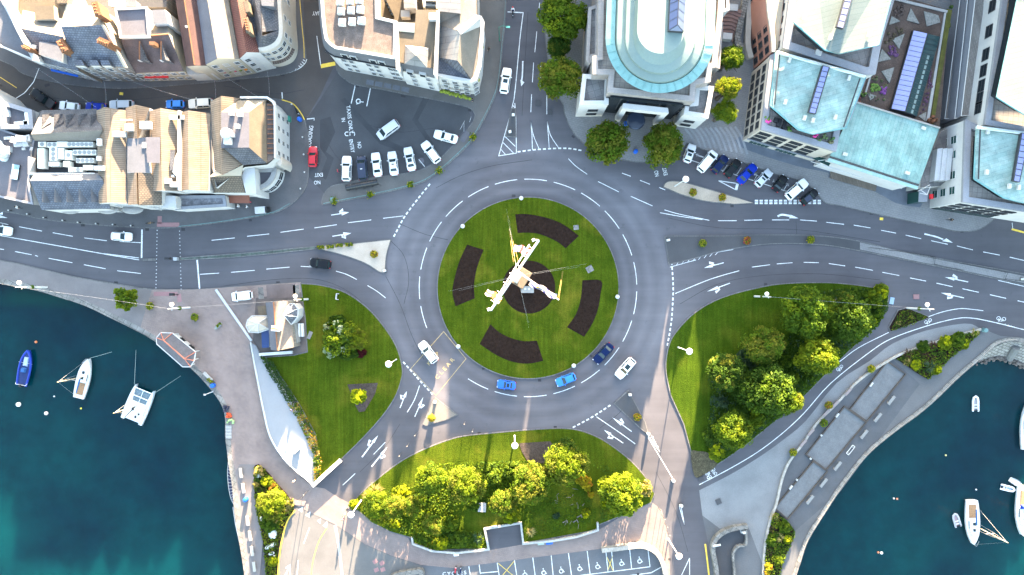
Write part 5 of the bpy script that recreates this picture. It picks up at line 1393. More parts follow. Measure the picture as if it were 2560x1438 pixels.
mb = MB(); mb.prism([(W(*p).x, W(*p).y) for p in ((2076, 421), (2192, 453), (2187, 479), (2073, 446))], 0, .35)
tag(mb.build('timber_ramp', WOODB), 'weathered timber boarded ramp in front of the low copper hall', 'ramp')
B = thing('roof_garden', 'brown roof garden with pale triangular gravel panels and moss strips', 'roof garden')
flat(B, [(2215, -160), (2245, -60), (2233, 0), (2141, 256), (2349, 321), (2368, 100), (2380, 28), (2240, -14)], 7.2, WHITE, M('garden_mulch', (.11, .075, .06), var=.35, scale=.6, fine=5, fvar=.4), None)
m = MB(); m.prism([(W(*p, 7.3).x, W(*p, 7.3).y) for p in ((2368, 22), (2380, 26), (2334, 312), (2325, 308))], 7.0, 7.35); m.build('moss_strip', M('moss', (.10, .10, .015), var=.3, scale=1), B)
m = MB(); m.prism([(W(*p, 7.4).x, W(*p, 7.4).y) for p in ((2238, -6), (2370, 26), (2368, 32), (2238, 0))], 7.0, 7.4); m.prism([(W(*p, 7.4).x, W(*p, 7.4).y) for p in ((2361, 32), (2366, 32), (2323, 304), (2316, 302))], 7.0, 7.41); m.prism([(W(*p, 7.4).x, W(*p, 7.4).y) for p in ((2232, 0), (2236, 0), (2164, 240), (2160, 238))], 7.0, 7.42); m.build('garden_edging', PARAL, B)
TG = M('pale_gravel_panel', (.34, .34, .31), var=.2, scale=1.5, fine=4, fvar=.3)
for t in (((2229, 40), (2251, 53), (2223, 62)), ((2277, 20), (2299, 60), (2267, 50)), ((2310, 28), (2346, 38), (2351, 56), (2317, 66)), ((2262, 84), (2248, 122), (2231, 98)), ((2205, 122), (2228, 148), (2195, 155)), ((2236, 168), (2224, 208), (2204, 178)), ((2169, 232), (2192, 240), (2176, 251)), ((2316, 280), (2314, 303), (2296, 290))):
 m = MB(); m.prism([(W(*p, 7.35).x, W(*p, 7.35).y) for p in t], 7.2, 7.35); m.build('gravel_panel', TG, B)
for pts, c in (([(2240, 14), (2262, 8), (2262, 45), (2236, 36)], (.05, .035, .03)), ([(2222, 70), (2258, 60), (2262, 80), (2232, 100), (2212, 112)], (.045, .035, .02)), ([(2208, 118), (2240, 112), (2248, 140), (2232, 146)], (.07, .03, .075)),
    ([(2180, 185), (2195, 180), (2222, 215), (2214, 255), (2176, 252), (2168, 225)], (.05, .055, .025)), ([(2176, 210), (2200, 210), (2202, 226), (2180, 228)], (.07, .12, .02)), ([(2202, 216), (2218, 216), (2214, 234), (2203, 232)], (.10, .03, .12)),
    ([(2322, 200), (2334, 150), (2330, 250), (2300, 290)], (.06, .03, .05))):
 m = MB()
 P = [W(*p, 7.5) for p in pts]; c0 = sum(P, Vector()) / len(P)
 for k in range(26):
  e = rnd.randrange(len(P)); q = c0.lerp(P[e].lerp(P[(e + 1) % len(P)], rnd.random()), math.sqrt(rnd.random()) * .95)
  m.ball((q.x, q.y, 7.3), rnd.uniform(.15, .34), 6, 4, 0, .7)
 m.build('garden_planting', M('roof_planting_%d' % len(bpy.data.materials), c, var=.5, scale=2, fine=6, fvar=.4), B)['kind'] = 'stuff'
SK = thing('glass_ridge_rooflight', 'long glazed ridge rooflight in the roof garden, one slope tinted with the reflected sky', 'rooflight')
a, b_, c, d = (2283, 76), (2351, 92), (2292, 292), (2227, 272)
m = MB(); P = [W(*p, 7.9) for p in (a, b_, c, d)]; m.prism([(p.x, p.y) for p in P], 7.2, 7.9); m.build('kerb', FRAMED, SK)
r0, r1 = W(2319, 84, 9.2), W(2263, 279, 9.2)
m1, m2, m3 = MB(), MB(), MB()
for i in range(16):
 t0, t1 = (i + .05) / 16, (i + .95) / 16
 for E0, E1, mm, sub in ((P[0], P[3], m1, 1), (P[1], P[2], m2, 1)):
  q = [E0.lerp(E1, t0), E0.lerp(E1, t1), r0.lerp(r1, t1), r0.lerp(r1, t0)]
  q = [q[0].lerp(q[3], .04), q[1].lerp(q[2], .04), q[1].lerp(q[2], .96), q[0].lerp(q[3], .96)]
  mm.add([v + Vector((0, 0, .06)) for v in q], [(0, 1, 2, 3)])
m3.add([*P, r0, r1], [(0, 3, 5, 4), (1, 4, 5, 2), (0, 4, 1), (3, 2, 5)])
m3.build('rooflight_frame', FRAMED, SK); m1.build('sky_tinted_panes', GLASSL, SK)
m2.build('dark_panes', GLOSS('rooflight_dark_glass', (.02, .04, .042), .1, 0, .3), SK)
for k in range(16):
 t = (k + .5) / 16
 if k < 4:
  continue
 q = r0.lerp(r1, t).lerp(P[1].lerp(P[2], t), .45); m = MB(); m.box((q.x, q.y, q.z + .02), (.75, .7, .05), -.28); m.build('blind', M('pale_blind_%d' % k, (.11, .15, .145)), SK)
B = thing('balcony_apartments', 'white apartment wing with stepped timber balconies above a paved lane', 'building')
sheet('path', [(2378, -100), (2405, -100), (2360, 300), (2345, 330), (2325, 320)], QUAYPALE, .13)
for pts, z0, z1 in (([(2410, -80), (2426, -80), (2386, 297), (2362, 297)], 0, 3.0), ([(2427, -80), (2446, -80), (2402, 292), (2387, 297)], 0, 5.4), ([(2447, -80), (2478, -80), (2424, 288), (2403, 290)], 0, 7.4)):
 pbox(B, 'timber_balcony', pts, z0, z1, PARA, WOOD)
 m = MB(); m.wire([W(*pts[0], z1 + .6), W(*pts[3], z1 + .6), W(*pts[2], z1 + .6)], .07); m.build('handrail', STEELW, B)
flat(B, [(2512, -160), (2504, 0), (2460, 312), (2560, 330), (2800, 380), (2800, -160)], 12.4, WHITE, TERR, PARA, .6, .9)
facade(B, (2505, -10), (2464, 285), 12.4, [9.3], [.04, .26, .46, .6, .73, .84, .92], 2.2, 1.7, FRAMED)
copper(B, [(2556, -160, 17.0), (2543, 0, 17.0), (2492, 243, 17.0), (2560, 286, 17.1), (2640, 310, 17.2), (2700, -160, 18.5)], [(2700, -160, 18.5), (2640, 310, 17.2), (2760, 300, 17.0), (2790, -160, 17.0)], None,
  [(2556, -160), (2543, 0), (2492, 243), (2560, 286), (2640, 310), (2760, 300), (2790, -160)], 17.0, bpy.data.materials['pale_copper_sheet'])
for x, y, a, c in ((2370, 165, 1.6, .8), (2368, 235, .7, 1.4), (2362, 262, .5, 1.2)):
 m = MB(); p = W(x, y); m.box((p.x, p.y, .12), (a, c, .9), -.3); tag(m.build('garden_trough', PARAL if y != 165 else BLACKM), {165: 'dark trough', 235: 'square pale planter box', 262: 'narrow bin'}[y] + ' against the balconies in the paved lane', 'planter')
for k, (x, y, c) in enumerate(((2385, 25, (.05, .09, .02)), (2383, 68, (.15, .16, .02)), (2387, 45, (.04, .07, .02)), (2150, 232, (.06, .1, .02)), (2146, 250, (.08, .03, .02)), (2330, 305, (.10, .04, .02)))):
 p = W(x, y, 7.6 if x < 2340 else .8); m = MB()
 for j in range(14):
  m.ball((p.x + rnd.gauss(0, .35), p.y + rnd.gauss(0, .45), (7.3 if x < 2340 else .3) + rnd.uniform(0, .5)), rnd.uniform(.2, .4), 6, 4)
 tag(m.build('bush', M('lane_bush_%d' % k, c, var=.5, scale=2.5)), ['dark bush at the top of the paved lane by the balconies', 'yellow-green bush in the paved lane by the balconies', 'small green bush in the middle of the paved lane border',
  'green bush between the roof garden and copper office', 'reddish bush at the corner of the roof garden', 'rust-coloured bush where the lane meets the low hall'][k], 'bush')
B = thing('east_copper_office', 'white office with a copper roof and corner terrace where the east road begins', 'building')
o5 = [(2412, 301), (2405, 505), (2560, 529), (2800, 566), (2800, 372), (2560, 328), (2447, 316)]
flat(B, o5, 10.2, WHITE, TERR, PARA, .6, 1.0)
facade(B, (2411, 320), (2405, 500), 10.2, [1.0, 3.6, 6.4], [.12, .33, .62, .84], 1.5, 1.7, FRAMEW, GLASSG)
facade(B, (2408, 506), (2560, 530), 10.2, [2.9, 5.2, 7.5], 4, 2.1, 1.3, FRAMED, GLASSD); facade(B, (2408, 506), (2560, 530), 10.2, [.5], 3, 3.6, 1.6, FRAMED, GLASSG)
copper(B, [(2441, 320, 12.4), (2435, 447, 12.2), (2510, 495, 12.2), (2551, 505, 12.4), (2585, 345, 13.3)], [(2585, 345, 13.3), (2551, 505, 12.4), (2640, 520, 12.2), (2720, 370, 12.2)], None, [(2441, 320), (2435, 447), (2510, 495), (2551, 505), (2640, 520), (2720, 370)], 12.2, COPPER)
strip_light(B, (2553, 332), (2576, 336), (2550, 456), (2533, 452), 13.7, 8)
m = MB(); m.wire([W(2451, 318, 12.9), W(2446, 448, 12.7)], .13); m.build('gutter_line', FRAMED, B)
m = MB(); m.wire([W(2441, 318, 13.0), W(2562, 333, 13.3)], .3); m.build('ridge_capping', bpy.data.materials['pale_capping'], B)
for x, y in ((2472, 328), (2469, 430), (2526, 465), (2549, 468)):
 cbox(B, 'roof_vent', x, y, 12.7, (.5, .85, .5), -.1, FRAMEW)
flat(B, [(2352, 330), (2412, 301), (2408, 420), (2350, 465), (2300, 470), (2305, 440)], 5.0, WHITE, DECKT, None)
for x0, x1 in ((2336, 2349), (2350, 2362), (2363, 2375)):
 pbox(B, 'steel_balcony', [(x0 + 8, 372), (x1 + 8, 370), (x1, 450), (x0, 452)], 5.0, 6.6 + (x0 - 2336) * .02, STEELG, STEELG)
pbox(B, 'entrance_lobby', [(2297, 478), (2322, 470), (2318, 505), (2296, 505)], 0, 4.0, GLASSG, PARA)
m = MB(); m.box((*W(2308, 496, 1.6).to_2d(), 4.0), (.5, .9, .5)); m.build('red_sign', REDM, B)
# unseen blocks added uphill to throw the long evening shade over the square (outlines in ground-plane pixels)
for x0, x1, y0, y1, z, lab in ((1257, 1345, -250, -420, 15.7, 'lower unseen shade block closing the top of the north road'), (1346, 1530, -250, -420, 18.4, 'taller unseen shade block closing the top of the north road'), (803, 825, -250, -420, 17.3, 'narrow unseen shade block uphill above the quay street'), (826, 885, -250, -420, 20, 'tall unseen shade block uphill above the quay street'),
        (1815, 1938, -250, -400, 13.8, 'unseen shade block above the gap beside the bank'), (2085, 2178, -250, -420, 17.5, 'low unseen shade block above the roof garden'), (2180, 2480, -250, -420, 21.4, 'long tall unseen shade block above the roof garden')):
 B = thing('unseen_shade_block', lab, 'house')
 f = lambda x, y: (CX + (x - CX) * H / (H - z), CY + (y - CY) * H / (H - z))
 flat(B, [f(x0, y0), f(x1, y0), f(x1, y1), f(x0, y1)], z, CREAM, SLATE, PARAL)
# ------------------------------------------------------------------ vehicles
TYRE = M('tyre_rubber', (.012, .012, .012), var=.1); RIM = M('wheel_rim', (.30, .30, .31), rough=.4, metal=.4, var=.05)
LAMPW = GLOSS('headlight_glass', (.55, .56, .58), .15); LAMPR = GLOSS('tail_light_red', (.32, .012, .015), .25); TRIM = M('black_trim', (.015, .015, .016), rough=.5, var=.1)
CARGL = GLOSS('car_glass', (.012, .024, .027), .06, 0, .35)
def paint(name, c, r=.28):
 d = max(c) < .1 or name in ('navy', 'royal')
 return GLOSS('car_paint_' + name, c, r, 0, .12 if d else .4, .05 if d else .4)
PT = {'white': paint('white', (.66, .66, .65)), 'silver': paint('silver', (.42, .43, .45)), 'pearl': paint('pearl', (.56, .56, .56)), 'black': paint('black', (.008, .009, .011)), 'navy': paint('navy', (.003, .010, .045)),
  'blue': paint('blue', (.012, .10, .48)), 'royal': paint('royal', (.002, .02, .24)), 'sky': paint('sky', (.02, .16, .50)), 'red': paint('red', (.40, .006, .014)), 'slate': paint('slate', (.035, .042, .065)), 'cream': paint('cream', (.60, .56, .48))}
# length, width, height, belt, bonnet height, x fractions: windscreen foot, roof front, roof rear, tail-window foot
CARS = {'hatch': (3.95, 1.74, 1.48, .95, .82, .20, .02, -.36, -.455), 'small': (3.55, 1.66, 1.46, .95, .84, .22, .05, -.37, -.46), 'saloon': (4.65, 1.80, 1.45, .94, .82, .19, .035, -.22, -.36),
  'estate': (4.75, 1.84, 1.58, 1.0, .90, .20, .06, -.40, -.475), 'suv': (4.65, 1.90, 1.72, 1.08, .98, .20, .07, -.40, -.475), 'mpv': (4.75, 1.90, 1.88, 1.12, .92, .34, .17, -.44, -.485),
  'van': (3.95, 1.80, 1.84, 1.10, .95, .30, .14, -.455, -.49), 'pickup': (5.3, 1.88, 1.80, 1.08, .98, .20, .08, -.16, -.20), 'roadster': (4.0, 1.74, 1.25, .88, .78, .16, .02, -.2, -.33)}
CMESH = {}
def carparts(kind):
 if kind in CMESH:
  return CMESH[kind]
 L, Wd, Ht, belt, bon, fx, rf, rr, tx = CARS[kind]
 w2 = Wd / 2
 out = []
 def mesh(nm, m, mats, sharp=None):
  d = bpy.data.meshes.new(nm)
  d.from_pydata(m.v, [], m.f)
  for k in mats:
   d.materials.append(k)
  if len(mats) > 1:
   d.polygons.foreach_set('material_index', m.m)
  if sharp:
   d.polygons.foreach_set('use_smooth', [True] * len(d.polygons)); d.set_sharp_from_angle(angle=math.radians(sharp))
  d.update()
  return d
 # body shell
 m = MB()
 st = [-.5, -.49, -.465, -.42, -.34, -.2, 0, .15, fx, .30, .38, .44, .475, .493, .5]
 rings = []
 for t in sorted(set(st)):
  q = abs(t) * 2
  w = w2 * (1 - .30 * max(0, (q - .62) / .38) ** 2.6) * (1 - .02 * (1 - q))
  low = .24 + .16 * max(0, (q - .9) / .1)
  if t >= fx:
   u = (t - fx) / (.5 - fx)
   zt = belt + (bon - belt) * min(1, u * 1.4) - .22 * max(0, (u - .72) / .28) ** 2
  elif t <= tx + .04 and kind in ('saloon', 'roadster'):
   u = (tx + .04 - t) / (.54 + tx)
   zt = belt + .02 - .10 * max(0, (u - .6) / .4) ** 2
  elif t < -.47:
   zt = belt - .06 if t > -.495 else belt - .16
  else:
   zt = belt
  x = t * L
  rings.append([(x, -w * .90, low), (x, -w, low + .16), (x, -w * .995, zt * .78), (x, -w * .93, zt - .02), (x, -w * .55, zt + .03), (x, 0, zt + .045),
      (x, w * .55, zt + .03), (x, w * .93, zt - .02), (x, w * .995, zt * .78), (x, w, low + .16), (x, w * .90, low)])
 n = 11
 vs = [p for r in rings for p in r]
 fs = []
 for i in range(len(rings) - 1):
  for k in range(n - 1):
   fs.append((i * n + k, (i + 1) * n + k, (i + 1) * n + k + 1, i * n + k + 1))
  fs.append((i * n + n - 1, (i + 1) * n + n - 1, (i + 1) * n, i * n))
 fs += [tuple(range(n))[::1], tuple((len(rings) - 1) * n + k for k in range(n))[::-1]]
 m.add(vs, fs)
 # cabin
 wb, wt = w2 * .91, w2 * (.80 if kind in ('mpv', 'van') else .74)
 xf, xa, xb, xr = fx * L, rf * L, rr * L, tx * L
 zb, zt = belt - .03, Ht
 ring0 = [(xf, -wb * .86, zb), (xf - .18, -wb, zb), (xr + .15, -wb, zb), (xr, -wb * .86, zb), (xr, wb * .86, zb), (xr + .15, wb, zb), (xf - .18, wb, zb), (xf, wb * .86, zb)]
 def ring(dz, k):
  c = (xa + xb) / 2
  f = lambda x, y: (c + (x - c) * k, y * k, zt - dz)
  return [f(xa, -wt * .86), f(xa - .16, -wt), f(xb + .12, -wt), f(xb, -wt * .88), f(xb, wt * .88), f(xb + .12, wt), f(xa - .16, wt), f(xa, wt * .86)]
 r1, r2, r3 = ring(.07, 1.0), ring(.02, .95), ring(0, .8)
 vs = ring0 + r1 + r2 + r3
 fs = []
 for k in range(3):
  fs += [(k * 8 + i, k * 8 + (i + 1) % 8, (k + 1) * 8 + (i + 1) % 8, (k + 1) * 8 + i) for i in range(8)]
 fs.append(tuple(24 + i for i in range(8)))
 m.add(vs, fs)
 if kind == 'pickup':
  m.box((-.345 * L, 0, belt + .02), (.27 * L, Wd * .86, .04), 0, 1)
 out.append(('body', mesh('body', m, [PT['white'], TRIM], 32), 'paint', None))
 # glass: quads inset on the slanted faces
 def pane(nm, a, b_, c, d, u0=.07, u1=.93, v0=.08, v1=.92):
  a, b_, c, d = map(Vector, (a, b_, c, d))
  f = lambda u, v: a.lerp(b_, u).lerp(d.lerp(c, u), v)
  nn = (b_ - a).cross(d - a).normalized()
  P = [f(u0, v0), f(u1, v0), f(u1, v1), f(u0, v1)]
  cen = Vector((0, 0, .6))
  if nn.dot(P[0] - cen) < 0:
   nn = -nn
  mm = MB(); mm.add([p + nn * .012 for p in P] + [p - nn * .02 for p in P], [(0, 1, 2, 3), (0, 4, 5, 1), (1, 5, 6, 2), (2, 6, 7, 3), (3, 7, 4, 0)])
  out.append((nm, mesh(nm, mm, [CARGL]), None, None))
 pane('windscreen', ring0[0], ring0[7], r1[7], r1[0], .02, .98, .06, .97)
 pane('rear_window', ring0[3], ring0[4], r1[4], r1[3], .05, .95, .2, .92)
 for s0, s1 in ((1, 2), (6, 5)):
  pane('side_window', ring0[s0], ring0[s1], r1[s1], r1[s0], .03, .46, .18, .93)
  if kind != 'van':
   pane('side_window', ring0[s0], ring0[s1], r1[s1], r1[s0], .50, .94, .18, .93)
 for sx in (.33, -.31):
  for sy in (-1, 1):
   mw, mr = MB(), MB()
   r = .33
   mw.tube((sx * L, sy * (w2 - .20), r), (sx * L, sy * (w2 + .005), r), r, r, 16)
   mr.tube((sx * L, sy * (w2 - .05), r), (sx * L, sy * (w2 + .015), r), r * .66, r * .6, 12)
   out.append(('wheel', mesh('wheel', mw, [TYRE], 40), None, ('rim', mesh('rim', mr, [RIM], 40))))
 for sy in (-1, 1):
  a = MB(); a.box((L * .468, sy * w2 * .64, bon * .70), (.20, .34, .16), sy * -.35, 0, (.8, .9)); out.append(('headlight', mesh('headlight', a, [LAMPW]), None, None))
  a = MB(); a.box((-L * .483, sy * w2 * .70, belt * .70), (.15, .24, .26), sy * .25, 0); out.append(('tail_light', mesh('tail_light', a, [LAMPR]), None, None))
  a = MB(); a.box((xf - .30, sy * (wb + .14), belt - .06), (.16, .22, .14), 0, 0, (.8, .9)); out.append(('wing_mirror', mesh('wing_mirror', a, [PT['white']]), 'paint', None))
 CMESH[kind] = out
 return out
def car(px, py, dx, dy, kind, col, label, cat='car', name='parked_car', group=None, sunroof=0, rails=False, roofcol=None, sign=None, L=None):
 """dx, dy: which way the bonnet points in the picture"""
 z0 = .0
 p = W(px, py, 1.0); p.z = z0
 rz = math.atan2(-dy, dx)
 t = thing(name, label, cat, p, rz, group)
 Lk, Wd, Ht, belt, bon, fx, rf, rr, tx = CARS[kind]
 for nm, me, role, child in carparts(kind):
  o = link(bpy.data.objects.new(nm, me), t)
  if role == 'paint':
   o.material_slots[0].link = 'OBJECT'; o.material_slots[0].material = PT[col]
  if child:
   link(bpy.data.objects.new(child[0], child[1]), o)
 xm, ln_ = (rf + rr) / 2 * Lk, (rf - rr) * Lk
 if sunroof:
  m = MB(); m.box((xm + ln_ * (.5 - sunroof * .5) * .8 - .05, 0, Ht - .012), (ln_ * sunroof * .8, Wd * .46, .025)); m.build('sunroof', CARGL, t)
 if roofcol:
  m = MB(); m.box((xm, 0, Ht - .02), (ln_ * .84, Wd * .62, .035), 0, 0, (.94, .9)); m.build('roof_panel', PT[roofcol], t)
 if rails:
  for s in (-1, 1):
   m = MB(); m.wire([(xm - ln_ * .4, s * Wd * .335, Ht), (xm + ln_ * .38, s * Wd * .335, Ht)], .03); m.build('roof_rail', TRIM, t)
 if sign:
  m = MB(); m.box((xm + ln_ * .1, 0, Ht - .01), (.22, .42, .16), 0, 0, (.7, .9)); m.build('taxi_sign', sign, t)
 if L:
  t.scale = (L / Lk, 1, 1)
 return t
R1, R2, R3 = 'taxis and cars waiting on the taxi square', 'cars parked in the angled bays', 'cars parked along the old-town street'
car(1264, 201, .15, -1, 'suv', 'white', 'white car with a dark sunroof driving up the north road', name='moving_car', sunroof=.4, L=4.9)
car(781, 391, .02, -1, 'hatch', 'red', 'bright red hatchback parked at the end of the LOADING lettering')
car(970, 324, -.80, .58, 'mpv', 'silver', 'silver people carrier standing alone in the middle of the taxi square', cat='people carrier', name='people_carrier', group=R1)
car(1114, 341, -.96, -.27, 'saloon', 'white', 'white saloon with a black rear window turned side-on at the end of the taxi rank', name='taxi', group=R1)
car(1077, 380, -.60, -.80, 'estate', 'white', 'white estate slanting towards the people carrier, red tail lights at the kerb', name='taxi', group=R1)
car(1024, 397, -.20, -.98, 'saloon', 'pearl', 'white car with a full dark glass roof in the taxi rank', name='taxi', group=R1, sunroof=.75)
car(982, 408, -.13, -.99, 'saloon', 'pearl', 'pale silver saloon with a small roof sign in the taxi rank', name='taxi', group=R1, sign=BRICKW)
car(941, 411, -.13, -.99, 'saloon', 'white', 'plain white saloon with a pale rear window beside the dark grey taxi', name='taxi', group=R1)
car(905, 420, -.10, -.99, 'mpv', 'slate', 'dark grey-blue taxi with a small white roof sign', name='taxi', group=R1, sign=STEELW, L=4.6)
car(866, 421, .02, -1, 'suv', 'white', 'white car with black roof rails beside the person in red', name='taxi', group=R1, rails=True, L=4.8)
car(105, 246, -.84, -.55, 'pickup', 'black', 'long black pickup parked at the bend of the old-town street', cat='pickup', name='pickup', group=R3)
car(171, 265, -1, -.13, 'hatch', 'white', 'small white hatchback behind the black pickup', group=R3)
car(237, 267, -1, -.05, 'hatch', 'royal', 'royal blue car half hidden behind the sawtooth dormers', group=R3)
car(302, 262, -1, .02, 'suv', 'silver', 'silver off-road car tucked behind the first buff gable', group=R3)
car(436, 260, -1, 0, 'small', 'sky', 'boxy mid-blue car in the old-town street', group=R3)
car(500, 258, -1, .06, 'suv', 'cream', 'cream-white car parked beside the corner tower house', group=R3)
car(302, 591, 1, .05, 'hatch', 'white', 'white hatchback waiting at the stop line before the crossing', name='moving_car')
car(-3, 575, 1, .12, 'saloon', 'white', 'white car nosing into the picture on the west road', name='moving_car')
car(800, 659, -.99, -.13, 'estate', 'black', 'black estate driving west beside the gravel island', name='moving_car', L=4.0)
car(1070, 881, -.60, -.80, 'estate', 'white', 'white estate crossing the yellow KEEP CLEAR box', name='moving_car', L=4.7)
car(1266, 963, -.99, -.12, 'roadster', 'blue', 'short blue car with a black roof opening on the harbour side of the roundabout', name='moving_car', sunroof=.8, L=3.6)
car(1415, 950, -.93, .36, 'hatch', 'sky', 'bright light-blue hatchback on the roundabout', name='moving_car')
car(1509, 884, -.68, .73, 'saloon', 'navy', 'dark navy saloon circling the roundabout behind the light-blue hatchback', name='moving_car')
car(1564, 921, -.66, .75, 'suv', 'white', 'white car with an open black sunroof in the outer lane of the roundabout', name='moving_car', sunroof=.55, L=4.6)
car(604, 740, -.99, .11, 'van', 'white', 'small white van parked beside the planter slab near the kiosk', cat='van', name='parked_van')
car(1725, 383, .34, -.94, 'hatch', 'pearl', 'white hatchback with a dark sunroof at the tree end of the angled bays', group=R2, sunroof=.5, L=3.7)
car(1769, 403, .64, -.77, 'mpv', 'white', 'plain white four-by-four in the angled bays next to the navy hatchback', group=R2)
car(1801, 410, .64, -.77, 'hatch', 'navy', 'navy blue hatchback with a pale rear window in the angled bays', group=R2)
car(1833, 420, .64, -.77, 'hatch', 'black', 'black hatchback between the navy and the royal blue cars', group=R2)
car(1869, 434, .70, -.72, 'saloon', 'royal', 'vivid royal blue car in the angled bays', group=R2)
car(1910, 445, .70, -.72, 'hatch', 'silver', 'silver hatchback with a small sunroof in the angled bays', group=R2, sunroof=.3)
car(1952, 458, .62, -.78, 'roadster', 'black', 'low black sports car in the angled bays', group=R2, L=3.5)
car(1993, 473, .76, -.65, 'suv', 'white', 'large white car with an open door next to the end bay', group=R2, L=4.9)
car(2025, 492, .78, -.62, 'small', 'black', 'small black car with a grey roof overhanging the double dashed line', group=R2, roofcol='slate', L=3.8)
# little flat-bed utility cart with a white box
p = W(658, 526, .6); p.z = .12
t = thing('utility_cart', 'small utility cart with a white box body and dark cab on the pavement', 'cart', p, math.atan2(.08, 1))
m = MB(); m.box((-.35, 0, .45), (1.9, 1.25, .95)); m.build('cargo_box', FRAMEW, t)
m = MB(); m.box((.95, 0, .3), (.75, 1.15, .55)); m.box((.85, 0, .85), (.5, 1.05, .5), 0, 0, (.7, .9)); m.build('cab', TRIM, t)
for x in (-.8, .85):
 for y in (-.5, .5):
  m = MB(); m.tube((x, y - .08, .24), (x, y + .08, .24), .24, .24, 12); m.build('wheel', TYRE, t)
def motorbike(px, py, dx, dy, body, label, name='motorbike', cat='motorbike', z=.0):
 p = W(px, py, .6); p.z = z
 t = thing(name, label, cat, p, math.atan2(-dy, dx))
 for x in (-.68, .72):
  m = MB(); m.tube((x, -.06, .31), (x, .06, .31), .31, .31, 16); o = m.build('wheel', TYRE, t)
  m = MB(); m.tube((x, -.07, .31), (x, .07, .31), .18, .18, 12); m.build('rim', RIM, o)
 m = MB(); m.box((.12, 0, .55), (.75, .30, .36), 0, 0, (.8, .7)); m.box((.55, 0, .72), (.35, .34, .32), .0, 0, (.5, .7)); m.build('fairing', body, t)
 m = MB(); m.box((-.4, 0, .68), (.75, .26, .14), 0, 0, (.9, .8)); m.build('seat', TRIM, t)
 m = MB(); m.wire([(.42, -.36, .98), (.5, 0, .96), (.42, .36, .98)], .025); m.wire([(.5, 0, .96), (.72, 0, .31)], .03); m.build('handlebar', TRIM, t)
 m = MB(); m.ball((.74, 0, .78), .10, 8, 5); m.build('headlight', LAMPW, t)
 return t
motorbike(1282, 30, 0, 1, PT['black'], 'black motorcycle with a rider in a red helmet at the top of the north road')
motorbike(1138, 1429, .15, -1, PT['red'], 'red motorcycle parked over the CYCLES lettering')
motorbike(1151, 1430, .1, -1, PT['navy'], 'dark blue motorcycle with a white top box beside the red one')
motorbike(742, 277, .5, 1, PT['black'], 'dark scooter standing on the pavement near the blue bin', name='scooter', cat='scooter', z=.12)
p = W(375, 558, .5); p.z = .12
t = thing('bicycle', 'bicycle leaning by the railings near the western crossing', 'bicycle', p, .1)
for x in (-.52, .52):
 m = MB()
 m.wire([(x + .34 * math.cos(a * .524), 0, .34 + .34 * math.sin(a * .524)) for a in range(13)], .03); m.build('wheel', TYRE, t)
m = MB(); m.wire([(-.52, 0, .34), (-.1, 0, .34), (.4, 0, .8), (-.2, 0, .8), (-.52, 0, .34)], .03); m.wire([(-.1, 0, .34), (-.22, 0, .9)], .03); m.wire([(.52, 0, .34), (.38, 0, .95), (.38, -.25, .98), (.38, .25, .98)], .025); m.build('bicycle_frame', M('bicycle_orange', (.35, .2, .08)), t)
m = MB(); m.box((-.24, 0, .9), (.28, .16, .06)); m.build('saddle', TRIM, t)
# ------------------------------------------------------------------ trees and planting
LEAF_A = leaf_mat('leaf_mid_green', (.047, .088, .008), (.080, .124, .012), .38)
LEAF_B = leaf_mat('leaf_dark_green', (.022, .050, .007), (.040, .074, .010), .32)
LEAF_C = leaf_mat('leaf_yellow_green', (.080, .124, .007), (.145, .176, .014), .44)
LEAF_D = leaf_mat('leaf_autumn_tint', (.072, .094, .010), (.135, .135, .022), .38)
LEAF_E = leaf_mat('leaf_lime_yellow', (.22, .26, .008), (.36, .36, .012), .4)
LEAF_R = leaf_mat('leaf_dark_red', (.030, .005, .008), (.06, .009, .013), .3)
LEAF_G = leaf_mat('leaf_blue_green', (.022, .045, .028), (.045, .075, .045), .3)
LEAF_P = leaf_mat('leaf_bronze_purple', (.03, .018, .016), (.075, .04, .03), .3)
LEAF_S = leaf_mat('leaf_straw', (.20, .17, .06), (.36, .28, .12), .3)
BLOS = leaf_mat('blossom_white', (.20, .24, .16), (.32, .35, .26), .2)
BLOY = leaf_mat('blossom_yellow', (.20, .19, .012), (.34, .28, .02), .25)
BLOO = leaf_mat('blossom_orange', (.20, .09, .015), (.28, .15, .02), .25)
BLOK = leaf_mat('blossom_red', (.28, .02, .03), (.4, .06, .05), .25)
def leafq(mb, p, nn, s, r, mi=0):
 """one leafy spray: a bent pair of small faces"""
 u = nn.orthogonal().normalized()
 w = nn.cross(u)
 a = r.uniform(0, 6.283)
 u, w = u * math.cos(a) + w * math.sin(a), w * math.cos(a) - u * math.sin(a)
 k = r.uniform(.7, 1.25) * s
 o = len(mb.v)
 d = nn * (k * .22)
 mb.v += [tuple(p - u * k * .75), tuple(p - w * k * .42 + d), tuple(p + u * k * .75), tuple(p + w * k * .42 + d)]
 mb.f.append((o, o + 1, o + 2, o + 3)); mb.m.append(mi)
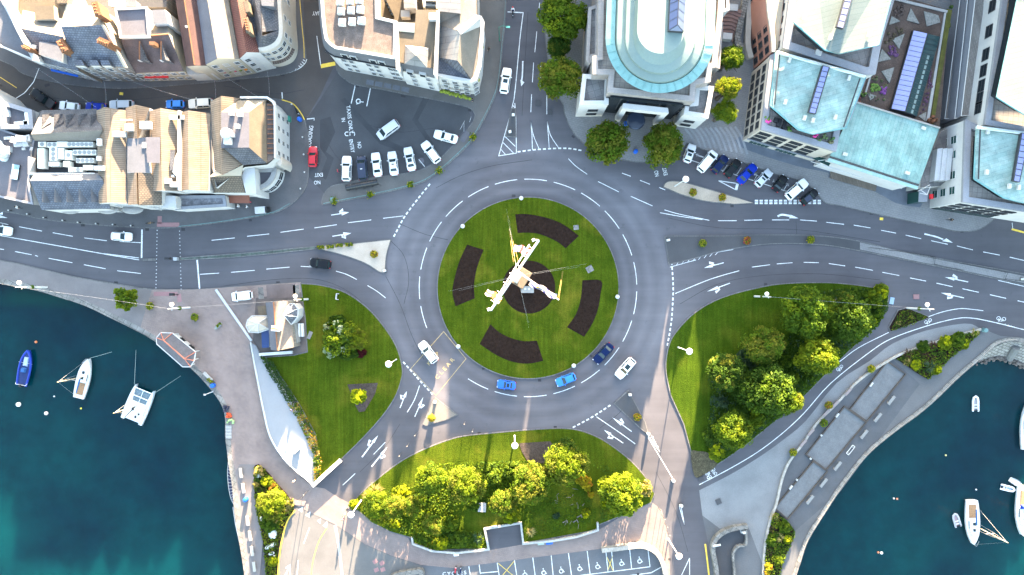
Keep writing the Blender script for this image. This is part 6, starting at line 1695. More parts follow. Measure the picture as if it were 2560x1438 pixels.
def crown_mesh(seed, nclump, nleaf, leaf, mats, frac=(1.0,), flat=.8, gap=.0, spread=1.0):
 """unit crown: clumps of leaf sprays through a dome of radius 1, uneven outline"""
 r = random.Random(seed)
 mb = MB()
 lob = [r.uniform(.82, 1.14) for _ in range(7)]
 for c in range(nclump):
  az = r.uniform(0, 6.283)
  u = r.random()
  el = math.asin(min(1, .08 + .92 * u)) if c % 5 else r.uniform(-.6, .1)
  k = az / 6.283 * 7
  lo = lob[int(k) % 7] * (1 - k % 1) + lob[(int(k) + 1) % 7] * (k % 1)
  rad = lo * (r.uniform(.62, .88) if c % 4 else r.uniform(.3, .6))
  cc = Vector((math.cos(az) * math.cos(el) * rad * spread, math.sin(az) * math.cos(el) * rad * spread, math.sin(el) * rad * flat))
  cr = r.uniform(.13, .26)
  mi = 0
  z = r.random(); acc = 0
  for i, f in enumerate(frac):
   acc += f
   if z <= acc:
    mi = i; break
  for q in range(nleaf):
   d = Vector((r.gauss(0, 1), r.gauss(0, 1), r.gauss(.25, 1))).normalized()
   p = cc + d * cr * r.uniform(.55, 1.12)
   nn = (d + Vector((r.uniform(-.6, .6), r.uniform(-.6, .6), r.uniform(-.2, .9)))).normalized()
   leafq(mb, p, nn, leaf * r.uniform(.8, 1.2), r, mi)
 d = bpy.data.meshes.new('crown')
 d.from_pydata(mb.v, [], mb.f)
 for m in mats:
  d.materials.append(m)
 d.polygons.foreach_set('material_index', mb.m)
 d.update()
 return d
def trunk_mesh(seed):
 r = random.Random(seed)
 m = MB()
 m.tube((0, 0, 0), (.03, .02, .55), .055, .040, 9, cap=False)
 m.tube((.03, .02, .55), (0, .03, .9), .040, .022, 8)
 for k in range(7):
  a = k * .9 + r.uniform(-.3, .3); z = r.uniform(.42, .7)
  e = Vector((math.cos(a) * r.uniform(.2, .38), math.sin(a) * r.uniform(.2, .38), z + r.uniform(.12, .26)))
  mid = Vector((.02, .02, z)).lerp(e, .5) + Vector((0, 0, .06))
  m.tube((.02, .02, z), mid, .024, .016, 6, cap=False); m.tube(mid, e, .016, .006, 6)
 d = bpy.data.meshes.new('trunk'); d.from_pydata(m.v, [], m.f); d.materials.append(TRUNK); d.update()
 return d
TRK = [trunk_mesh(i) for i in range(3)]
CR = {'mid': [crown_mesh(1, 150, 62, .078, [LEAF_A, LEAF_C], (.75, .25)), crown_mesh(2, 150, 62, .078, [LEAF_A, LEAF_C], (.7, .3))],
  'autumn': [crown_mesh(3, 150, 62, .078, [LEAF_A, LEAF_D], (.6, .4)), crown_mesh(4, 150, 62, .078, [LEAF_A, LEAF_D], (.5, .5))],
  'dark': [crown_mesh(5, 150, 62, .080, [LEAF_B, LEAF_A], (.75, .25)), crown_mesh(6, 150, 62, .080, [LEAF_B, LEAF_A], (.65, .35)), crown_mesh(7, 150, 62, .080, [LEAF_B, LEAF_D], (.8, .2))],
  'bright': [crown_mesh(8, 150, 62, .080, [LEAF_C, LEAF_A], (.7, .3)), crown_mesh(9, 150, 62, .080, [LEAF_C, LEAF_D], (.75, .25))],
  'sparse': [crown_mesh(10, 46, 45, .13, [LEAF_C, LEAF_A], (.7, .3), .7, spread=1.05)],
  'lime': [crown_mesh(11, 70, 60, .17, [LEAF_E, LEAF_C], (.8, .2))],
  'flower': [crown_mesh(12, 130, 55, .09, [LEAF_A, LEAF_B, BLOS, LEAF_C], (.46, .24, .08, .22))]}
NT = [0]
def tree(px, py, rpx, kind, label, h=None, name='tree', group=None, zc=None, wide=1.0):
 """crown centre and radius as they show in the picture; h = full height"""
 r = rpx / S * (1.06 if group == TG2 else .95)
 h = h or max(4.0, r * 1.75)
 zc = zc or h - r * .78
 p = W(px, py, zc)
 NT[0] += 1
 i = NT[0]
 t = thing(name, label, 'tree', (p.x, p.y, .1), i * 2.399, group)
 o = link(bpy.data.objects.new('trunk', TRK[i % 3]), t); o.scale = (h * .8,) * 3
 c = link(bpy.data.objects.new('crown', CR[kind][i % len(CR[kind])]), t, (0, 0, zc - .1)); c.scale = (r * wide, r, r)
 return t
TG1, TG2, TG3 = 'street trees round the oval-roofed bank', 'trees in the wooded lawn', 'sunlit garden trees'
tree(1411, 48, 63, 'mid', 'big street tree at the top of the north road beside the bank', 9, group=TG1)
tree(1396, 120, 34, 'dark', 'small dark tree squeezed between the two big north-road trees', 6, group=TG1)
tree(1399, 196, 61, 'autumn', 'big street tree with a yellow-lit shoulder by the bank pavilion', 9, group=TG1)
tree(1514, 357, 62, 'autumn', 'olive-tinted round tree on the roundabout side of the bank portico', 7.5, group=TG1)
tree(1657, 361, 59, 'autumn', 'olive-tinted round tree next to the first parked white hatchback', 7.5, group=TG1)
tree(1828, 145, 33, 'mid', 'narrow tree nearest the brick steps in the lane beside the bank', 9, group=TG1)
tree(1820, 221, 33, 'bright', 'yellow-topped tree in the middle of the lane beside the bank', 9.5, group=TG1)
tree(1811, 281, 31, 'bright', 'yellow-topped tree at the roundabout end of the lane beside the bank', 8.5, group=TG1)
tree(316, 745, 33, 'sparse', 'small open-crowned young tree on the western quay pavement', 5)
tree(895, 992, 22, 'lime', 'small lime-yellow ball tree in the bark wedge', 3.2)
tree(2006, 785, 58, 'mid', 'broad tree in the upper middle of the wooded lawn next to the lamp mast wires', 8.5, group=TG2)
tree(2060, 775, 34, 'mid', 'smaller crown joining the broad tree and its twin on the wooded lawn', 6.5, group=TG2)
tree(2118, 795, 55, 'dark', 'broad tree on the east road side of the wooded lawn', 8, group=TG2)
tree(2110, 752, 24, 'dark', 'pointed dark crown behind the east road side tree', 6, group=TG2)
tree(1909, 862, 50, 'autumn', 'rounded tree with a brownish tint standing forward in the wooded lawn', 7.5, group=TG2)
tree(2040, 893, 48, 'bright', 'tree with a sunlit yellow tip beside the cycle path bend', 7.5, group=TG2)
tree(1812, 927, 47, 'dark', 'dark round tree nearest the roundabout in the wooded lawn', 7.5, group=TG2)
tree(1922, 985, 62, 'dark', 'largest tree of the wooded lawn, dark with a sunlit edge over the path', 9, group=TG2)
tree(1976, 1004, 30, 'bright', 'sunlit yellow-green crown leaning over the cycle path', 7, group=TG2)
tree(1834, 1075, 46, 'mid', 'round tree near the pointed end of the wooded lawn', 7, group=TG2)
tree(1868, 968, 36, 'dark', 'dark tree buried between the larger crowns of the wooded lawn', 6, group=TG2)
tree(855, 845, 50, 'flower', 'white-flowering bushy tree on the lawn beside the kiosk', 5.0, name='flowering_tree')
tree(893, 850, 28, 'bright', 'bright green bush-like tree leaning on the white-flowering one', 4)
tree(1076, 1198, 42, 'bright', 'sunlit tree standing up from the western half of the garden lawn', 6.5, group=TG3)
tree(1163, 1212, 52, 'bright', 'broad sunlit tree in the middle of the garden, touching the hedge', 6.5, group=TG3)
tree(940, 1258, 36, 'bright', 'sunlit low tree at the western tip of the garden', 4.5, group=TG3)
tree(988, 1268, 33, 'autumn', 'golden-edged tree behind the western tip tree', 4.8, group=TG3)
tree(1028, 1268, 28, 'autumn', 'small golden tree beside the dark clearing in the garden', 4.5, group=TG3)
tree(1081, 1311, 30, 'autumn', 'round pale-gold tree in front of the clipped dome bush', 5, group=TG3)
tree(1256, 1256, 38, 'autumn', 'bushy golden tree just beyond the little white plinth', 5, group=TG3)
tree(1328, 1205, 58, 'autumn', 'large golden-green tree beside the lamp shadow in the garden', 7, group=TG3)
tree(1410, 1128, 40, 'dark', 'dark green crown behind the bright yellow tree', 6, group=TG3)
tree(1414, 1160, 58, 'bright', 'brightest yellow-green tree, by the bark bed in the garden', 7.5, group=TG3)
tree(1549, 1234, 58, 'bright', 'broad sunlit tree at the eastern end of the garden', 6.5, group=TG3)
tree(679, 1258, 40, 'bright', 'light green bushy tree in the western quay planting bed', 4.5, group=TG3)
SH = {}
def shrubmesh(kind):
 if kind not in SH:
  mats = {'green': [LEAF_A, LEAF_B], 'dark': [LEAF_B, LEAF_A], 'clip': [LEAF_A, LEAF_C], 'yellow': [LEAF_E, LEAF_C], 'gold': [LEAF_C, LEAF_E], 'red': [LEAF_R, LEAF_R], 'blue': [LEAF_G, LEAF_B], 'bronze': [LEAF_P, LEAF_B], 'bloom': [BLOY, BLOO], 'orange': [BLOO, LEAF_D], 'white': [BLOS, LEAF_A], 'straw': [LEAF_S, LEAF_D]}[kind]
  SH[kind] = crown_mesh(40 + len(SH), 62, 46, .15, mats, (.75, .25), .8)
  SH[kind].name = 'shrub'
 return SH[kind]
def shrub(px, py, rpx, kind, label, h=None, name='shrub', wide=1.0, group=None, z0=.1):
 r = rpx / S
 h = h or r * .9
 p = W(px, py, h * .6)
 o = bpy.data.objects.new(name, shrubmesh(kind))
 link(o, None, (p.x, p.y, z0 + h * .25), rpx * 1.7 + px)
 o.scale = (r * wide, r, h)
 return tag(o, label, 'shrub', group)
BL = {}
def spiky(px, py, rpx, mat, label, name='spiky_plant', h=None, z0=.15, n=60):
 r = rpx / S
 k = mat.name
 if k not in BL:
  rr = random.Random(len(BL))
  m = MB()
  for i in range(n):
   a = rr.uniform(0, 6.283); e = rr.uniform(.15, 1.25); L = rr.uniform(.7, 1.05)
   d = Vector((math.cos(a), math.sin(a), 0)); s = Vector((-d.y, d.x, 0)) * .045
   P = [Vector((0, 0, .02)), d * L * .5 * math.cos(e * .8) + Vector((0, 0, L * .55 * math.sin(e) + .05)), d * L * math.cos(e * .55) + Vector((0, 0, L * .62 * math.sin(e * .8)))]
   m.add([P[0] - s * .6, P[0] + s * .6, P[1] + s, P[1] - s, P[2]], [(0, 1, 2, 3), (3, 2, 4)])
  d = bpy.data.meshes.new('spiky_plant'); d.from_pydata(m.v, [], m.f); d.materials.append(mat); d.update()
  BL[k] = d
 p = W(px, py, .8)
 o = link(bpy.data.objects.new(name, BL[k]), None, (p.x, p.y, z0), px * .7)
 o.scale = (r, r, h or r * .9)
 return tag(o, label, 'plant')
def hedge(pts, h, mats, frac, label, name='hedge', leaf=.26, dens=26, z0=.1, cat='hedge'):
 P = [G(p).to_2d() for p in pts]
 xs = [p.x for p in P]; ys = [p.y for p in P]
 r = random.Random(int(P[0].x * 10))
 def inside(x, y):
  c = False
  for i in range(len(P)):
   a, b_ = P[i - 1], P[i]
   if (a.y > y) != (b_.y > y) and x < (b_.x - a.x) * (y - a.y) / (b_.y - a.y) + a.x:
    c = not c
  return c
 area = abs(sum(P[i - 1].x * P[i].y - P[i].x * P[i - 1].y for i in range(len(P)))) / 2
 mb = MB()
 n = int(area * dens)
 k = 0
 while k < n:
  x, y = r.uniform(min(xs), max(xs)), r.uniform(min(ys), max(ys))
  if not inside(x, y):
   continue
  k += 1
  hz = h * (.75 + .35 * noise.noise(Vector((x * .7, y * .7, 3.1)))) * r.uniform(.82, 1.0) if r.random() < .8 else h * r.uniform(.1, .8)
  v = noise.noise(Vector((x * .9, y * .9, 7.7))) * .5 + .5 + r.uniform(-.25, .25)
  mi, acc = 0, 0
  for i, f in enumerate(frac):
   acc += f
   mi = i
   if v <= .18 + acc * .64:
    break
  nn = Vector((r.uniform(-.7, .7), r.uniform(-.7, .7), 1)).normalized()
  leafq(mb, Vector((x, y, z0 + hz)), nn, leaf, r, mi)
 o = mb.build(name, mats)
 return tag(o, label, cat)
# wooded lawn understorey
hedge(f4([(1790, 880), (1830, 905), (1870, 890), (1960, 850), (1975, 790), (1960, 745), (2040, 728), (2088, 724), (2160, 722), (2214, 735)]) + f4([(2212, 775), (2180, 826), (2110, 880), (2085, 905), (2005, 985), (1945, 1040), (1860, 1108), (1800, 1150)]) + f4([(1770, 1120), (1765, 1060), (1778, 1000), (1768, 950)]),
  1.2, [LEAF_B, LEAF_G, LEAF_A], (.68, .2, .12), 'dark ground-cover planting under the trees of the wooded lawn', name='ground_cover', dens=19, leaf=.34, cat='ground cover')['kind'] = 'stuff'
hedge(f4([(2052, 740), (2070, 727), (2115, 722)]) + f4([(2118, 745), (2085, 752), (2055, 752)]), 1.4, [LEAF_B, LEAF_B], (.7, .3), 'dark clipped hedge along the top of the wooded lawn')
shrub(2182, 748, 26, 'clip', 'egg-shaped clipped light green bush by the east road', 2.4, wide=1.0); shrub(2192, 786, 20, 'green', 'rounded green shrub below the egg-shaped bush', 1.6); shrub(2164, 775, 14, 'green', 'small shrub tucked behind the egg-shaped bush', 1.5); shrub(2205, 728, 22, 'gold', 'olive-yellow shrub at the corner of the wooded lawn by the east road', 1.4)
shrub(2176, 806, 18, 'gold', 'yellow-green shrub against the path on the wooded lawn', 1.4); shrub(2140, 735, 22, 'green', 'mid-green shrub next to the clipped dark hedge', 1.5)
shrub(1966, 906, 21, 'green', 'round shrub in the dark middle of the wooded lawn', 2.2); shrub(1980, 948, 20, 'clip', 'lighter round shrub between the path tree and the largest tree', 2); shrub(2024, 936, 18, 'dark', 'dark shrub under the sunlit yellow tip tree', 1.8); shrub(1872, 903, 30, 'blue', 'blue-grey shrub between the two forward trees', 2.4)
shrub(1798, 1003, 24, 'blue', 'dark shrub with small white flowers on the roundabout side of the wood', 1.6); shrub(1893, 1050, 24, 'clip', 'round bright shrub by the cycle path beyond the largest tree', 2.0); shrub(1793, 1132, 26, 'gold', 'golden-green low shrub at the pointed end of the wooded lawn', 1.3); shrub(1776, 1095, 22, 'dark', 'dark low shrub behind the golden-green one', 1.3)
spiky(2112, 862, 24, LEAF_G, 'grey-green spiky plant under the east road side tree');
# kiosk lawn
hedge([(655, 888), (690, 903), (695, 920), (719, 958), (748, 1002), (720, 1002), (695, 962), (672, 925)], 1.4, [LEAF_B, LEAF_G, LEAF_B], (.5, .3, .2), 'dark green upper length of the hedge along the white sail-shaped roof', dens=50, leaf=.24)
hedge([(749, 1004), (756, 1016), (793, 1087), (807, 1150), (804, 1190), (790, 1206), (784, 1130), (764, 1082), (743, 1040), (722, 1004)], 1.3, [LEAF_B, LEAF_C, BLOO, LEAF_S], (.35, .3, .2, .15), 'flowering orange-flecked lower length of the hedge along the sail-shaped roof', dens=50, leaf=.24)
shrub(899, 881, 18, 'red', 'dark red shrub at the foot of the white-flowering tree', 1.3); shrub(822, 818, 16, 'white', 'white-blossomed shrub on the kiosk side of the flowering tree', 2.6); shrub(829, 818, 9, 'yellow', 'small yellow bush at the edge of the flowering tree', 3.4)
shrub(842, 805, 22, 'dark', 'dark green shrub at the back of the flowering tree', 3.0); shrub(870, 880, 26, 'dark', 'dark shrub below the flowering tree', 2.0); shrub(828, 872, 24, 'white', 'pale flecked shrub below the flowering tree, nearer the hedge', 2.2)
# garden
hedge(f4([(905, 1270), (930, 1235), (975, 1222), (1030, 1216), (1050, 1180), (1100, 1158), (1180, 1153), (1260, 1150), (1310, 1150), (1350, 1155)]) + [(1370, 1240), (1340, 1262), (1230, 1260), (1195, 1256), (1130, 1262), (1100, 1320), (1200, 1330), (1212, 1345), (1216, 1366), (1081, 1370), (1036, 1352), (1030, 1338), (980, 1325), (930, 1300)],
  .9, [LEAF_B, LEAF_A, LEAF_C], (.3, .4, .3), 'leafy ground cover filling the western half of the garden', name='ground_cover', dens=18, leaf=.3, cat='ground cover')['kind'] = 'stuff'
hedge(f4([(1478, 1160), (1530, 1165), (1560, 1185)]) + [(1540, 1225), (1500, 1260), (1500, 1300), (1552, 1284), (1590, 1268), (1600, 1240)], 1.0, [LEAF_B, LEAF_A], (.7, .3), 'dark ground cover round the eastern garden tree', name='ground_cover', dens=20, leaf=.28, cat='ground cover')['kind'] = 'stuff'
hedge(f4([(1300, 1270), (1400, 1235), (1480, 1225)]) + [(1492, 1300), (1400, 1330), (1310, 1350), (1306, 1310)], .35, [LEAF_B, LEAF_A, GRASS2], (.45, .4, .15), 'low leafy bed with bleached branches beside the recessed seat', name='ground_cover', dens=10, leaf=.2, cat='ground cover')['kind'] = 'stuff'
for x, y, r, k, l, h in ((1123, 1311, 25, 'clip', 'clipped dome bush beside the pale-gold garden tree', 2.0), (1150, 1347, 26, 'green', 'rounded olive bush next to the recessed seat', 1.6), (1098, 1360, 20, 'gold', 'bright yellow-green bush on the garden wall', 1.2), (1112, 1352, 12, 'yellow', 'small yellow bush between the garden wall bushes', 1.1), (1060, 1345, 18, 'green', 'green bush at the western bend of the garden wall', 1.2),
       (1000, 1235, 26, 'gold', 'low golden bush below the western garden lawn', 1.2), (1018, 1282, 12, 'yellow', 'yellow bush at the edge of the dark clearing', 1.4), (985, 1310, 16, 'gold', 'dark-hearted yellow bush by the brick walk', 1.2), (1185, 1262, 20, 'green', 'green bush left of the white plinth', 1.5), (1275, 1290, 24, 'gold', 'sunlit bush above the recessed seat', 1.6), (1230, 1190, 30, 'green', 'green bush filling the gap in the middle of the garden', 2.0),
       (1280, 1180, 26, 'green', 'bush crossed by the lamp shadow in the garden', 2.0), (1465, 1205, 18, 'bloom', 'bright yellow flowering bush beside the brightest tree', 1.8), (1450, 1200, 13, 'bloom', 'small yellow flowering clump touching the brightest tree', 1.5), (1469, 1222, 9, 'bloom', 'tiny yellow flower clump above the bleached branches', 1.1), (1477, 1238, 9, 'bloom', 'yellow flower clump at the foot of the eastern tree', 1.0),
       (1512, 1262, 14, 'gold', 'yellow-green shrub under the eastern garden tree', 1.1), (1612, 1222, 24, 'straw', 'straw-pale feathery shrub at the eastern tip of the garden', 2.0), (1466, 1284, 13, 'gold', 'yellowish shrub at the wall end by the bleached branches', 1.0), (1392, 1290, 10, 'blue', 'pale grey-green shrub in the low leafy bed', .8), (885, 1262, 16, 'gold', 'low yellow-green shrub at the road corner of the garden', 1.2)):
 shrub(x, y, r, k, l, h)
spiky(939, 1228, 26, LEAF_S, 'straw-coloured spiky plant at the western point of the garden'); spiky(916, 1240, 18, LEAF_S, 'smaller straw spiky plant by the kerb of the garden'); spiky(1195, 1346, 22, LEAF_G, 'grey-green spiky plant beside the recessed seat'); spiky(1328, 1332, 17, LEAF_S, 'pale spiky plant on the garden wall east of the recessed seat')
# bleached branches
m = MB()
for k in range(15):
 x, y = rnd.uniform(1385, 1455), rnd.uniform(1218, 1310)
 if y > 1270 or rnd.random() < .5 or True:
  a = rnd.uniform(0, 6.28); L = rnd.uniform(.4, 1.1); p = W(x, y); m.tube((p.x, p.y, .5), (p.x + L * math.cos(a), p.y + L * math.sin(a), .75), .07, .03, 5)
for x, y in ((1412, 1301), (1438, 1300), (1448, 1288)):
 p = W(x, y); m.tube((p.x - .4, p.y - .3, .4), (p.x + .3, p.y + .4, 1.2), .13, .05, 6); m.tube((p.x + .5, p.y - .3, .4), (p.x + .2, p.y + .5, 1.1), .12, .05, 6)
o = tag(m.build('driftwood', M('bleached_wood', (.34, .30, .25), var=.3, scale=2)), 'bleached branches scattered over the low leafy bed', 'driftwood'); o['kind'] = 'stuff'
# quay beds
def qbed(pts, label, mats, frac, dens=24):
 bed(pts, SOIL, label.replace('planting', 'earth'), .24)
 hedge(pts, .6, mats, frac, label, name='bed_planting', dens=dens, leaf=.26, cat='planting', z0=.2)['kind'] = 'stuff'
qbed(smooth([(637, 1164), (662, 1172), (692, 1206), (737, 1262), (720, 1296), (703, 1340), (693, 1400), (692, 1440), (668, 1440), (664, 1400), (655, 1330), (640, 1260)], 2, True), 'mixed planting in the western quay bed', [LEAF_B, LEAF_A, LEAF_C, LEAF_D], (.35, .25, .2, .2))
for x, y, r, k, l, h in ((648, 1178, 16, 'straw', 'golden feathery shrub at the top of the western quay bed', 1.1), (668, 1205, 16, 'gold', 'yellow shrub below the pale rock in the western quay bed', 1.0), (683, 1219, 13, 'orange', 'orange flowering shrub on the brick edge of the western quay bed', 1.0), (700, 1240, 14, 'gold', 'yellow-leaved shrub on the brick edge of the western quay bed', 1.0), (675, 1310, 24, 'green', 'rounded green shrub below the bushy quay tree', 1.4),
       (640, 1212, 9, 'straw', 'small bleached shrub on the quay side of the bed', .8), (688, 1304, 9, 'straw', 'small straw ball plant in the western quay bed', .9), (682, 1405, 14, 'gold', 'yellow-green shrub at the foot of the western quay bed', .9), (724, 1258, 13, 'straw', 'straw tipped shrub at the brick corner of the western quay bed', .9)):
 shrub(x, y, r, k, l, h, z0=.2)
spiky(655, 1230, 15, LEAF_P, 'bronze spiky plant in the western quay bed'); spiky(718, 1275, 15, LEAF_S, 'straw spiky plant near the yellow road line in the western quay bed')
WR = M('white_rock', (.52, .52, .50), var=.15, scale=2)
def rock(px, py, a, b_, h, lab, rz=.3):
 m = MB(); r = random.Random(px)
 p = W(px, py, h * .5)
 m.lathe((0, 0, 0), [(1, 0), (.95, .35), (.7, .75), (.25, 1.0)], 9)
 m.v = [(x * a * r.uniform(.8, 1.15), y * b_ * r.uniform(.8, 1.15), z * h * r.uniform(.85, 1.1)) for x, y, z in m.v]
 return tag(m.build('rock', WR, None, (p.x, p.y, .15), rz), lab, 'rock')
rock(681, 1334, .9, 1.15, .8, 'large white rock in the western quay bed'); rock(676, 1365, 1.3, .45, .6, 'long flat white rock in the western quay bed', .5); rock(679, 1384, .6, .35, .5, 'small white rock below the long flat one'); rock(686, 1391, .35, .3, .4, 'smallest white rock at the foot of the western quay bed'); rock(648, 1189, .7, .4, .6, 'pale grey rock at the top of the western quay bed', .5); rock(654, 1298, .35, .6, .5, 'white stone on the quay edge of the western bed')
qbed([(2238, 897), (2262, 879), (2290, 868), (2340, 852), (2390, 838), (2438, 826), (2450, 832), (2420, 858), (2380, 890), (2350, 920), (2318, 948), (2290, 932), (2262, 912)], 'mixed planting in the triangular bed by the east basin', [LEAF_B, LEAF_A, LEAF_C, LEAF_P], (.4, .3, .2, .1))
for x, y, r, k, l, h in ((2362, 858, 20, 'gold', 'yellow-flecked shrub in the triangular bed', 1.3), (2395, 848, 22, 'green', 'green shrub near the narrow end of the triangular bed', 1.3), (2309, 866, 17, 'dark', 'dark green shrub by the wall in the triangular bed', 1.2), (2290, 912, 15, 'yellow', 'bright yellow bush in the triangular bed', 1.0), (2340, 925, 14, 'gold', 'golden shrub at the low corner of the triangular bed', 1.0), (2410, 862, 14, 'gold', 'small yellow-green shrub on the path side of the triangular bed', .8)):
 shrub(x, y, r, k, l, h, z0=.2)
for x, y, r, mt, l in ((2272, 885, 18, LEAF_P, 'bronze spiky plant at the wide end of the triangular bed'), (2310, 880, 17, LEAF_P, 'reddish bronze spiky plant in the middle of the triangular bed'), (2335, 864, 17, LEAF_P, 'dark bronze spiky plant by the wall in the triangular bed'), (2326, 917, 24, LEAF_G, 'big grey-green spiky plant in the triangular bed'), (2440, 832, 15, LEAF_S, 'straw spiky plant at the sharp tip of the triangular bed'), (2270, 905, 14, LEAF_S, 'pale spiky plant by the bright yellow bush')):
 spiky(x, y, r, mt, l)
qbed(smooth([(1932, 1281), (1950, 1287), (1985, 1325), (1975, 1362), (1955, 1405), (1945, 1445), (1910, 1445), (1912, 1366), (1922, 1320)], 2, True), 'mixed planting in the bed beside the ramp quay', [LEAF_B, LEAF_A, LEAF_C, LEAF_D], (.35, .3, .2, .15))
for x, y, r, k, l, h in ((1962, 1318, 17, 'green', 'green shrub at the water side of the ramp-quay bed', 1.2), (1930, 1350, 17, 'green', 'green shrub against the low wall in the ramp-quay bed', 1.0), (1921, 1416, 12, 'bloom', 'mounded yellow flower cushion in the ramp-quay bed', .8), (1917, 1432, 9, 'bloom', 'smaller yellow flower cushion by the frame edge', .7), (1968, 1350, 12, 'gold', 'yellow-green shrub on the path side of the ramp-quay bed', .9), (1945, 1400, 14, 'clip', 'light green shrub low in the ramp-quay bed', .9)):
 shrub(x, y, r, k, l, h, z0=.2)
for x, y, r, mt, l in ((1937, 1293, 15, LEAF_S, 'orange-straw spiky plant at the top of the ramp-quay bed'), (1932, 1325, 15, LEAF_P, 'bronze spiky plant in the ramp-quay bed'), (1952, 1345, 17, LEAF_S, 'pale spiky plant in the middle of the ramp-quay bed'), (1925, 1380, 16, LEAF_P, 'brown spiky plant by the wall of the ramp-quay bed')):
 spiky(x, y, r, mt, l)
qb = [(2224, 822), (2247, 778), (2268, 773), (2316, 792), (2280, 812), (2228, 828)]
hedge(qb, .5, [LEAF_B, LEAF_A, LEAF_D], (.5, .3, .2), 'low planting in the small triangle bed by the cycle path', name='bed_planting', dens=30, leaf=.2, cat='planting', z0=.2)['kind'] = 'stuff'
spiky(2250, 808, 10, LEAF_S, 'pale rosette plant in the small triangle bed'); spiky(2284, 794, 7, LEAF_S, 'tiny pale rosette at the far side of the small triangle bed')
# ------------------------------------------------------------------ signal mast on the roundabout
mp = G((1292, 694))
t = thing('signal_mast', 'tall white signal mast with crossed yards, crow\'s nest and stay ropes on the roundabout', 'mast', mp)
rel = lambda x, y, z: W(x, y, z) - mp
m = MB(); m.tube((0, 0, 0), (0, 0, 14), .42, .34, 14); m.tube((0, 0, 14), (0, 0, 27), .26, .14, 12); m.build('pole', STEELW, t, sharp=40)
NESTM = M('nest_boards', (.50, .38, .26), var=.12, scale=1.5)
m = MB(); c = rel(1305, 695, 13.5); m.box((c.x, c.y, 12.3), (2.3, 3.3, 1.2), -.55, 0, (.92, .95)); m.box((c.x * .5, c.y * .5, 11.3), (1.2, 1.6, 1.0), -.55); o = m.build('crows_nest', NESTM, t)
m = MB(); c2 = rel(1290, 690, 16); m.box((c2.x, c2.y, 14.0), (1.7, 2.0, 1.6), -.55, 0, (.75, .75)); m.build('mast_cap', STEELW, t)
z = 19.0
A, Bb = rel(1347, 601, z), rel(1227, 776, z)
d = (A - Bb).normalized(); nn = Vector((d.y, -d.x, 0))
m = MB(); m.tube(A, Bb, .20, .20, 8); m.build('yard', STEELW, t)
A2, B2 = rel(1325, 612, z - 1), rel(1236, 758, z - 1)
m = MB(); m.tube(A2 - nn * .1, B2 - nn * .1, .12, .12, 8); m.build('yard', STEELW, t)
m = MB()
for k in range(7):
 q = A.lerp(Bb, .12 + k * .13); m.tube(q, q - nn * .95 - Vector((0, 0, .9)), .05, .05, 5)
m.build('foot_brackets', STEELW, t)
for q, e in ((A, rel(1334, 600, z)), (Bb, rel(1222, 774, z))):
 m = MB(); m.tube(q, e, .14, .14, 6); o = m.build('yardarm_bracket', STEELW, t)
 m = MB(); m.box((e.x, e.y, e.z - .5), (.55, .5, .6), .4, 0, (.8, .8)); m.build('signal_lamp', FRAMEW, o)
g0, g1 = rel(1306, 688, 15), rel(1397, 750, 17)
m = MB(); m.tube(g0, g1, .16, .10, 8); m.build('gaff', STEELW, t)
m = MB()
for a in ((1266, 522), (1122, 728), (1466, 660), (1322, 820)):
 m.wire([rel(*a, .2), (0, 0, 22)], .008, 4)
 m.wire([rel(a[0] + (1322 - a[0]) * .12, a[1] + (720 - a[1]) * .12, .2), (0, 0, 13)], .008, 4)
m.build('stay_wires', STEELG, t)
for a, b_ in (((1272, 572, 1.0), (1284, 660, 17)), ((1274, 572, 1.0), (1289, 660, 17)), ((1275, 574, 1.0), (1296, 655, 17)), ((1408, 678, 1.0), (1397, 748, 17)), ((1406, 678, 1.0), (1395, 744, 17))):
 m = MB(); m.tube(rel(*a), rel(*b_), .02, .02, 5); m.build('halyard', YELLOWM, t)
m = MB(); p = W(1319, 724, 1.2); m.box((p.x, p.y, .2), (2.4, 1.3, 1.0)); o = tag(m.build('plinth', M('grey_plinth', (.20, .20, .19), var=.1)), 'grey stone plinth with two small white plates at the foot of the mast', 'plinth')
for x in (-.45, .25):
 m = MB(); m.box((p.x + x, p.y + .1, 1.2), (.38, .42, .08)); m.build('white_plate', FRAMEW, o)
FR, FB, FW, FY = M('flag_red', (.16, .006, .010), var=.1), M('flag_blue', (.005, .010, .085), var=.1), M('flag_white', (.17, .17, .18), var=.06), M('flag_yellow', (.20, .12, .01), var=.1)
def flag(name, p0, p1, wdt, rule, label, sag=.35):
 """flag cloth flying from p0 (hoist) to p1 (fly), built of woven cells; rule(u, v) gives the colour"""
 a, b_ = W(*p0), W(*p1)
 dd = b_ - a; s = Vector((-dd.y, dd.x, 0)).normalized()
 nu, nv = 26, 14
 mb = MB()
 f = lambda u, v: a + dd * u + s * (v - .5) * wdt * (1 - .25 * u) + Vector((0, 0, -sag * u * dd.length * .5 + .18 * math.sin(u * 11 + v * 3) - (1 - v) * wdt * .55)) + s * .16 * math.sin(u * 9)
 vs = [f(i / nu, j / nv) for i in range(nu + 1) for j in range(nv + 1)]
 mb.v = [tuple(v) for v in vs]
 for i in range(nu):
  for j in range(nv):
   k = i * (nv + 1) + j
   mb.f.append((k, k + nv + 1, k + nv + 2, k + 1)); mb.m.append(rule((i + .5) / nu, (j + .5) / nv))
 return tag(mb.build(name, [FR, FB, FW, FY], sharp=180), label, 'flag')
def union(u, v):
 if abs(u - .5) < .06 or abs(v - .5) < .10: return 0
 if abs(u - .5) < .11 or abs(v - .5) < .18: return 2
 q = min(abs(u - v), abs(u + v - 1))
 return 0 if q < .05 else (2 if q < .13 else 1)
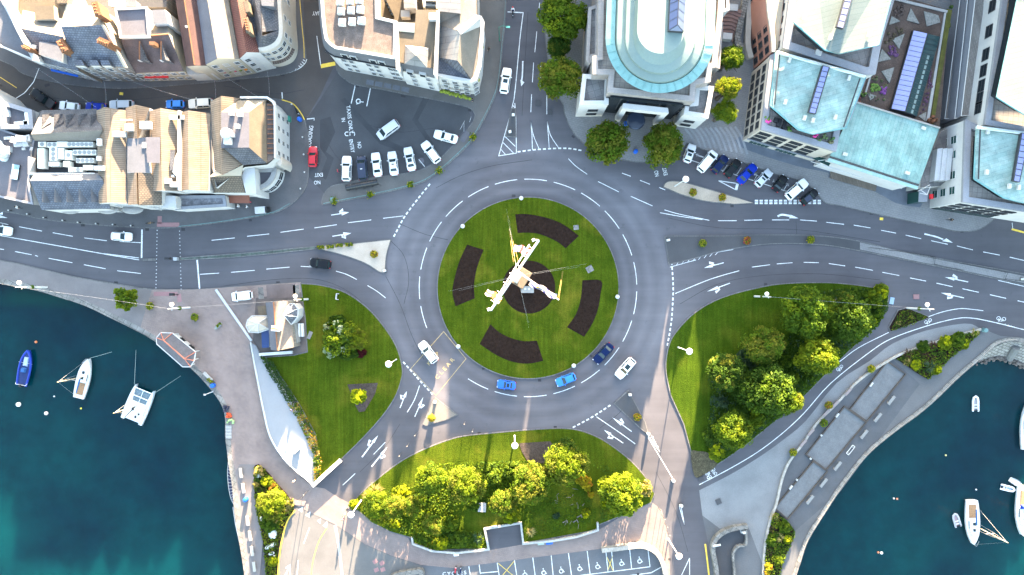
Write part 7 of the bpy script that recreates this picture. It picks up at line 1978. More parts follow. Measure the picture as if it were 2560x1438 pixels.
flag('flag', (1322, 632, 18.2), (1285, 616, 18), 1.5, union, 'red, white and blue crossed flag flying from the upper yard of the mast')
flag('flag', (1252, 752, 18.2), (1216, 728, 18), 1.3, lambda u, v: 3 if (abs(u - .5) < .04 or abs(v - .5) < .06) else (0 if (abs(u - .5) < .11 or abs(v - .5) < .17) else 2), 'white flag with a red and gold cross flying from the lower yard of the mast')
flag('flag', (1390, 742, 16.6), (1325, 706, 15.8), 1.0, lambda u, v: 3 if .55 < u < .72 and .3 < v < .8 else (1 if int(u * 9 + v * 3) % 3 == 0 else 2), 'long blue, white and gold flag trailing along the gaff of the mast', .1)
# ------------------------------------------------------------------ lamps and masts
DISH = M('white_lamp_dish', (.78, .77, .73), rough=.4, var=.04)
LG, BGp = 'tall dish lamps round the roundabout', 'white lamp masts carrying the quay bulbs'
def dishlamp(hx, hy, label, h=9.2):
 p = W(hx, hy, h); p.z = 0
 t = thing('street_lamp', label, 'street lamp', p, 0, LG)
 m = MB(); m.tube((0, 0, 0), (0, 0, 1.2), .16, .13, 12); m.tube((0, 0, 1.2), (0, 0, h - .3), .10, .075, 10); m.build('pole', STEELW, t, sharp=40)
 m = MB(); m.lathe((0, 0, h - .35), [(.12, 0), (.45, .08), (.59, .22), (.55, .36), (.32, .48), (.1, .52)], 20); m.build('lamp_head', DISH, t, sharp=50)
dishlamp(1715, 448, 'white dish lamp on the tip of the tan gravel island beside the angled bays')
dishlamp(1724, 879, 'white dish lamp in the sunlit edge of the wooded lawn')
dishlamp(971, 911, 'white dish lamp at the roundabout edge of the kiosk lawn')
dishlamp(1287, 1115, 'white dish lamp on the garden lawn beside the bark bed')
dishlamp(877, 1288, 'white dish lamp at the western tip of the garden by two pedestrians')
dishlamp(1698, 1392, 'white dish lamp on the road beyond the curved stone wall')
def bunting_mast(bx, by, gx, gy, label, h=9.0):
 b_ = G((bx, by))
 t = thing('lamp_mast', label, 'lamp mast', b_, 0, BGp)
 m = MB(); m.tube((0, 0, 0), (0, 0, 4.2), .20, .16, 10); m.tube((0, 0, 4.2), (0, 0, h), .11, .06, 8); m.build('pole', STEELW, t, sharp=40)
 g = W(gx, gy, h - 1.3) - b_
 m = MB(); m.tube((g.x, g.y, h - 1.6), (-g.x * .5, -g.y * .5, h - 1.6), .06, .06, 6); m.build('crossarm', STEELW, t)
 m = MB(); m.ball((g.x, g.y, h - 1.3), .40, 14, 8); m.build('lamp_globe', DISH, t, sharp=60)
 m = MB(); m.lathe((0, 0, 4.2), [(.2, 0), (.4, .1), (.36, .35), (.15, .5)], 10); m.build('flower_basket', LEAF_B, t)
 return b_ + Vector((0, 0, h - .5))
tops = [bunting_mast(118, 718, 48, 708, 'white lamp mast leaning out over the quay wall at the edge of the western basin'), bunting_mast(475, 769, 429, 762, 'white lamp mast on the brick quay between two flower tubs'), bunting_mast(770, 748, 738, 741, 'white lamp mast at the corner of the kiosk'),
  bunting_mast(1886, 741, 1917, 735, 'white lamp mast at the top of the wooded lawn'), bunting_mast(2267, 770, 2318, 762, 'white lamp mast behind the small triangle bed')]
BULB = M('frosted_bulb', (.20, .19, .17))
def festoon(a, b_, sag, label, col=None):
 a, b_ = Vector(a), Vector(b_)
 n = max(6, int((b_ - a).length / 1.1))
 pts = [a.lerp(b_, i / n) - Vector((0, 0, sag * 4 * (i / n) * (1 - i / n))) for i in range(n + 1)]
 m = MB(); m.wire(pts, .011, 4, 0)
 for i, p in enumerate(pts[1:-1]):
  m.ball(p - Vector((0, 0, .1)), .04, 6, 4, 1 + i % 3 if col else 1)
 return tag(m.build('festoon_lights', [STEELG, BULB, REDM, YELLOWM] if col else [STEELG, BULB]), label, 'festoon lights')
festoon(W(-60, 700, 7), tops[0], .8, 'string of white bulbs running off over the western basin')
festoon(tops[0], tops[1], 1.2, 'string of white bulbs along the western quay past the young tree')
festoon(tops[1], tops[2], 1.0, 'string of white bulbs over the brick quay to the kiosk corner')
festoon(tops[3], tops[4], 1.0, 'string of bulbs sagging over the wooded lawn')
for a, b_, l in (((332, 205, 6), (478, 249, 8), 'slanting string of coloured bulbs to the cream-white car'), ((259, 200, 6), (263, 270, 7.5), 'straight string of coloured bulbs by the royal blue car'), ((90, 170, 6), (240, 268, 7.5), 'long slanting string of bulbs near the street bend'), ((531, 180, 5), (539, 245, 8), 'string of bulbs from the flower boxes to the corner tower house'),
     ((552, 186, 4), (645, 242, 9), 'slanting string of coloured bulbs to the white cornice'), ((667, 172, 5), (673, 240, 9), 'short string of bulbs from the rounded corner block')):
 festoon(W(*a), W(*b_), .5, l, 1)
m = MB(); m.wire([W(*p) for p in ((98, 170, 6), (84, 205, 6.6), (62, 232, 6.6), (40, 246, 6))], .05); tag(m.build('overhead_cable', STEELW), 'white cable looping across the street bend above the black pickup', 'cable')
p = G((1249, 102))
t = thing('green_street_lamp', 'green swan-necked street lamp beside the north road', 'street lamp', p)
m = MB(); m.tube((0, 0, 0), (0, 0, 1), .14, .12, 10); m.tube((0, 0, 1), (0, 0, 7.4), .08, .06, 8); m.build('pole', GREENM, t)
m = MB(); e = W(1270, 67, 7.6) - p; m.wire([(0, 0, 7.3), (e.x * .4, e.y * .4 + .1, 7.75), (e.x, e.y, 7.6)], .05); m.build('arm', GREENM, t)
m = MB(); m.box((e.x, e.y, 7.45), (.75, .34, .2), 0, 0, (.7, .7)); m.build('lamp_head', M('lamp_green_light', (.16, .42, .32)), t)
# keep-left beacons and roundabout markers
BC = MB()
def beacon(px, py, label, h=1.25, group='white keep-left bollards on the islands'):
 t = thing('traffic_bollard', label, 'bollard', G((px, py), .0), rnd.uniform(-.3, .3), group)
 m = MB(); m.box((0, 0, 0), (.62, .5, .28)); m.build('base', TRIM, t)
 m = MB(); m.box((0, 0, .28), (.55, .42, h * .6), 0, 0, (.95, .9)); m.box((0, 0, .28 + h * .6), (.52, .38, h * .2), 0, 0, (.6, .7)); m.build('bollard_body', GREYB, t)
for x, y, l in ((1283, 289, 'upper white bollard on the north splitter island'), (1275, 331, 'lower white bollard on the north splitter island'), (1669, 601, 'white bollard at the blunt end of the east island'), (963, 677, 'white bollard at the tip of the tan gravel triangle'), (1088, 1004, 'sunlit white bollard at the tip of the pale triangular island'),
    (1574, 986, 'white bollard at the tip of the dark triangular island'), (1619, 1083, 'white bollard at the low corner of the dark triangular island'), (1681, 1200, 'white bollard in a faint ring on the south road'), (1701, 1262, 'southernmost white bollard on its own small chevron'), (2553, 698, 'pale bollard at the far end of the east island')):
 beacon(x, y, l)
for x, y, l in ((1303, 496, 'white floodlight at the taxi-rank edge of the roundabout lawn'), (1157, 566, 'white floodlight at the north-west edge of the roundabout lawn'), (1146, 866, 'white floodlight beside the KEEP CLEAR box'), (1434, 914, 'white floodlight behind the light-blue hatchback'), (1543, 742, 'white floodlight on the east edge of the roundabout lawn')):
 t = thing('floodlight', l, 'floodlight', G((x, y), .16), 0, 'floodlights round the roundabout lawn')
 m = MB(); m.box((0, 0, 0), (.5, .5, .2)); m.build('base', STEELG, t)
 m = MB(); m.lathe((0, 0, .2), [(.25, 0), (.42, .15), (.40, .45), (.15, .6)], 12); m.build('lamp_head', FRAMEW, t)
def post(px, py, label, h=3.0, group=None, z=.12):
 t = thing('slender_post', label, 'post', G((px, py), z), 0, group)
 m = MB(); m.tube((0, 0, 0), (0, 0, h), .055, .045, 8); m.build('pole', BLACKM, t)
 m = MB(); m.ball((0, 0, h + .06), .13, 10, 6); m.build('finial', COPING, t)
for i, (x, y) in enumerate(((1004, 1132), (1023, 1108), (1042, 1082), (1163, 1054), (1183, 1072))):
 post(x, y, ORD[i] + ' dark slender post along the sunlit garden kerb counting from the road junction', group='posts along the garden kerb')
for i, (x, y) in enumerate(((1645, 1268), (1654, 1287), (1660, 1306), (1666, 1326))):
 post(x, y, ORD[i] + ' dark slender post on the brick walk counting towards the curved stone wall', group='posts on the brick walk')
for i, (x, y) in enumerate(((770, 1227), (756, 1242))):
 post(x, y, ('dark slender post near the white wall point', 'dark slender post beside the western quay bed')[i])
for i, (x, y) in enumerate(((29, 527), (75, 536), (116, 545), (163, 552), (201, 557), (246, 560), (288, 562), (333, 565))):
 t = thing('pavement_bollard', ORD[i] + ' low white-topped bollard along the west road kerb, counting towards the crossing', 'bollard', G((x, y), .12), 0, 'bollards along the west road kerb')
 m = MB(); m.tube((0, 0, 0), (0, 0, .85), .10, .08, 10); m.build('bollard_shaft', BLACKM, t); m = MB(); m.ball((0, 0, .92), .15, 10, 6); m.build('bollard_cap', FRAMEW, t)
for i, (x, y) in enumerate(((732, 263), (759, 345), (762, 388), (764, 432), (754, 473))):
 t = thing('pavement_bollard', ORD[i] + ' round white bollard on the kerb facing the taxi square, counting from the street', 'bollard', G((x, y), .12), 0, 'bollards round the corner tower house')
 m = MB(); m.tube((0, 0, 0), (0, 0, .7), .10, .09, 10); m.build('bollard_shaft', BLACKM, t); m = MB(); m.ball((0, 0, .8), .17, 10, 6); m.build('bollard_cap', FRAMEW, t)
# planters
POT = M('dark_planter', (.05, .045, .042), var=.2); FLO = [LEAF_A, BLOY, LEAF_C, BLOO, BLOK]
def tub(px, py, label, r=.62, z=.13, mix=(0, 1, 2)):
 t = thing('flower_tub', label, 'flower tub', G((px, py), z), rnd.uniform(0, 6), 'flower tubs')
 m = MB(); m.lathe((0, 0, 0), [(r * .6, 0), (r * .95, .35), (r, .7), (r * .85, .72)], 16); m.build('tub', POT, t)
 m = MB()
 for k in range(150):
  a, q = rnd.uniform(0, 6.283), math.sqrt(rnd.random())
  leafq(m, Vector((math.cos(a) * q * r * 1.25, math.sin(a) * q * r * 1.25, .72 + .55 * (1 - q * q) * rnd.uniform(.6, 1))), Vector((math.cos(a) * q, math.sin(a) * q, .8 + rnd.random())).normalized(), .2, rnd, mix[rnd.randrange(3)])
 m.build('flowers', FLO, t)
for x, y, l, mix in ((937, 636, 'flower tub in the middle of the tan gravel triangle', (0, 1, 3)), (1754, 609, 'yellow-green flower tub nearest the blunt end of the east island', (0, 1, 2)), (1865, 602, 'red-flecked flower tub in the middle of the east island', (0, 3, 4)), (2023, 600, 'yellow-green flower tub furthest along the east island', (0, 2, 1)),
      (1730, 482, 'flower tub nearest the lamp on the tan gravel island', (0, 1, 3)), (1803, 495, 'flower tub nearer the narrow end of the tan gravel island', (0, 1, 3)), (379, 765, 'flower tub by the young tree on the brick quay', (0, 1, 2)), (491, 793, 'flower tub on the open brick quay below the lamp mast', (0, 2, 1)),
      (1080, 1043, 'pale flower tub on the sunlit triangular island', (1, 1, 3)), (1592, 1041, 'flower tub on the dark triangular island', (0, 1, 3)), (2174, 921, 'pale flower tub on the gravel path above the first court', (2, 2, 1)), (2068, 1012, 'orange flower tub on the low wall by the seats', (0, 3, 1)), (2056, 1056, 'dark flower tub on a stand beside the middle court', (0, 0, 2)), (1979, 1129, 'yellow flower tub at the bend of the low wall', (1, 2, 0))):
 tub(x, y, l, mix=mix)
for i, (x, y) in enumerate(((803, 619), (827, 617), (849, 614), (874, 612))):
 t = thing('flower_trough', ORD[i] + ' small flower trough in the row where the median widens, counting from the west', 'flower trough', G((x, y), .13), .06, 'flower troughs on the median')
 m = MB(); m.box((0, 0, 0), (1.3, .45, .4)); m.build('trough', POT, t)
 m = MB()
 for k in range(70):
  leafq(m, Vector((rnd.uniform(-.75, .75), rnd.uniform(-.35, .35), .45 + rnd.uniform(0, .3))), Vector((rnd.uniform(-.5, .5), rnd.uniform(-.5, .5), 1)).normalized(), .2, rnd, (0, 1, 2)[k % 3])
 m.build('flowers', FLO, t)
for x, y, l in ((838, 504, 'hanging basket at the corner of the taxi square railing beside the green post'), (928, 488, 'hanging basket on the railing beyond the taxi shelter'), (1027, 463, 'hanging basket on the railing behind the dark-roofed taxi'), (1099, 428, 'hanging basket on the railing at the kerb bend'), (1183, 345, 'hanging basket on the railing towards the north road')):
 m = MB()
 for k in range(150):
  leafq(m, Vector((rnd.gauss(0, .3), rnd.gauss(0, .27), .85 + rnd.uniform(-.2, .35))), Vector((rnd.uniform(-.6, .6), rnd.uniform(-.6, .6), 1)).normalized(), .24, rnd, (0, 2, 0, 1)[k % 4])
 t = thing('railing_basket', l, 'flower basket', G((x, y), .12), 0, 'flower baskets on the taxi square railing')
 m.build('flowers', FLO, t); m = MB(); m.lathe((0, 0, .5), [(.2, 0), (.4, .25), (.42, .3)], 12); m.build('basket', POT, t)
t = thing('leaf_planter', 'small leaf-shaped planter lying on the brick quay', 'planter', G((547, 815), .13), .7)
m = MB(); m.lathe((0, 0, 0), [(.5, 0), (.6, .3), (.5, .32)], 14, sx=1.6, sy=.5); m.build('stone_bowl', M('pale_bowl', (.22, .24, .22)), t)
m = MB()
for k in range(50):
 leafq(m, Vector((rnd.uniform(-.2, .85), rnd.uniform(-.2, .25), .45 + rnd.random() * .2)), Vector((0, .2, 1)), .2, rnd, (0, 2)[k % 2])
m.build('flowers', FLO, t)
# railings
def railing(pts, mat, label, h=1.05, z=.12, step=2.0, sm=4, name='railing'):
 p = [G(q, z) for q in (smooth(pts, sm) if sm else pts)]
 t = thing(name, label, 'railing', p[0])
 o0 = p[0].copy()
 for zz, nm in ((h, 'top_rail'), (h * .45, 'lower_rail')):
  m = MB(); m.wire([q - o0 + Vector((0, 0, zz)) for q in p], .035 if zz == h else .02, 5); m.build(nm, mat, t)
 d = 0
 m = MB()
 for a, b_ in zip(p, p[1:]):
  L = (b_ - a).length
  while d < L:
   q = a.lerp(b_, d / L) - o0; m.tube(q, q + Vector((0, 0, h)), .04, .04, 6); d += step
  d -= L
 s = m.build('posts', mat, t); s['kind'] = 'stuff'
railing([(812, 510), (846, 503), (939, 485), (1019, 466), (1064, 450), (1107, 420), (1167, 364), (1187, 337), (1230, 254), (1246, 200), (1256, 100), (1262, 40), (1264, -20)], TEALM, 'teal railing sweeping round the taxi square kerb to the north road')
railing([(452, 567), (540, 557), (625, 544), (688, 531), (728, 510)], TEALM, 'teal railing along the kerb below the buff tiled terrace')
for pts, l in (([(2172, 620), (2230, 627), (2290, 636), (2331, 643)], 'black railing on the upper side of the east island'), ([(2331, 643), (2328, 660), (2360, 668), (2403, 676)], 'black stepped railing in the staggered crossing of the east island'), ([(2400, 659), (2450, 668), (2511, 681)], 'black railing on the upper side of the island towards the frame edge'), ([(2511, 681), (2504, 697), (2560, 704), (2620, 714)], 'black stepped railing at the far end of the east island')):
 railing(pts, BLACKM, l, sm=0)
qn = QR
railing([(p[0] - 5, p[1] - 4) for p in qn[6:40]], M('quay_rail', (.32, .27, .22)), 'slim rail along the edge of the eastern quay', h=.9, z=.14, sm=0, step=3.0)
for x, y, l in ((833, 500, 'teal litter bin at the corner of the taxi square railing'), (2457, 825, 'teal litter bin at the sharp end of the triangular bed'), (751, 300, 'round blue bin on the pavement beside the scooter'), (1588, 380, 'blue bin between the two round trees in front of the bank'), (617, 1247, 'blue bin on the pale slab of the western quay'), (535, 963, 'blue bin by the stone bench on the western quay')):
 m = MB(); m.lathe((0, 0, 0), [(.35, 0), (.42, .1), (.42, .95), (.36, 1.1), (.1, 1.15)], 14)
 tag(m.build('litter_bin', TEALM if 'teal' in l else BLUEM, None, G((x, y), .13)), l, 'bin')
t = thing('traffic_signal', 'black signal head on the crossing island between the dotted lines', 'traffic signal', G((436, 648), .12))
m = MB(); m.tube((0, 0, 0), (0, 0, 2.4), .06, .06, 8); m.build('pole', BLACKM, t); m = MB(); m.box((0, 0, 2.2), (.9, .4, .9)); m.build('signal_head', TRIM, t); m = MB(); m.box((.6, 0, .2), (.7, .6, .9)); m.build('guard_frame', STEELG, t)
t = thing('traffic_signal', 'black signal head on the red paving at the quay side of the crossing', 'traffic signal', G((446, 736), .14))
m = MB(); m.tube((0, 0, 0), (0, 0, 2.4), .06, .06, 8); m.build('pole', BLACKM, t); m = MB(); m.box((0, 0, 2.2), (.7, .5, .9)); m.build('signal_head', TRIM, t)
for x in (866, 878):
 m = MB(); m.ridge_wall([G((x + a, 335 + b_)) for a, b_ in ((5, -4.5), (-1, -4.5), (-4, 0), (-1, 4.5), (5, 4.5))] if x < 870 else [G((x + a, 335 + b_)) for a, b_ in ((-3, 4.5), (-3, -4), (3, -4.5), (8, -4), (9, 0), (8, 4.5))], .13, 0, .1)
 tag(m.build('kerb_loop', PAINT), 'white rounded kerb loop ' + ('before' if x < 870 else 'after') + ' the TAXIS ONLY lettering', 'kerb loop')
m = MB(); m.wire([(-.55, -.6, 0), (-.55, .6, 0)], .05); m.box((-.3, .55, .0), (.5, .12, .3)); m.box((-.3, -.55, .0), (.5, .12, .3)); m.box((-.5, 0, 0), (.16, 1.1, .5)); tag(m.build('bracket_sign', FRAMEW, None, G((848, 742), .16), -.1), 'small white bracket-shaped sign frame on the kiosk lawn', 'sign frame')
# ------------------------------------------------------------------ benches, courts, walls
BEN = M('pale_bench_stone', (.30, .30, .29), var=.12, scale=1.5); BENW = M('white_bench', (.44, .43, .40), var=.1)
def bench(px, py, ang, label, L=2.3, wd=.62, mat=None, group=None, z=.1, frame=False):
 t = thing('bench', label, 'bench', G((px, py), z), math.radians(ang), group)
 m = MB()
 if frame:
  m.wire([(-L / 2, -wd / 2, .45), (L / 2, -wd / 2, .45), (L / 2, wd / 2, .45), (-L / 2, wd / 2, .45), (-L / 2, -wd / 2, .45)], .06); m.build('seat_frame', STEELW, t)
 else:
  m.box((0, 0, .38), (L, wd, .10)); m.build('seat', mat or BENW, t)
 for s in (-1, 1):
  m = MB(); m.box((s * L * .36, 0, 0), (.22, wd * .8, .38)); m.build('leg', mat or BENW, t)
for i, (x, y) in enumerate(((604, 1181), (610, 1219), (621, 1300), (627, 1338), (632, 1376), (637, 1415))):
 bench(x, y, 97, ORD[i] + ' white slab bench down the western quay, counting from the brick paving', 1.9, .55, group='white benches on the western quay')
for i, (x, y) in enumerate(((2226, 1000), (2192, 1043), (2158, 1085), (2124, 1124), (2092, 1164), (2057, 1206), (2023, 1248))):
 bench(x, y, 52, (ORD[i] + ' pale bench between the courts and the eastern quay edge, counting from the triangular bed') if i != 3 else 'open-framed white bench between the middle court and the eastern quay edge', 2.0, .55, BEN, 'benches beside the gravel courts', frame=i == 3)
for i, (x, y) in enumerate(((2118, 979), (2086, 1010), (2064, 1031), (2025, 1080), (2006, 1107))):
 bench(x, y, 48, ORD[i] + ' pinkish slab seat along the low wall, counting from the triangular bed', 1.7, .5, M('pink_seat_slab', (.22, .18, .17)), 'slab seats on the low wall', z=.1)
bench(522, 941, -45, 'white stone bench by the yellow planter on the western quay', 2.2, .6)
t = thing('flower_trough', 'pale stone trough of yellow flowers at the edge of the western quay', 'flower trough', G((523, 943), .13), -.7); t.location = G((526, 945), .13)
m = MB(); m.box((.4, -.3, 0), (1.4, .7, .4)); m.build('trough', COPING, t); m = MB()
for k in range(60):
 leafq(m, Vector((.4 + rnd.uniform(-.6, .6), -.3 + rnd.uniform(-.3, .3), .42 + rnd.random() * .2)), Vector((0, .2, 1)), .2, rnd, (0, 1, 2)[k % 3])
m.build('flowers', FLO, t)
for pts, l in (([(2217, 903), (2263, 935), (2166, 1053), (2124, 1023)], 'gravel court nearest the triangular bed, framed in dark timber'), ([(2110, 1016), (2164, 1056), (2065, 1174), (2014, 1136)], 'largest gravel court, in the middle of the three'), ([(2032, 1153), (2067, 1178), (1968, 1297), (1936, 1269)], 'narrow gravel court nearest the ramp')):
 t = thing('gravel_court', l, 'court', G(pts[0], .02))
 o0 = t.location.copy()
 m = MB(); m.ridge_wall([G(p) - o0 for p in pts], .22, -.02, .3, closed=True); m.build('timber_frame', TIMBER, t)
 m = MB(); m.prism([((G(p) - o0).x, (G(p) - o0).y) for p in pts], -.02, .06); m.build('gravel_surface', COURT, t)
for x, y, a, l in ((2177, 961, 54, 'white board on the timber edge of the court nearest the triangular bed'), (2092, 1038, 54, 'white board on the timber edge of the middle court'), (2052, 1088, 54, 'small white block halfway along the middle court'), (1991, 1199, 54, 'small white block on the narrow court edge'), (1976, 1218, 54, 'white board on the narrow court edge'), (2025, 1146, -40, 'white plate at the corner of the middle and narrow courts')):
 m = MB(); m.box((0, 0, 0), (.9 if 'board' in l else .35, .3, .4)); tag(m.build('score_board', FRAMEW, None, G((x, y), .1), math.radians(a)), l, 'board')
def wall(pts, w, h, mat, label, sm=0, z0=-.1, name='stone_wall', extra=None):
 m = MB(); m.ridge_wall([G(p) for p in (smooth(pts, sm) if sm else pts)], w, z0, h)
 return tag(m.build(name, mat), label, 'wall')
wall([(1503, 1371), (1540, 1367), (1575, 1362), (1600, 1360), (1622, 1366), (1641, 1380), (1653, 1400), (1660, 1425), (1661, 1434)], .8, 1.3, WALLST, 'thick curved stone wall wrapping the end of the disabled bays', 4)
wall([(980, 1440), (1000, 1432), (1030, 1427), (1054, 1425), (1055, 1445)], .9, 1.1, COPING, 'curved pale wall at the bottom of the picture by the CYCLES lettering', 3)
wall([(1031, 1340), (1033, 1357), (1081, 1375), (1140, 1380), (1222, 1371), (1212, 1320), (1302, 1305), (1308, 1357), (1380, 1350), (1440, 1340), (1494, 1323), (1493, 1304)], .36, .75, M('white_coping', (.50, .49, .46), var=.15, scale=1.5), 'white-coped wall stepping round the recessed seat of the garden')
wall([(853, 1149), (784, 1212)], .7, 1.1, M('white_wall', (.56, .55, .52), var=.08), 'straight white wall at the tip of the sail-shaped roof beside the road')
wall([(541, 724), (630, 852)], .45, .35, M('pale_low_kerb', (.36, .36, .37), var=.1), 'long low pale kerb wall running from the road to the kiosk')
wall([(651, 886), (690, 883), (733, 880)], .55, .8, M('white_wall_kiosk', (.50, .49, .48), var=.08), 'white garden wall behind the kiosk')
m = MB(); p = W(1205, 1269, 1.0); m.box((p.x, p.y, .1), (1.5, 1.75, .9), -.05); o = tag(m.build('plinth', M('grey_slab', (.26, .26, .27), var=.1)), 'square grey plinth with a white rosette in the garden', 'plinth')
m = MB()
for k in range(6):
 a = k * 1.047; m.box((p.x + .24 * math.cos(a), p.y + .24 * math.sin(a), 1.0), (.3, .12, .04), a)
m.build('rosette', FRAMEW, o)
for x, y, a, b_, mt, l in ((1373, 1355, 1.2, .45, BLUEM, 'bright blue box against the white garden wall'), (1352, 1357, 1.2, .35, M('pale_green_box', (.25, .32, .28)), 'pale green box against the white garden wall'), (1141, 1383, .9, .6, GREYB, 'small white cabinet on the brick walk below the garden wall')):
 m = MB(); m.box((0, 0, 0), (a, b_, .6)); m.box((0, 0, .6), (a + .06, b_ + .06, .06)); tag(m.build('cabinet', mt, None, G((x, y), .02), .1), l, 'cabinet')
# ramp with curved walls
sheet('road', smooth([(1797, 1450), (1786, 1380), (1792, 1350), (1815, 1330), (1862, 1318)], 4) + [(1861, 1356), (1838, 1362)] + smooth([(1830, 1380), (1832, 1410), (1838, 1450)], 4), TARMAC, .018)
wall([(1796, 1500), (1786, 1410), (1779, 1372), (1784, 1347), (1802, 1329), (1828, 1318), (1865, 1312)], .75, 1.25, COPING, 'curved pale wall round the entrance of the sunken ramp', 4)
wall([(1862, 1322), (1862, 1358), (1842, 1363), (1830, 1382), (1832, 1410), (1839, 1500)], .38, .9, COPING, 'thin inner wall of the sunken ramp', 3)
m = MB(); m.box((0, 0, 0), (.9, .7, .25), .3); m.box((0, 0, .25), (.7, .5, 1.1), .3, 0, (.7, .7)); tag(m.build('floodlight', FRAMEW, None, G((1856, 1327), .1)), 'white floodlight standing on the end of the ramp wall', 'floodlight')
m = MB(); m.box((0, 0, 1.25), (1.5, .35, .15), .2); m.box((-.3, 0, 0), (.3, .3, 1.25)); tag(m.build('height_barrier', FRAMEW, None, G((1787, 1358), .1)), 'white plate on the curved ramp wall', 'barrier')
# landing stage along the western quay wall
t = thing('landing_stage', 'dark bowed landing stage with white rungs hanging along the western quay wall', 'landing stage', G((578, 1210), -1.6))
o0 = t.location.copy()
ob = smooth([(571, 1154), (569, 1180), (571, 1215), (577, 1245), (585, 1262)], 4); ib = smooth([(574, 1154), (578, 1185), (582, 1215), (585, 1240), (587, 1262)], 4)
A = [W(*p, -1.4) - o0 for p in ob]; Bq = [W(*p, -1.4) - o0 for p in ib]
m = MB(); m.add(A + Bq, [(i, i + 1, len(A) + i + 1, len(A) + i) for i in range(len(A) - 1)]); m.build('deck', M('dark_deck', (.02, .022, .05)), t)
m = MB(); m.wire(A, .06); m.wire(Bq, .05); m.build('side_rail', FRAMEW, t)
for i in range(1, len(A) - 1):
 m = MB(); m.tube(A[i], Bq[i], .05, .05, 5); m.build('rung', FRAMEW, t)
t = thing('gangway', 'thin grey gangway sloping down the western quay wall', 'gangway', G((590, 1300), -1.2)); o0 = t.location.copy()
m = MB(); m.wire([W(*p, -1.0) - o0 for p in ((583, 1268), (589, 1310), (598, 1350), (603, 1372))], .11); m.wire([W(*p, -1.0) - o0 for p in ((586, 1268), (592, 1310), (600, 1350), (604, 1372))], .05); m.build('walkway', STEELG, t)
# clutter beside the quay steps
for x, y, mt, l, sz in ((568, 1022, M('dark_net', (.03, .03, .05)), 'dark heap of nets by the quay steps', (1.0, 1.4, .6)), (572, 1037, M('orange_buoys', (.45, .06, .02)), 'orange heap of floats by the quay steps', (.8, 1.0, .5)), (577, 1052, M('green_net', (.25, .36, .16)), 'pale green heap of nets by the quay steps', (1.2, .9, .5))):
 m = MB()
 for k in range(9):
  m.ball((rnd.uniform(-.5, .5) * sz[0], rnd.uniform(-.5, .5) * sz[1], .15 + rnd.random() * sz[2] * .5), rnd.uniform(.18, .32), 7, 5)
 tag(m.build('net_heap', mt, None, G((x, y), .12)), l, 'nets')
t = thing('quay_steps', 'white barred steps set in the edge of the western quay', 'steps', G((572, 1080), .1))
for k in range(9):
 m = MB(); m.box((0, (4 - k) * .28, 0), (1.1, .14, .12)); m.build('step', FRAMEW, t)
m = MB(); m.tube(G((531, 978), 0) - G((531, 978), 0), (-1.3, -.5, .8), .1, .05, 6); m.box((-1.3, -.5, .7), (.4, .3, .15)); tag(m.build('davit', FRAMEW, None, G((533, 979), .1)), 'short white davit arm sticking out over the western basin', 'davit')
# ------------------------------------------------------------------ kiosk, sail roof and shelters
B = thing('harbour_kiosk', 'stone kiosk with a ridged tile roof, slate turret and white conservatory', 'kiosk')
house(B, [(664, 757), (677, 875)], [(723, 752), (736, 868)], [(684, 754), (694, 877)], 4.0, 5.6, GREYST, LILAC, M('kiosk_tiles', (.15, .12, .10), var=.15, scale=.8, fine=5, fvar=.2))
m = MB(); m.wire([W(684, 755, 5.7), W(694, 876, 5.7)], .14); m.build('ridge_tiles', TERRA, B)
tp = [(723, 760), (735, 759), (745, 772), (744, 792), (728, 812), (716, 800)]
skirt(B, [(*p, 3.9) for p in tp], WHITE); ap = (709, 788, 6.6)
roof(B, [[(*tp[i], 3.9), (*tp[(i + 1) % 6], 3.9), ap] for i in range(6)], SLATE, name='turret_roof', th=.1)
m = MB()
for i in range(6):
 m.wire([W(*tp[i], 3.95), W(*ap)], .08)
m.wire([W(*p, 3.95) for p in tp], .12); m.build('turret_leads', FRAMEW, B)
cp = [(619, 800), (630, 790), (673, 790), (673, 823), (646, 832), (622, 830), (615, 815)]
skirt(B, [(*p, 2.9) for p in cp], GLASSG, name='conservatory_glazing')
roof(B, [[(*cp[i], 2.9), (*cp[(i + 1) % 7], 2.9), (645, 808, 4.3)] for i in range(7)], M('cream_glazing', (.34, .29, .23), rough=.4, var=.08), name='conservatory_roof', th=.06)
m = MB()
for p in cp:
 m.wire([W(*p, 2.98), W(645, 808, 4.38)], .075)
m.wire([W(*p, 2.98) for p in cp + cp[:1]], .10); m.build('conservatory_bars', FRAMEW, B)
pbox(B, 'porch', [(644, 766), (666, 764), (668, 790), (647, 790)], 0, 2.9, FRAMEW, TANR)
pbox(B, 'blue_glazed_bay', [(653, 826), (673, 824), (673, 869), (655, 870)], 0, 2.6, FRAMEW, GLOSS('deep_blue_glass', (.012, .03, .10), .1))
chimney(B, 688, 822, 4.5, 7.0, (1.3, .8), -.1, 3, M('white_chimney', (.6, .57, .52)))
for k in range(3):
 pbox(B, 'stacked_panel', [(738 + k * 7, 809), (743 + k * 7, 809), (744 + k * 7, 842), (739 + k * 7, 842)], 0, .9, GREYB)
pbox(B, 'white_awning', [(730, 812), (737, 810), (743, 855), (736, 868), (732, 866)], 0, 2.4, PARAL)
sheet('path', [(640, 745), (758, 730), (768, 878), (700, 893), (655, 886), (632, 852)], M('kiosk_paving', (.085, .07, .065), var=.15, scale=.5), .135)
left = smooth([(627, 856), (637, 913), (647, 966), (660, 1032), (676, 1093), (708, 1145), (740, 1177), (761, 1194), (783, 1213)], 4)
right = smooth([(640, 864), (652, 890), (674, 921), (697, 958), (724, 1000), (745, 1034), (766, 1077), (785, 1124), (788, 1204)], 4)
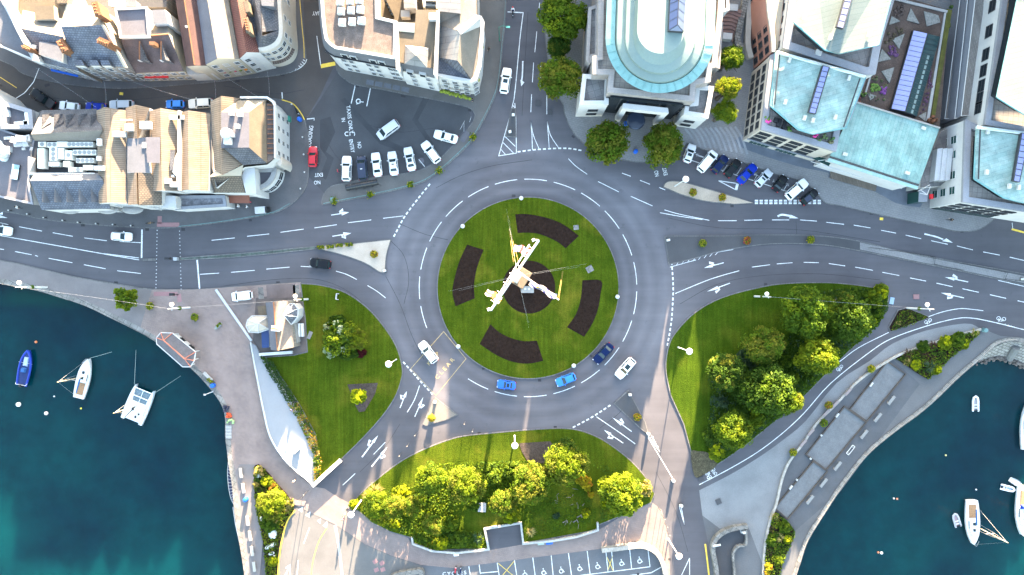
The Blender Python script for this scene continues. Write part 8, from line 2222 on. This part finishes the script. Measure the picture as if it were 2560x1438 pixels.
B = thing('sail_shaped_roof', 'large smooth white sail-shaped roof between the brick quay and the hedge', 'roof structure')
SAIL = M('white_membrane', (.26, .265, .275), var=.05, scale=.25, fine=3, fvar=.03)
nl = len(left)
hgt = lambda i: .45 + .6 * math.sin(math.pi * i / (nl - 1)) ** .7
P0 = [W(*left[i], hgt(i)) for i in range(nl)]; P1 = [W(*right[i], hgt(i) * .75) for i in range(nl)]
PM = [(a + b_) / 2 + Vector((0, 0, .22 * hgt(i))) for i, (a, b_) in enumerate(zip(P0, P1))]
m = MB(); m.add(P0 + PM + P1, [(i + k * nl, i + 1 + k * nl, i + 1 + (k + 1) * nl, i + (k + 1) * nl) for k in (0, 1) for i in range(nl - 1)]); m.build('roof_skin', SAIL, B, sharp=60)
m = MB()
for E in (P0, P1):
 m.add([(p.x, p.y, p.z - .02) for p in E] + [(p.x, p.y, -.05) for p in E], [(i, i + 1, nl + i + 1, nl + i) for i in range(nl - 1)])
m.build('wall', WHITE, B)
m = MB(); m.wire([p + Vector((0, 0, .03)) for p in P0], .16); m.build('edge_trim', FRAMEW, B)
m = MB(); p = W(741, 1127, 2.6); m.box((p.x - .35, p.y - .2, .7), (1.5, .5, 1.0), .75); m.build('roof_vent', CREAM2, B)
B = thing('quay_shelter', 'long grey-roofed shelter with orange ridge tiles on the edge of the western quay', 'shelter')
sp = [(392, 860), (391, 845), (402, 832), (431, 833), (489, 880), (486, 902), (476, 917), (457, 917)]
roof(B, [[(*sp[0], 2.5), (*sp[1], 2.5), (409, 851, 3.3)], [(*sp[1], 2.5), (*sp[2], 2.5), (409, 851, 3.3)], [(*sp[2], 2.5), (*sp[3], 2.5), (409, 851, 3.3)], [(*sp[3], 2.5), (*sp[4], 2.5), (461, 897, 3.3), (409, 851, 3.3)],
   [(*sp[4], 2.5), (*sp[5], 2.5), (461, 897, 3.3)], [(*sp[5], 2.5), (*sp[6], 2.5), (461, 897, 3.3)], [(*sp[6], 2.5), (*sp[7], 2.5), (461, 897, 3.3)], [(*sp[7], 2.5), (*sp[0], 2.5), (409, 851, 3.3), (461, 897, 3.3)]], M('grey_shelter_tiles', (.085, .08, .085), var=.15, scale=1, fine=5, fvar=.2))
m = MB(); m.wire([W(409, 851, 3.38), W(461, 897, 3.38)], .12)
for i in (1, 2, 3):
 m.wire([W(*sp[i], 2.58), W(409, 851, 3.38)], .08)
for i in (4, 5, 6):
 m.wire([W(*sp[i], 2.58), W(461, 897, 3.38)], .08)
m.build('ridge_tiles', M('salmon_ridge_tiles', (.40, .14, .09), var=.15), B)
m = MB(); m.wire([W(*p, 2.5) for p in sp + sp[:1]], .12); m.build('gutter', FRAMEW, B)
for i, p in enumerate(sp):
 q = W(*p, 2.5); c = W(435, 874, 2.5); q = q.lerp(c, .08); m = MB(); m.tube((q.x, q.y, -.05), (q.x, q.y, 2.45), .09, .09, 8); m.build('post', FRAMEW, B)
for k in range(4):
 a = W(440 + k * 11, 846 + k * 9, 1.0); m = MB(); m.box((a.x + .2, a.y + .3, .1), (1.0, .5, .9), -.7); m.build('display_board', FRAMEW if k % 2 == 0 else TRIM, B)
B = thing('taxi_shelter', 'long shelter with a dark barrel-vaulted glass roof beside the waiting taxis', 'shelter')
a, b_, c, d = W(864, 462, 2.5), W(943, 448, 2.5), W(946, 462, 2.5), W(867, 477, 2.5)
for k in range(6):
 m = MB(); rows = []
 for j in range(9):
  u = j / 8
  zz = .55 * math.sin(math.pi * u)
  l = a.lerp(d, u).lerp(b_.lerp(c, u), (k + .04) / 6); r_ = a.lerp(d, u).lerp(b_.lerp(c, u), (k + .96) / 6)
  rows += [l + Vector((0, 0, zz)), r_ + Vector((0, 0, zz))]
 m.add(rows, [(2 * j, 2 * j + 1, 2 * j + 3, 2 * j + 2) for j in range(8)]); m.build('roof_panel', GLOSS('smoked_roof_%d' % k, (.014, .017, .022), .25, 0, .3), B, sharp=60)
m = MB()
for k in range(7):
 m.wire([a.lerp(d, j / 8).lerp(b_.lerp(c, j / 8), k / 6) + Vector((0, 0, .56 * math.sin(math.pi * j / 8) + .02)) for j in range(9)], .05)
m.wire([a, b_], .06); m.wire([d, c], .06); m.build('roof_frame', TRIM, B)
for k in range(5):
 q = a.lerp(d, .85).lerp(b_.lerp(c, .85), k / 4); m = MB(); m.tube((q.x, q.y, .1), (q.x, q.y, 2.6), .05, .05, 8); m.build('post', TRIM, B)
m = MB(); q = (a + b_ + c + d) / 4; m.box((q.x, q.y, .5), (5.2, .35, .08), math.atan2((b_ - a).y, (b_ - a).x)); m.build('seat', TRIM, B)
t = thing('round_sign', 'dark round sign lying beyond the white-tailed estate in the taxi rank', 'sign', G((1053, 402), .02)); m = MB(); m.lathe((0, 0, 0), [(.55, 0), (.55, .05)], 18); m.build('sign_disc', PURPF, t)
# ------------------------------------------------------------------ boats
HUL = M('white_gelcoat', (.72, .73, .74), rough=.3, var=.04); BLH = M('blue_tube', (.008, .03, .24), rough=.5, var=.1); DECKW = M('boat_deck', (.60, .60, .58), rough=.6, var=.08, scale=2)
TEAK = M('teak_cockpit', (.22, .13, .07), var=.2, scale=3); GREYT = M('grey_tube', (.30, .30, .32), rough=.5, var=.08); SPAR = M('cream_spar', (.62, .52, .36), rough=.4, var=.05); SAILB = M('blue_sail_cover', (.02, .08, .22), var=.15); NETM = M('trampoline_net', (.10, .14, .16), var=.3, scale=4)
WL = -3.5
def hull_mb(L, Bm, Hh, prof=((0, .78), (.12, .88), (.3, .97), (.48, 1.0), (.64, .93), (.78, .74), (.89, .46), (.96, .2), (1, .02)), keel=-.35, sheer=.25):
 m = MB(); rings = []
 for t, b_ in prof:
  x = (t - .5) * L; w = Bm / 2 * b_; zt = Hh + sheer * max(0, t - .5) ** 1.5 * 2
  rings.append([(x, -w, zt), (x, -w * .93, zt * .45), (x, -w * .6, keel * .5), (x, 0, keel), (x, w * .6, keel * .5), (x, w * .93, zt * .45), (x, w, zt)])
 n = 7
 vs = [p for r in rings for p in r]
 fs = [(i * n + k, (i + 1) * n + k, (i + 1) * n + k + 1, i * n + k + 1) for i in range(len(rings) - 1) for k in range(n - 1)] + [tuple(range(n))]
 m.add(vs, fs)
 return m, rings
def deck_mb(rings, k=.97, dz=-.03):
 m = MB(); n = len(rings)
 m.add([(r[0][0], r[0][1] * k, r[0][2] + dz) for r in rings] + [(r[6][0], r[6][1] * k, r[6][2] + dz) for r in rings], [(i, i + 1, n + i + 1, n + i) for i in range(n - 1)])
 return m
def place(name, label, cat, px, py, dx, dy, group=None):
 p = W(px, py, WL + .5); p.z = WL
 return thing(name, label, cat, p, math.atan2(-dy, dx), group)
def yacht(px, py, dx, dy, L, Bm, mast, label, spars=SPAR, cover=SAILB, mx=.05, hood=None, group='moored sailing boats'):
 t = place('sailing_boat', label, 'sailing boat', px, py, dx, dy, group)
 m, r = hull_mb(L, Bm, .95); m.build('hull', HUL, t, sharp=50)
 deck_mb(r).build('deck', DECKW, t)
 m = MB()
 cab = [(-.08 * L, -.30 * Bm), (.12 * L, -.29 * Bm), (.26 * L, -.16 * Bm), (.29 * L, 0), (.26 * L, .16 * Bm), (.12 * L, .29 * Bm), (-.08 * L, .30 * Bm)]
 m.prism(cab, .9, 1.32); c = m.build('cabin', HUL, t)
 for x, y in ((.02 * L, .0), (.16 * L, 0)):
  w_ = MB(); w_.box((x, y, 1.32), (.55, .5, .06)); w_.build('hatch', CARGL, c)
 for s in (-1, 1):
  w_ = MB(); w_.box((.04 * L, s * .302 * Bm, 1.02), (.17 * L, .03, .18)); w_.build('cabin_window', CARGL, c)
 m = MB(); m.box((-.26 * L, 0, .945), (.30 * L, .5 * Bm, .03)); m.build('cockpit', TEAK, t)
 if hood:
  m = MB(); m.box((-.09 * L, 0, 1.3), (.09 * L, .62 * Bm, .55), 0, 0, (.5, .85)); m.build('spray_hood', hood, t)
 m = MB(); m.tube((mx * L, 0, .9), (mx * L, 0, mast), .085, .06, 8); m.build('mast', spars, t, sharp=40)
 m = MB(); m.tube((mx * L - .1, 0, 1.9), (-.36 * L, 0, 2.0), .06, .05, 8); m.build('boom', spars, t)
 m = MB(); m.tube((mx * L - .3, 0, 2.05), (-.34 * L, 0, 2.12), .16, .11, 8); m.build('sail_cover', cover, t)
 m = MB()
 for s in (-1, 1):
  m.tube((mx * L, 0, mast * .55), (mx * L, s * Bm * .3, mast * .55), .03, .03, 5); m.wire([(mx * L, s * Bm * .47, .95), (mx * L, s * Bm * .3, mast * .55), (mx * L, 0, mast * .96)], .014, 4)
 m.wire([(.49 * L, 0, 1.2), (mx * L, 0, mast * .98)], .014, 4); m.wire([(-.49 * L, 0, 1.0), (mx * L, 0, mast * .98)], .014, 4); m.build('rigging', STEELG, t)
 m = MB(); m.wire([(.40 * L, -.2 * Bm, 1.7), (.51 * L, 0, 1.75), (.40 * L, .2 * Bm, 1.7)], .025);
 for q in ((.40 * L, -.2 * Bm), (.51 * L, 0), (.40 * L, .2 * Bm)):
  m.tube((q[0], q[1], 1.0), (q[0], q[1], 1.72), .02, .02, 5)
 m.build('pulpit', STEELG, t)
 return t
t = place('motor_launch', 'royal blue open launch with an outboard engine in the western basin', 'boat', 64, 920, 17, -88)
m, r = hull_mb(7.0, 2.4, .75); m.build('hull', BLH, t, sharp=50)
deck_mb(r, .80, -.05).build('deck', M('blue_deck', (.015, .03, .10)), t)
for s in (-1, 1):
 m = MB(); m.wire([(x_[0][0], s * x_[6][1] * .93, x_[0][2]) for x_ in r], .20, 8); m.build('fender_tube', BLH, t)
m = MB(); m.box((1.3, 0, .7), (1.9, .9, .25), 0, 0, (.8, .8)); m.build('foredeck', M('pale_blue_deck', (.25, .32, .5)), t)
m = MB(); m.box((-.4, 0, .65), (1.0, .8, .75), 0, 0, (.7, .8)); m.build('console', SAILB, t)
m = MB(); m.box((-3.5, 0, .1), (.55, .5, 1.2), 0, 0, (.8, .8)); m.build('outboard_engine', TRIM, t); m = MB(); m.wire([(-2.9, -1.1, .8), (-3.3, -1.0, 1.1), (-3.3, 1.0, 1.1), (-2.9, 1.1, .8)], .05); m.build('stern_rail', STEELW, t)
m = MB(); m.tube((1.0, -1.35, .8), (1.0, 1.4, .8), .03, .03, 5); m.build('boat_oar', STEELW, t)
yacht(211, 946, 24, -97, 7.9, 2.7, 9.2, 'white sailing boat with a lowered boom in the western basin, between launch and catamaran')
yacht(2429, 1305, 4, 108, 8.6, 2.9, 11.0, 'white sailing boat with a grey dinghy alongside in the eastern basin')
yacht(2556, 1276, -4, 110, 9.6, 3.3, 10.5, 'white yacht with a blue hood at the frame edge of the eastern basin', hood=BLH)
yacht(2567, 1066, 2, -90, 9.0, 3.0, 10.0, 'white boat half cut by the frame edge, beyond the white inflatable')
t = place('catamaran', 'white catamaran with grey nets and twin hulls in the western basin', 'catamaran', 347, 1011, 33, -80)
for s in (-1, 1):
 m, r = hull_mb(7.2, .95, .85, ((0, .7), (.2, .95), (.45, 1), (.7, .85), (.88, .5), (1, .03))); m.v = [(x, y + s * 1.85, z) for x, y, z in m.v]; m.build('hull', HUL, t, sharp=50)
 d = deck_mb(r); d.v = [(x, y + s * 1.85, z) for x, y, z in d.v]; d.build('deck', DECKW, t)
m = MB(); m.box((-1.4, 0, .75), (3.4, 3.5, .3)); m.build('bridge_deck', HUL, t)
m = MB(); m.box((-1.9, 0, 1.05), (1.3, 1.6, .1)); m.build('cockpit', DECKW, t)
m = MB(); m.poly([(0.35, -1.4, .78), (3.0, -1.45, .78), (3.0, 1.45, .78), (.35, 1.4, .78)]); m.build('trampoline', NETM, t)
for x in (.4, 1.5, 3.0):
 m = MB(); m.tube((x, -1.8, .9), (x, 1.8, .9), .10, .10, 8); m.build('crossbeam', HUL, t)
m = MB(); m.tube((.3, 0, .9), (3.1, 0, .9), .06, .06, 6); m.build('spine_beam', HUL, t)
m = MB(); m.tube((-.2, 0, 1.0), (-.2, 0, 9.5), .08, .06, 8); m.build('mast', SPAR, t)
m = MB(); m.tube((-.3, 0, 1.7), (-2.8, 1.0, 1.8), .10, .08, 8); m.build('boom', TRIM, t)
m = MB()
for s in (-1, 1):
 m.wire([(-.8, s * 1.9, .9), (-.2, 0, 9.2)], .014, 4)
m.wire([(3.0, 0, 1.0), (-.2, 0, 9.2)], .014, 4); m.build('rigging', STEELG, t)
for x, y, s in ((-1.0, .5, .6), (-2.3, -.6, .45), (-1.6, -1.0, .35)):
 m = MB(); m.box((x, y, 1.05), (s, s * .6, .22), .4); m.build('deck_gear', TRIM, t)
m = MB(); m.box((-3.2, 0, .6), (.12, 3.6, .3)); m.build('stern_beam', HUL, t)
def inflatable(px, py, dx, dy, L, Bm, tube, inner, label):
 t = place('inflatable_dinghy', label, 'dinghy', px, py, dx, dy)
 m = MB()
 path = [(-L / 2, -Bm / 2 + .18, .25), (L * .15, -Bm / 2 + .18, .25), (L * .38, -Bm * .28, .28), (L * .48, 0, .32), (L * .38, Bm * .28, .28), (L * .15, Bm / 2 - .18, .25), (-L / 2, Bm / 2 - .18, .25)]
 m.wire(path, .19, 10)
 for q in path:
  m.ball(q, .19, 10, 6)
 m.build('inflated_tube', tube, t, sharp=60)
 m = MB(); m.prism([(p[0], p[1]) for p in path], .02, .10); m.build('floor', inner, t)
 for x in (-.1, -.3):
  m = MB(); m.box((x * L, 0, .28), (.24, Bm - .5, .05)); m.build('thwart', DECKW, t)
 m = MB(); m.box((-L / 2 + .08, 0, .05), (.06, Bm - .5, .4)); m.build('transom', TRIM, t)
inflatable(2441, 1009, 0, -36, 2.9, 1.4, HUL, M('grey_floor', (.25, .25, .26)), 'white inflatable dinghy alone in the eastern basin')
inflatable(2393, 1301, -9, -30, 2.6, 1.4, GREYT, M('pink_grey_floor', (.35, .25, .25)), 'grey inflatable dinghy tied beside the sailing boat')
inflatable(2522, 1222, 33, 8, 2.7, 1.2, HUL, M('blue_grey_floor', (.3, .36, .45)), 'white inflatable with an engine at the stern of the blue-hooded yacht')
t = place('rowing_dinghy', 'small white rigid dinghy tied at the stern of the blue-hooded yacht', 'dinghy', 2542, 1208, 30, 18)
m, r = hull_mb(2.7, 1.3, .5, keel=-.1); m.build('hull', HUL, t, sharp=50); deck_mb(r, .8, -.12).build('floor', DECKW, t)
for x in (-.3, .3):
 m = MB(); m.box((x, 0, .38), (.22, 1.0, .05)); m.build('thwart', HUL, t)
for x, y, r, c, l in ((91, 855, .25, (.55, .16, .05), 'small orange buoy above the blue launch'), (48, 1011, .46, (.62, .58, .58), 'large white buoy below the blue launch'), (117, 1033, .36, (.66, .55, .53), 'pinkish white buoy in the western basin'), (136, 991, .16, (.6, .6, .6), 'tiny white buoy between launch and sailing boat'), (203, 1021, .18, (.6, .5, .03), 'small yellow buoy astern of the sailing boat'),
      (2364, 1138, .18, (.55, .48, .2), 'small yellowish buoy in the eastern basin'), (2234, 1246, .18, (.62, .6, .55), 'white buoy of the touching pair nearest the narrow court'), (2242, 1247, .20, (.55, .2, .1), 'orange buoy of the touching pair nearest the narrow court'), (2195, 1381, .20, (.55, .17, .07), 'orange buoy of the pair low in the eastern basin'), (2203, 1382, .28, (.66, .66, .63), 'white buoy of the pair low in the eastern basin'), (2440, 1224, .16, (.6, .62, .64), 'tiny white buoy above the grey dinghy\'s sailing boat')):
 p = W(x, y, WL); t = thing('mooring_buoy', l, 'buoy', (p.x, p.y, WL))
 m = MB(); m.ball((0, 0, r * .45), r, 14, 8); m.build('float', M('buoy_%d_%d' % (x, y), c, rough=.4, var=.1, scale=4), t, sharp=60)
 m = MB(); m.tube((0, 0, r * 1.3), (0, 0, r * 1.6), .05, .05, 6); m.build('buoy_ring', STEELG, t)
for a, b_, l in (((340, 875, -3.45), (336, 962, -2.8), 'pale mooring line running up from the catamaran\'s bow'), ((388, 982, -2.8), (452, 940, -3.45), 'mooring line running from the catamaran towards the quay'), ((224, 896, -2.7), (280, 880, -3.45), 'mooring line trailing weed from the sailing boat\'s bow')):
 m = MB(); m.wire([W(*a), W(*b_)], .035, 5)
 tag(m.build('mooring_line', M('pale_rope_%d' % a[0], (.22, .28, .26))), l, 'rope')
# ------------------------------------------------------------------ people
SKIN = M('skin', (.42, .25, .17), var=.06); HAIR = M('dark_hair', (.03, .02, .014), var=.2)
def figure(pose):
 """one continuous skinned body: joints, radii and the edges between them"""
 J = {'pelvis': (0, 0, .95, .15), 'waist': (0, 0, 1.10, .135), 'chest': (0, 0, 1.32, .165), 'neck': (0, 0, 1.49, .06), 'head': (.015, 0, 1.63, .095), 'crown': (.0, 0, 1.74, .075)}
 E = [('pelvis', 'waist'), ('waist', 'chest'), ('chest', 'neck'), ('neck', 'head'), ('head', 'crown')]
 st = {'stand': (.03, -.03), 'walk': (.28, -.28), 'ride': (.45, .45)}[pose]
 for s, d in zip((-1, 1), st):
  n = 'rl'[s > 0]
  hip = .10 * s
  if pose == 'ride':
   J['hip' + n] = (.03, .12 * s, .92, .10); J['knee' + n] = (.38, .20 * s, .74, .075); J['ankle' + n] = (.12, .22 * s, .36, .048); J['toe' + n] = (.28, .22 * s, .32, .04)
  else:
   J['hip' + n] = (0, hip, .88, .105); J['knee' + n] = (d * .55 + .03, hip, .50, .068); J['ankle' + n] = (d, hip * 1.1, .085, .045); J['toe' + n] = (d + .17, hip * 1.2, .04, .038)
  E += [('pelvis', 'hip' + n), ('hip' + n, 'knee' + n), ('knee' + n, 'ankle' + n), ('ankle' + n, 'toe' + n)]
  sw = {'stand': .05, 'walk': -.22 * s, 'ride': .5}[pose]
  if pose == 'ride':
   J['sh' + n] = (.02, .19 * s, 1.40, .07); J['el' + n] = (.26, .30 * s, 1.20, .05); J['wr' + n] = (.46, .33 * s, 1.06, .034)
  else:
   J['sh' + n] = (0, .19 * s, 1.41, .07); J['el' + n] = (sw * .4, .25 * s, 1.14, .048); J['wr' + n] = (sw + .06, .27 * s, .90, .032)
  E += [('chest', 'sh' + n), ('sh' + n, 'el' + n), ('el' + n, 'wr' + n)]
  w = Vector(J['wr' + n][:3]); dd = (w - Vector(J['el' + n][:3])).normalized()
  J['pa' + n] = (*(w + dd * .07), .030); E.append(('wr' + n, 'pa' + n))
  pa = Vector(J['pa' + n][:3])
  for f, (off, L) in enumerate(((-.028, .075), (-.010, .085), (.010, .08), (.028, .065))):
   J['f%d%s' % (f, n)] = (*(pa + dd * L * .5 + Vector((off, 0, 0))), .010); J['g%d%s' % (f, n)] = (*(pa + dd * L + Vector((off, -s * .02, 0))), .008); E += [('pa' + n, 'f%d%s' % (f, n)), ('f%d%s' % (f, n), 'g%d%s' % (f, n))]
  J['th' + n] = (*(w + dd * .05 + Vector((.045, -s * .01, 0))), .011); J['ti' + n] = (*(w + dd * .09 + Vector((.055, -s * .015, 0))), .009); E += [('wr' + n, 'th' + n), ('th' + n, 'ti' + n)]
 names = list(J)
 me = bpy.data.meshes.new('body')
 me.from_pydata([J[n][:3] for n in names], [(names.index(a), names.index(b_)) for a, b_ in E], [])
 o = bpy.data.objects.new('tmp_body', me); COL.objects.link(o)
 md = o.modifiers.new('skin', 'SKIN'); md.use_smooth_shade = True
 for i, n in enumerate(names):
  sv = me.skin_vertices[0].data[i]; sv.radius = (J[n][3], J[n][3]); sv.use_root = (n == 'pelvis')
 o.modifiers.new('sub', 'SUBSURF').levels = 1
 bpy.context.view_layer.update()
 out = bpy.data.meshes.new_from_object(o.evaluated_get(bpy.context.evaluated_depsgraph_get()))
 bpy.data.objects.remove(o)
 out.name = 'body'
 out.materials.clear()
 for mm in (SKIN, WHITE, TRIM, TRIM):
  out.materials.append(mm)
 for p in out.polygons:
  c = p.center
  arm = abs(c.y) > .235
  if c.z > 1.47: k = 0
  elif pose != 'ride' and arm and c.z < 1.02: k = 0
  elif pose == 'ride' and c.x > .43 and c.z > .95: k = 0
  elif c.z > (.97 if pose != 'ride' else .95): k = 1
  elif c.z < .10: k = 3
  else: k = 2
  p.material_index = k
 return out
FIG = {k: figure(k) for k in ('stand', 'walk', 'ride')}
def person(px, py, dx, dy, pose, top, legs, label, hair=HAIR, z=.12, helmet=None, group='pedestrians'):
 t = thing('person', label, 'person', G((px, py), z), math.atan2(-dy, dx), group)
 o = link(bpy.data.objects.new('body', FIG[pose]), t)
 for i, mt in ((1, top), (2, legs)):
  o.material_slots[i].link = 'OBJECT'; o.material_slots[i].material = mt
 m = MB(); m.ball((-.015, 0, 1.70), .118 if not helmet else .15, 12, 8, 0, 1.0); m.build('helmet' if helmet else 'hair', helmet or hair, t, sharp=60)
 for s in (-1, 1):
  m = MB(); m.ball((.10, s * .035, 1.655), .014, 6, 4); m.build('eye', TRIM, t)
 m = MB(); m.box((.112, 0, 1.61), (.03, .025, .04), 0, 0, (.4, .6)); m.build('nose', SKIN, t)
C = {k: M('cloth_' + k, v, var=.12, scale=3) for k, v in (('red', (.42, .02, .06)), ('black', (.02, .02, .022)), ('white', (.6, .6, .6)), ('navy', (.02, .03, .09)), ('grey', (.18, .18, .19)), ('blue', (.05, .10, .28)), ('pink', (.45, .2, .2)), ('denim', (.06, .09, .16)), ('beige', (.35, .28, .2)))}
person(847, 429, 1, -.2, 'stand', C['red'], C['denim'], 'person in a red top standing by the white car with roof rails', z=.0)
person(1282, 27, 0, 1, 'ride', C['white'], C['navy'], 'motorcyclist in a pale jacket and red helmet on the north road', z=.0, helmet=REDM)
person(1223, 126, 0, 1, 'walk', C['black'], C['black'], 'person in dark clothes walking on the pavement beside the north road')
person(1182, 253, 1, .4, 'stand', C['black'], C['navy'], 'person in dark clothes at the flowered corner of the white block')
person(52, 519, 1, .2, 'walk', C['white'], C['black'], 'person in a white top walking below the dusky flat roof')
person(600, 516, 1, 0, 'stand', C['white'], C['white'], 'person in white nearest the russet awning')
person(622, 518, -1, 0, 'stand', C['white'], C['grey'], 'person in white on the square mat beside the utility cart')
person(628, 506, 0, 1, 'stand', C['red'], C['red'], 'person in red under the corner of the russet awning')
person(2370, 551, -1, 0, 'walk', C['black'], C['black'], 'person in black walking along the east pavement')
person(1988, 496, 1, -.6, 'stand', C['black'], C['denim'], 'person getting out of the large white car in the angled bays', z=.0)
person(738, 1200, .3, 1, 'walk', C['white'], C['black'], 'person in a white top walking in sun below the sail-shaped roof')
person(863, 1285, .2, 1, 'walk', C['black'], C['beige'], 'darker walker of the couple at the western tip of the garden', z=.02)
person(860, 1293, .2, 1, 'walk', C['pink'], C['white'], 'pink-topped walker of the couple at the western tip of the garden', z=.02)
person(733, 1022, -.8, .6, 'walk', C['navy'], C['black'], 'person in dark clothes on the hedge edge of the sail-shaped roof', z=.8)
person(5, 215, 1, .3, 'stand', C['grey'], C['black'], 'person with a pale hat at the kerb of the street bend')
person(471, 188, 1, .2, 'walk', C['black'], C['denim'], 'person in black passing the white shop canopy')
person(1709, 390, 0, 1, 'stand', C['grey'], C['navy'], 'person half hidden beside the first parked white hatchback')
# ------------------------------------------------------------------ light and camera
SUN_EL, SUN_AZ = math.radians(10.0), math.radians(9.5)      # azimuth measured from up-the-picture (+y) towards +x
w = bpy.data.worlds.new('World')
SC.world = w
w.use_nodes = True
nt = w.node_tree
bg = nt.nodes['Background']
sky = nt.nodes.new('ShaderNodeTexSky')
sky.sky_type = 'NISHITA'
sky.sun_disc = False
sky.sun_elevation = SUN_EL
sky.sun_rotation = SUN_AZ
sky.ozone_density = .55
sky.dust_density = 1.4
nt.links.new(sky.outputs['Color'], bg.inputs['Color'])
bg.inputs['Strength'].default_value = SKY_STRENGTH
sd = bpy.data.lights.new('sun', 'SUN')
sd.energy = SUN_STRENGTH
sd.angle = math.radians(.5)
sd.color = SUN_COLOR
so = bpy.data.objects.new('sun', sd)
COL.objects.link(so)
to_sun = Vector((math.sin(SUN_AZ) * math.cos(SUN_EL), math.cos(SUN_AZ) * math.cos(SUN_EL), math.sin(SUN_EL)))
so.rotation_euler = to_sun.to_track_quat('Z', 'Y').to_euler()
so.location = (0, 0, 120)
cd = bpy.data.cameras.new('drone_camera')
cd.sensor_fit = 'HORIZONTAL'
cd.angle = 2 * math.atan((1280 / S) / H)
cd.clip_start = 1
cd.clip_end = 6000
co = bpy.data.objects.new('drone_camera', cd)
COL.objects.link(co)
co.location = (0, 0, H)
SC.camera = co
SC.view_settings.view_transform = 'Standard'
SC.view_settings.look = 'None'
SC.view_settings.exposure = EXPOSURE
SC.view_settings.gamma = 1
SC.cycles.max_bounces = 6
SC.cycles.diffuse_bounces = 3
SC.cycles.glossy_bounces = 3
SC.cycles.transmission_bounces = 3
SC.cycles.transparent_max_bounces = 4
SC.cycles.caustics_reflective = False
SC.cycles.caustics_refractive = False
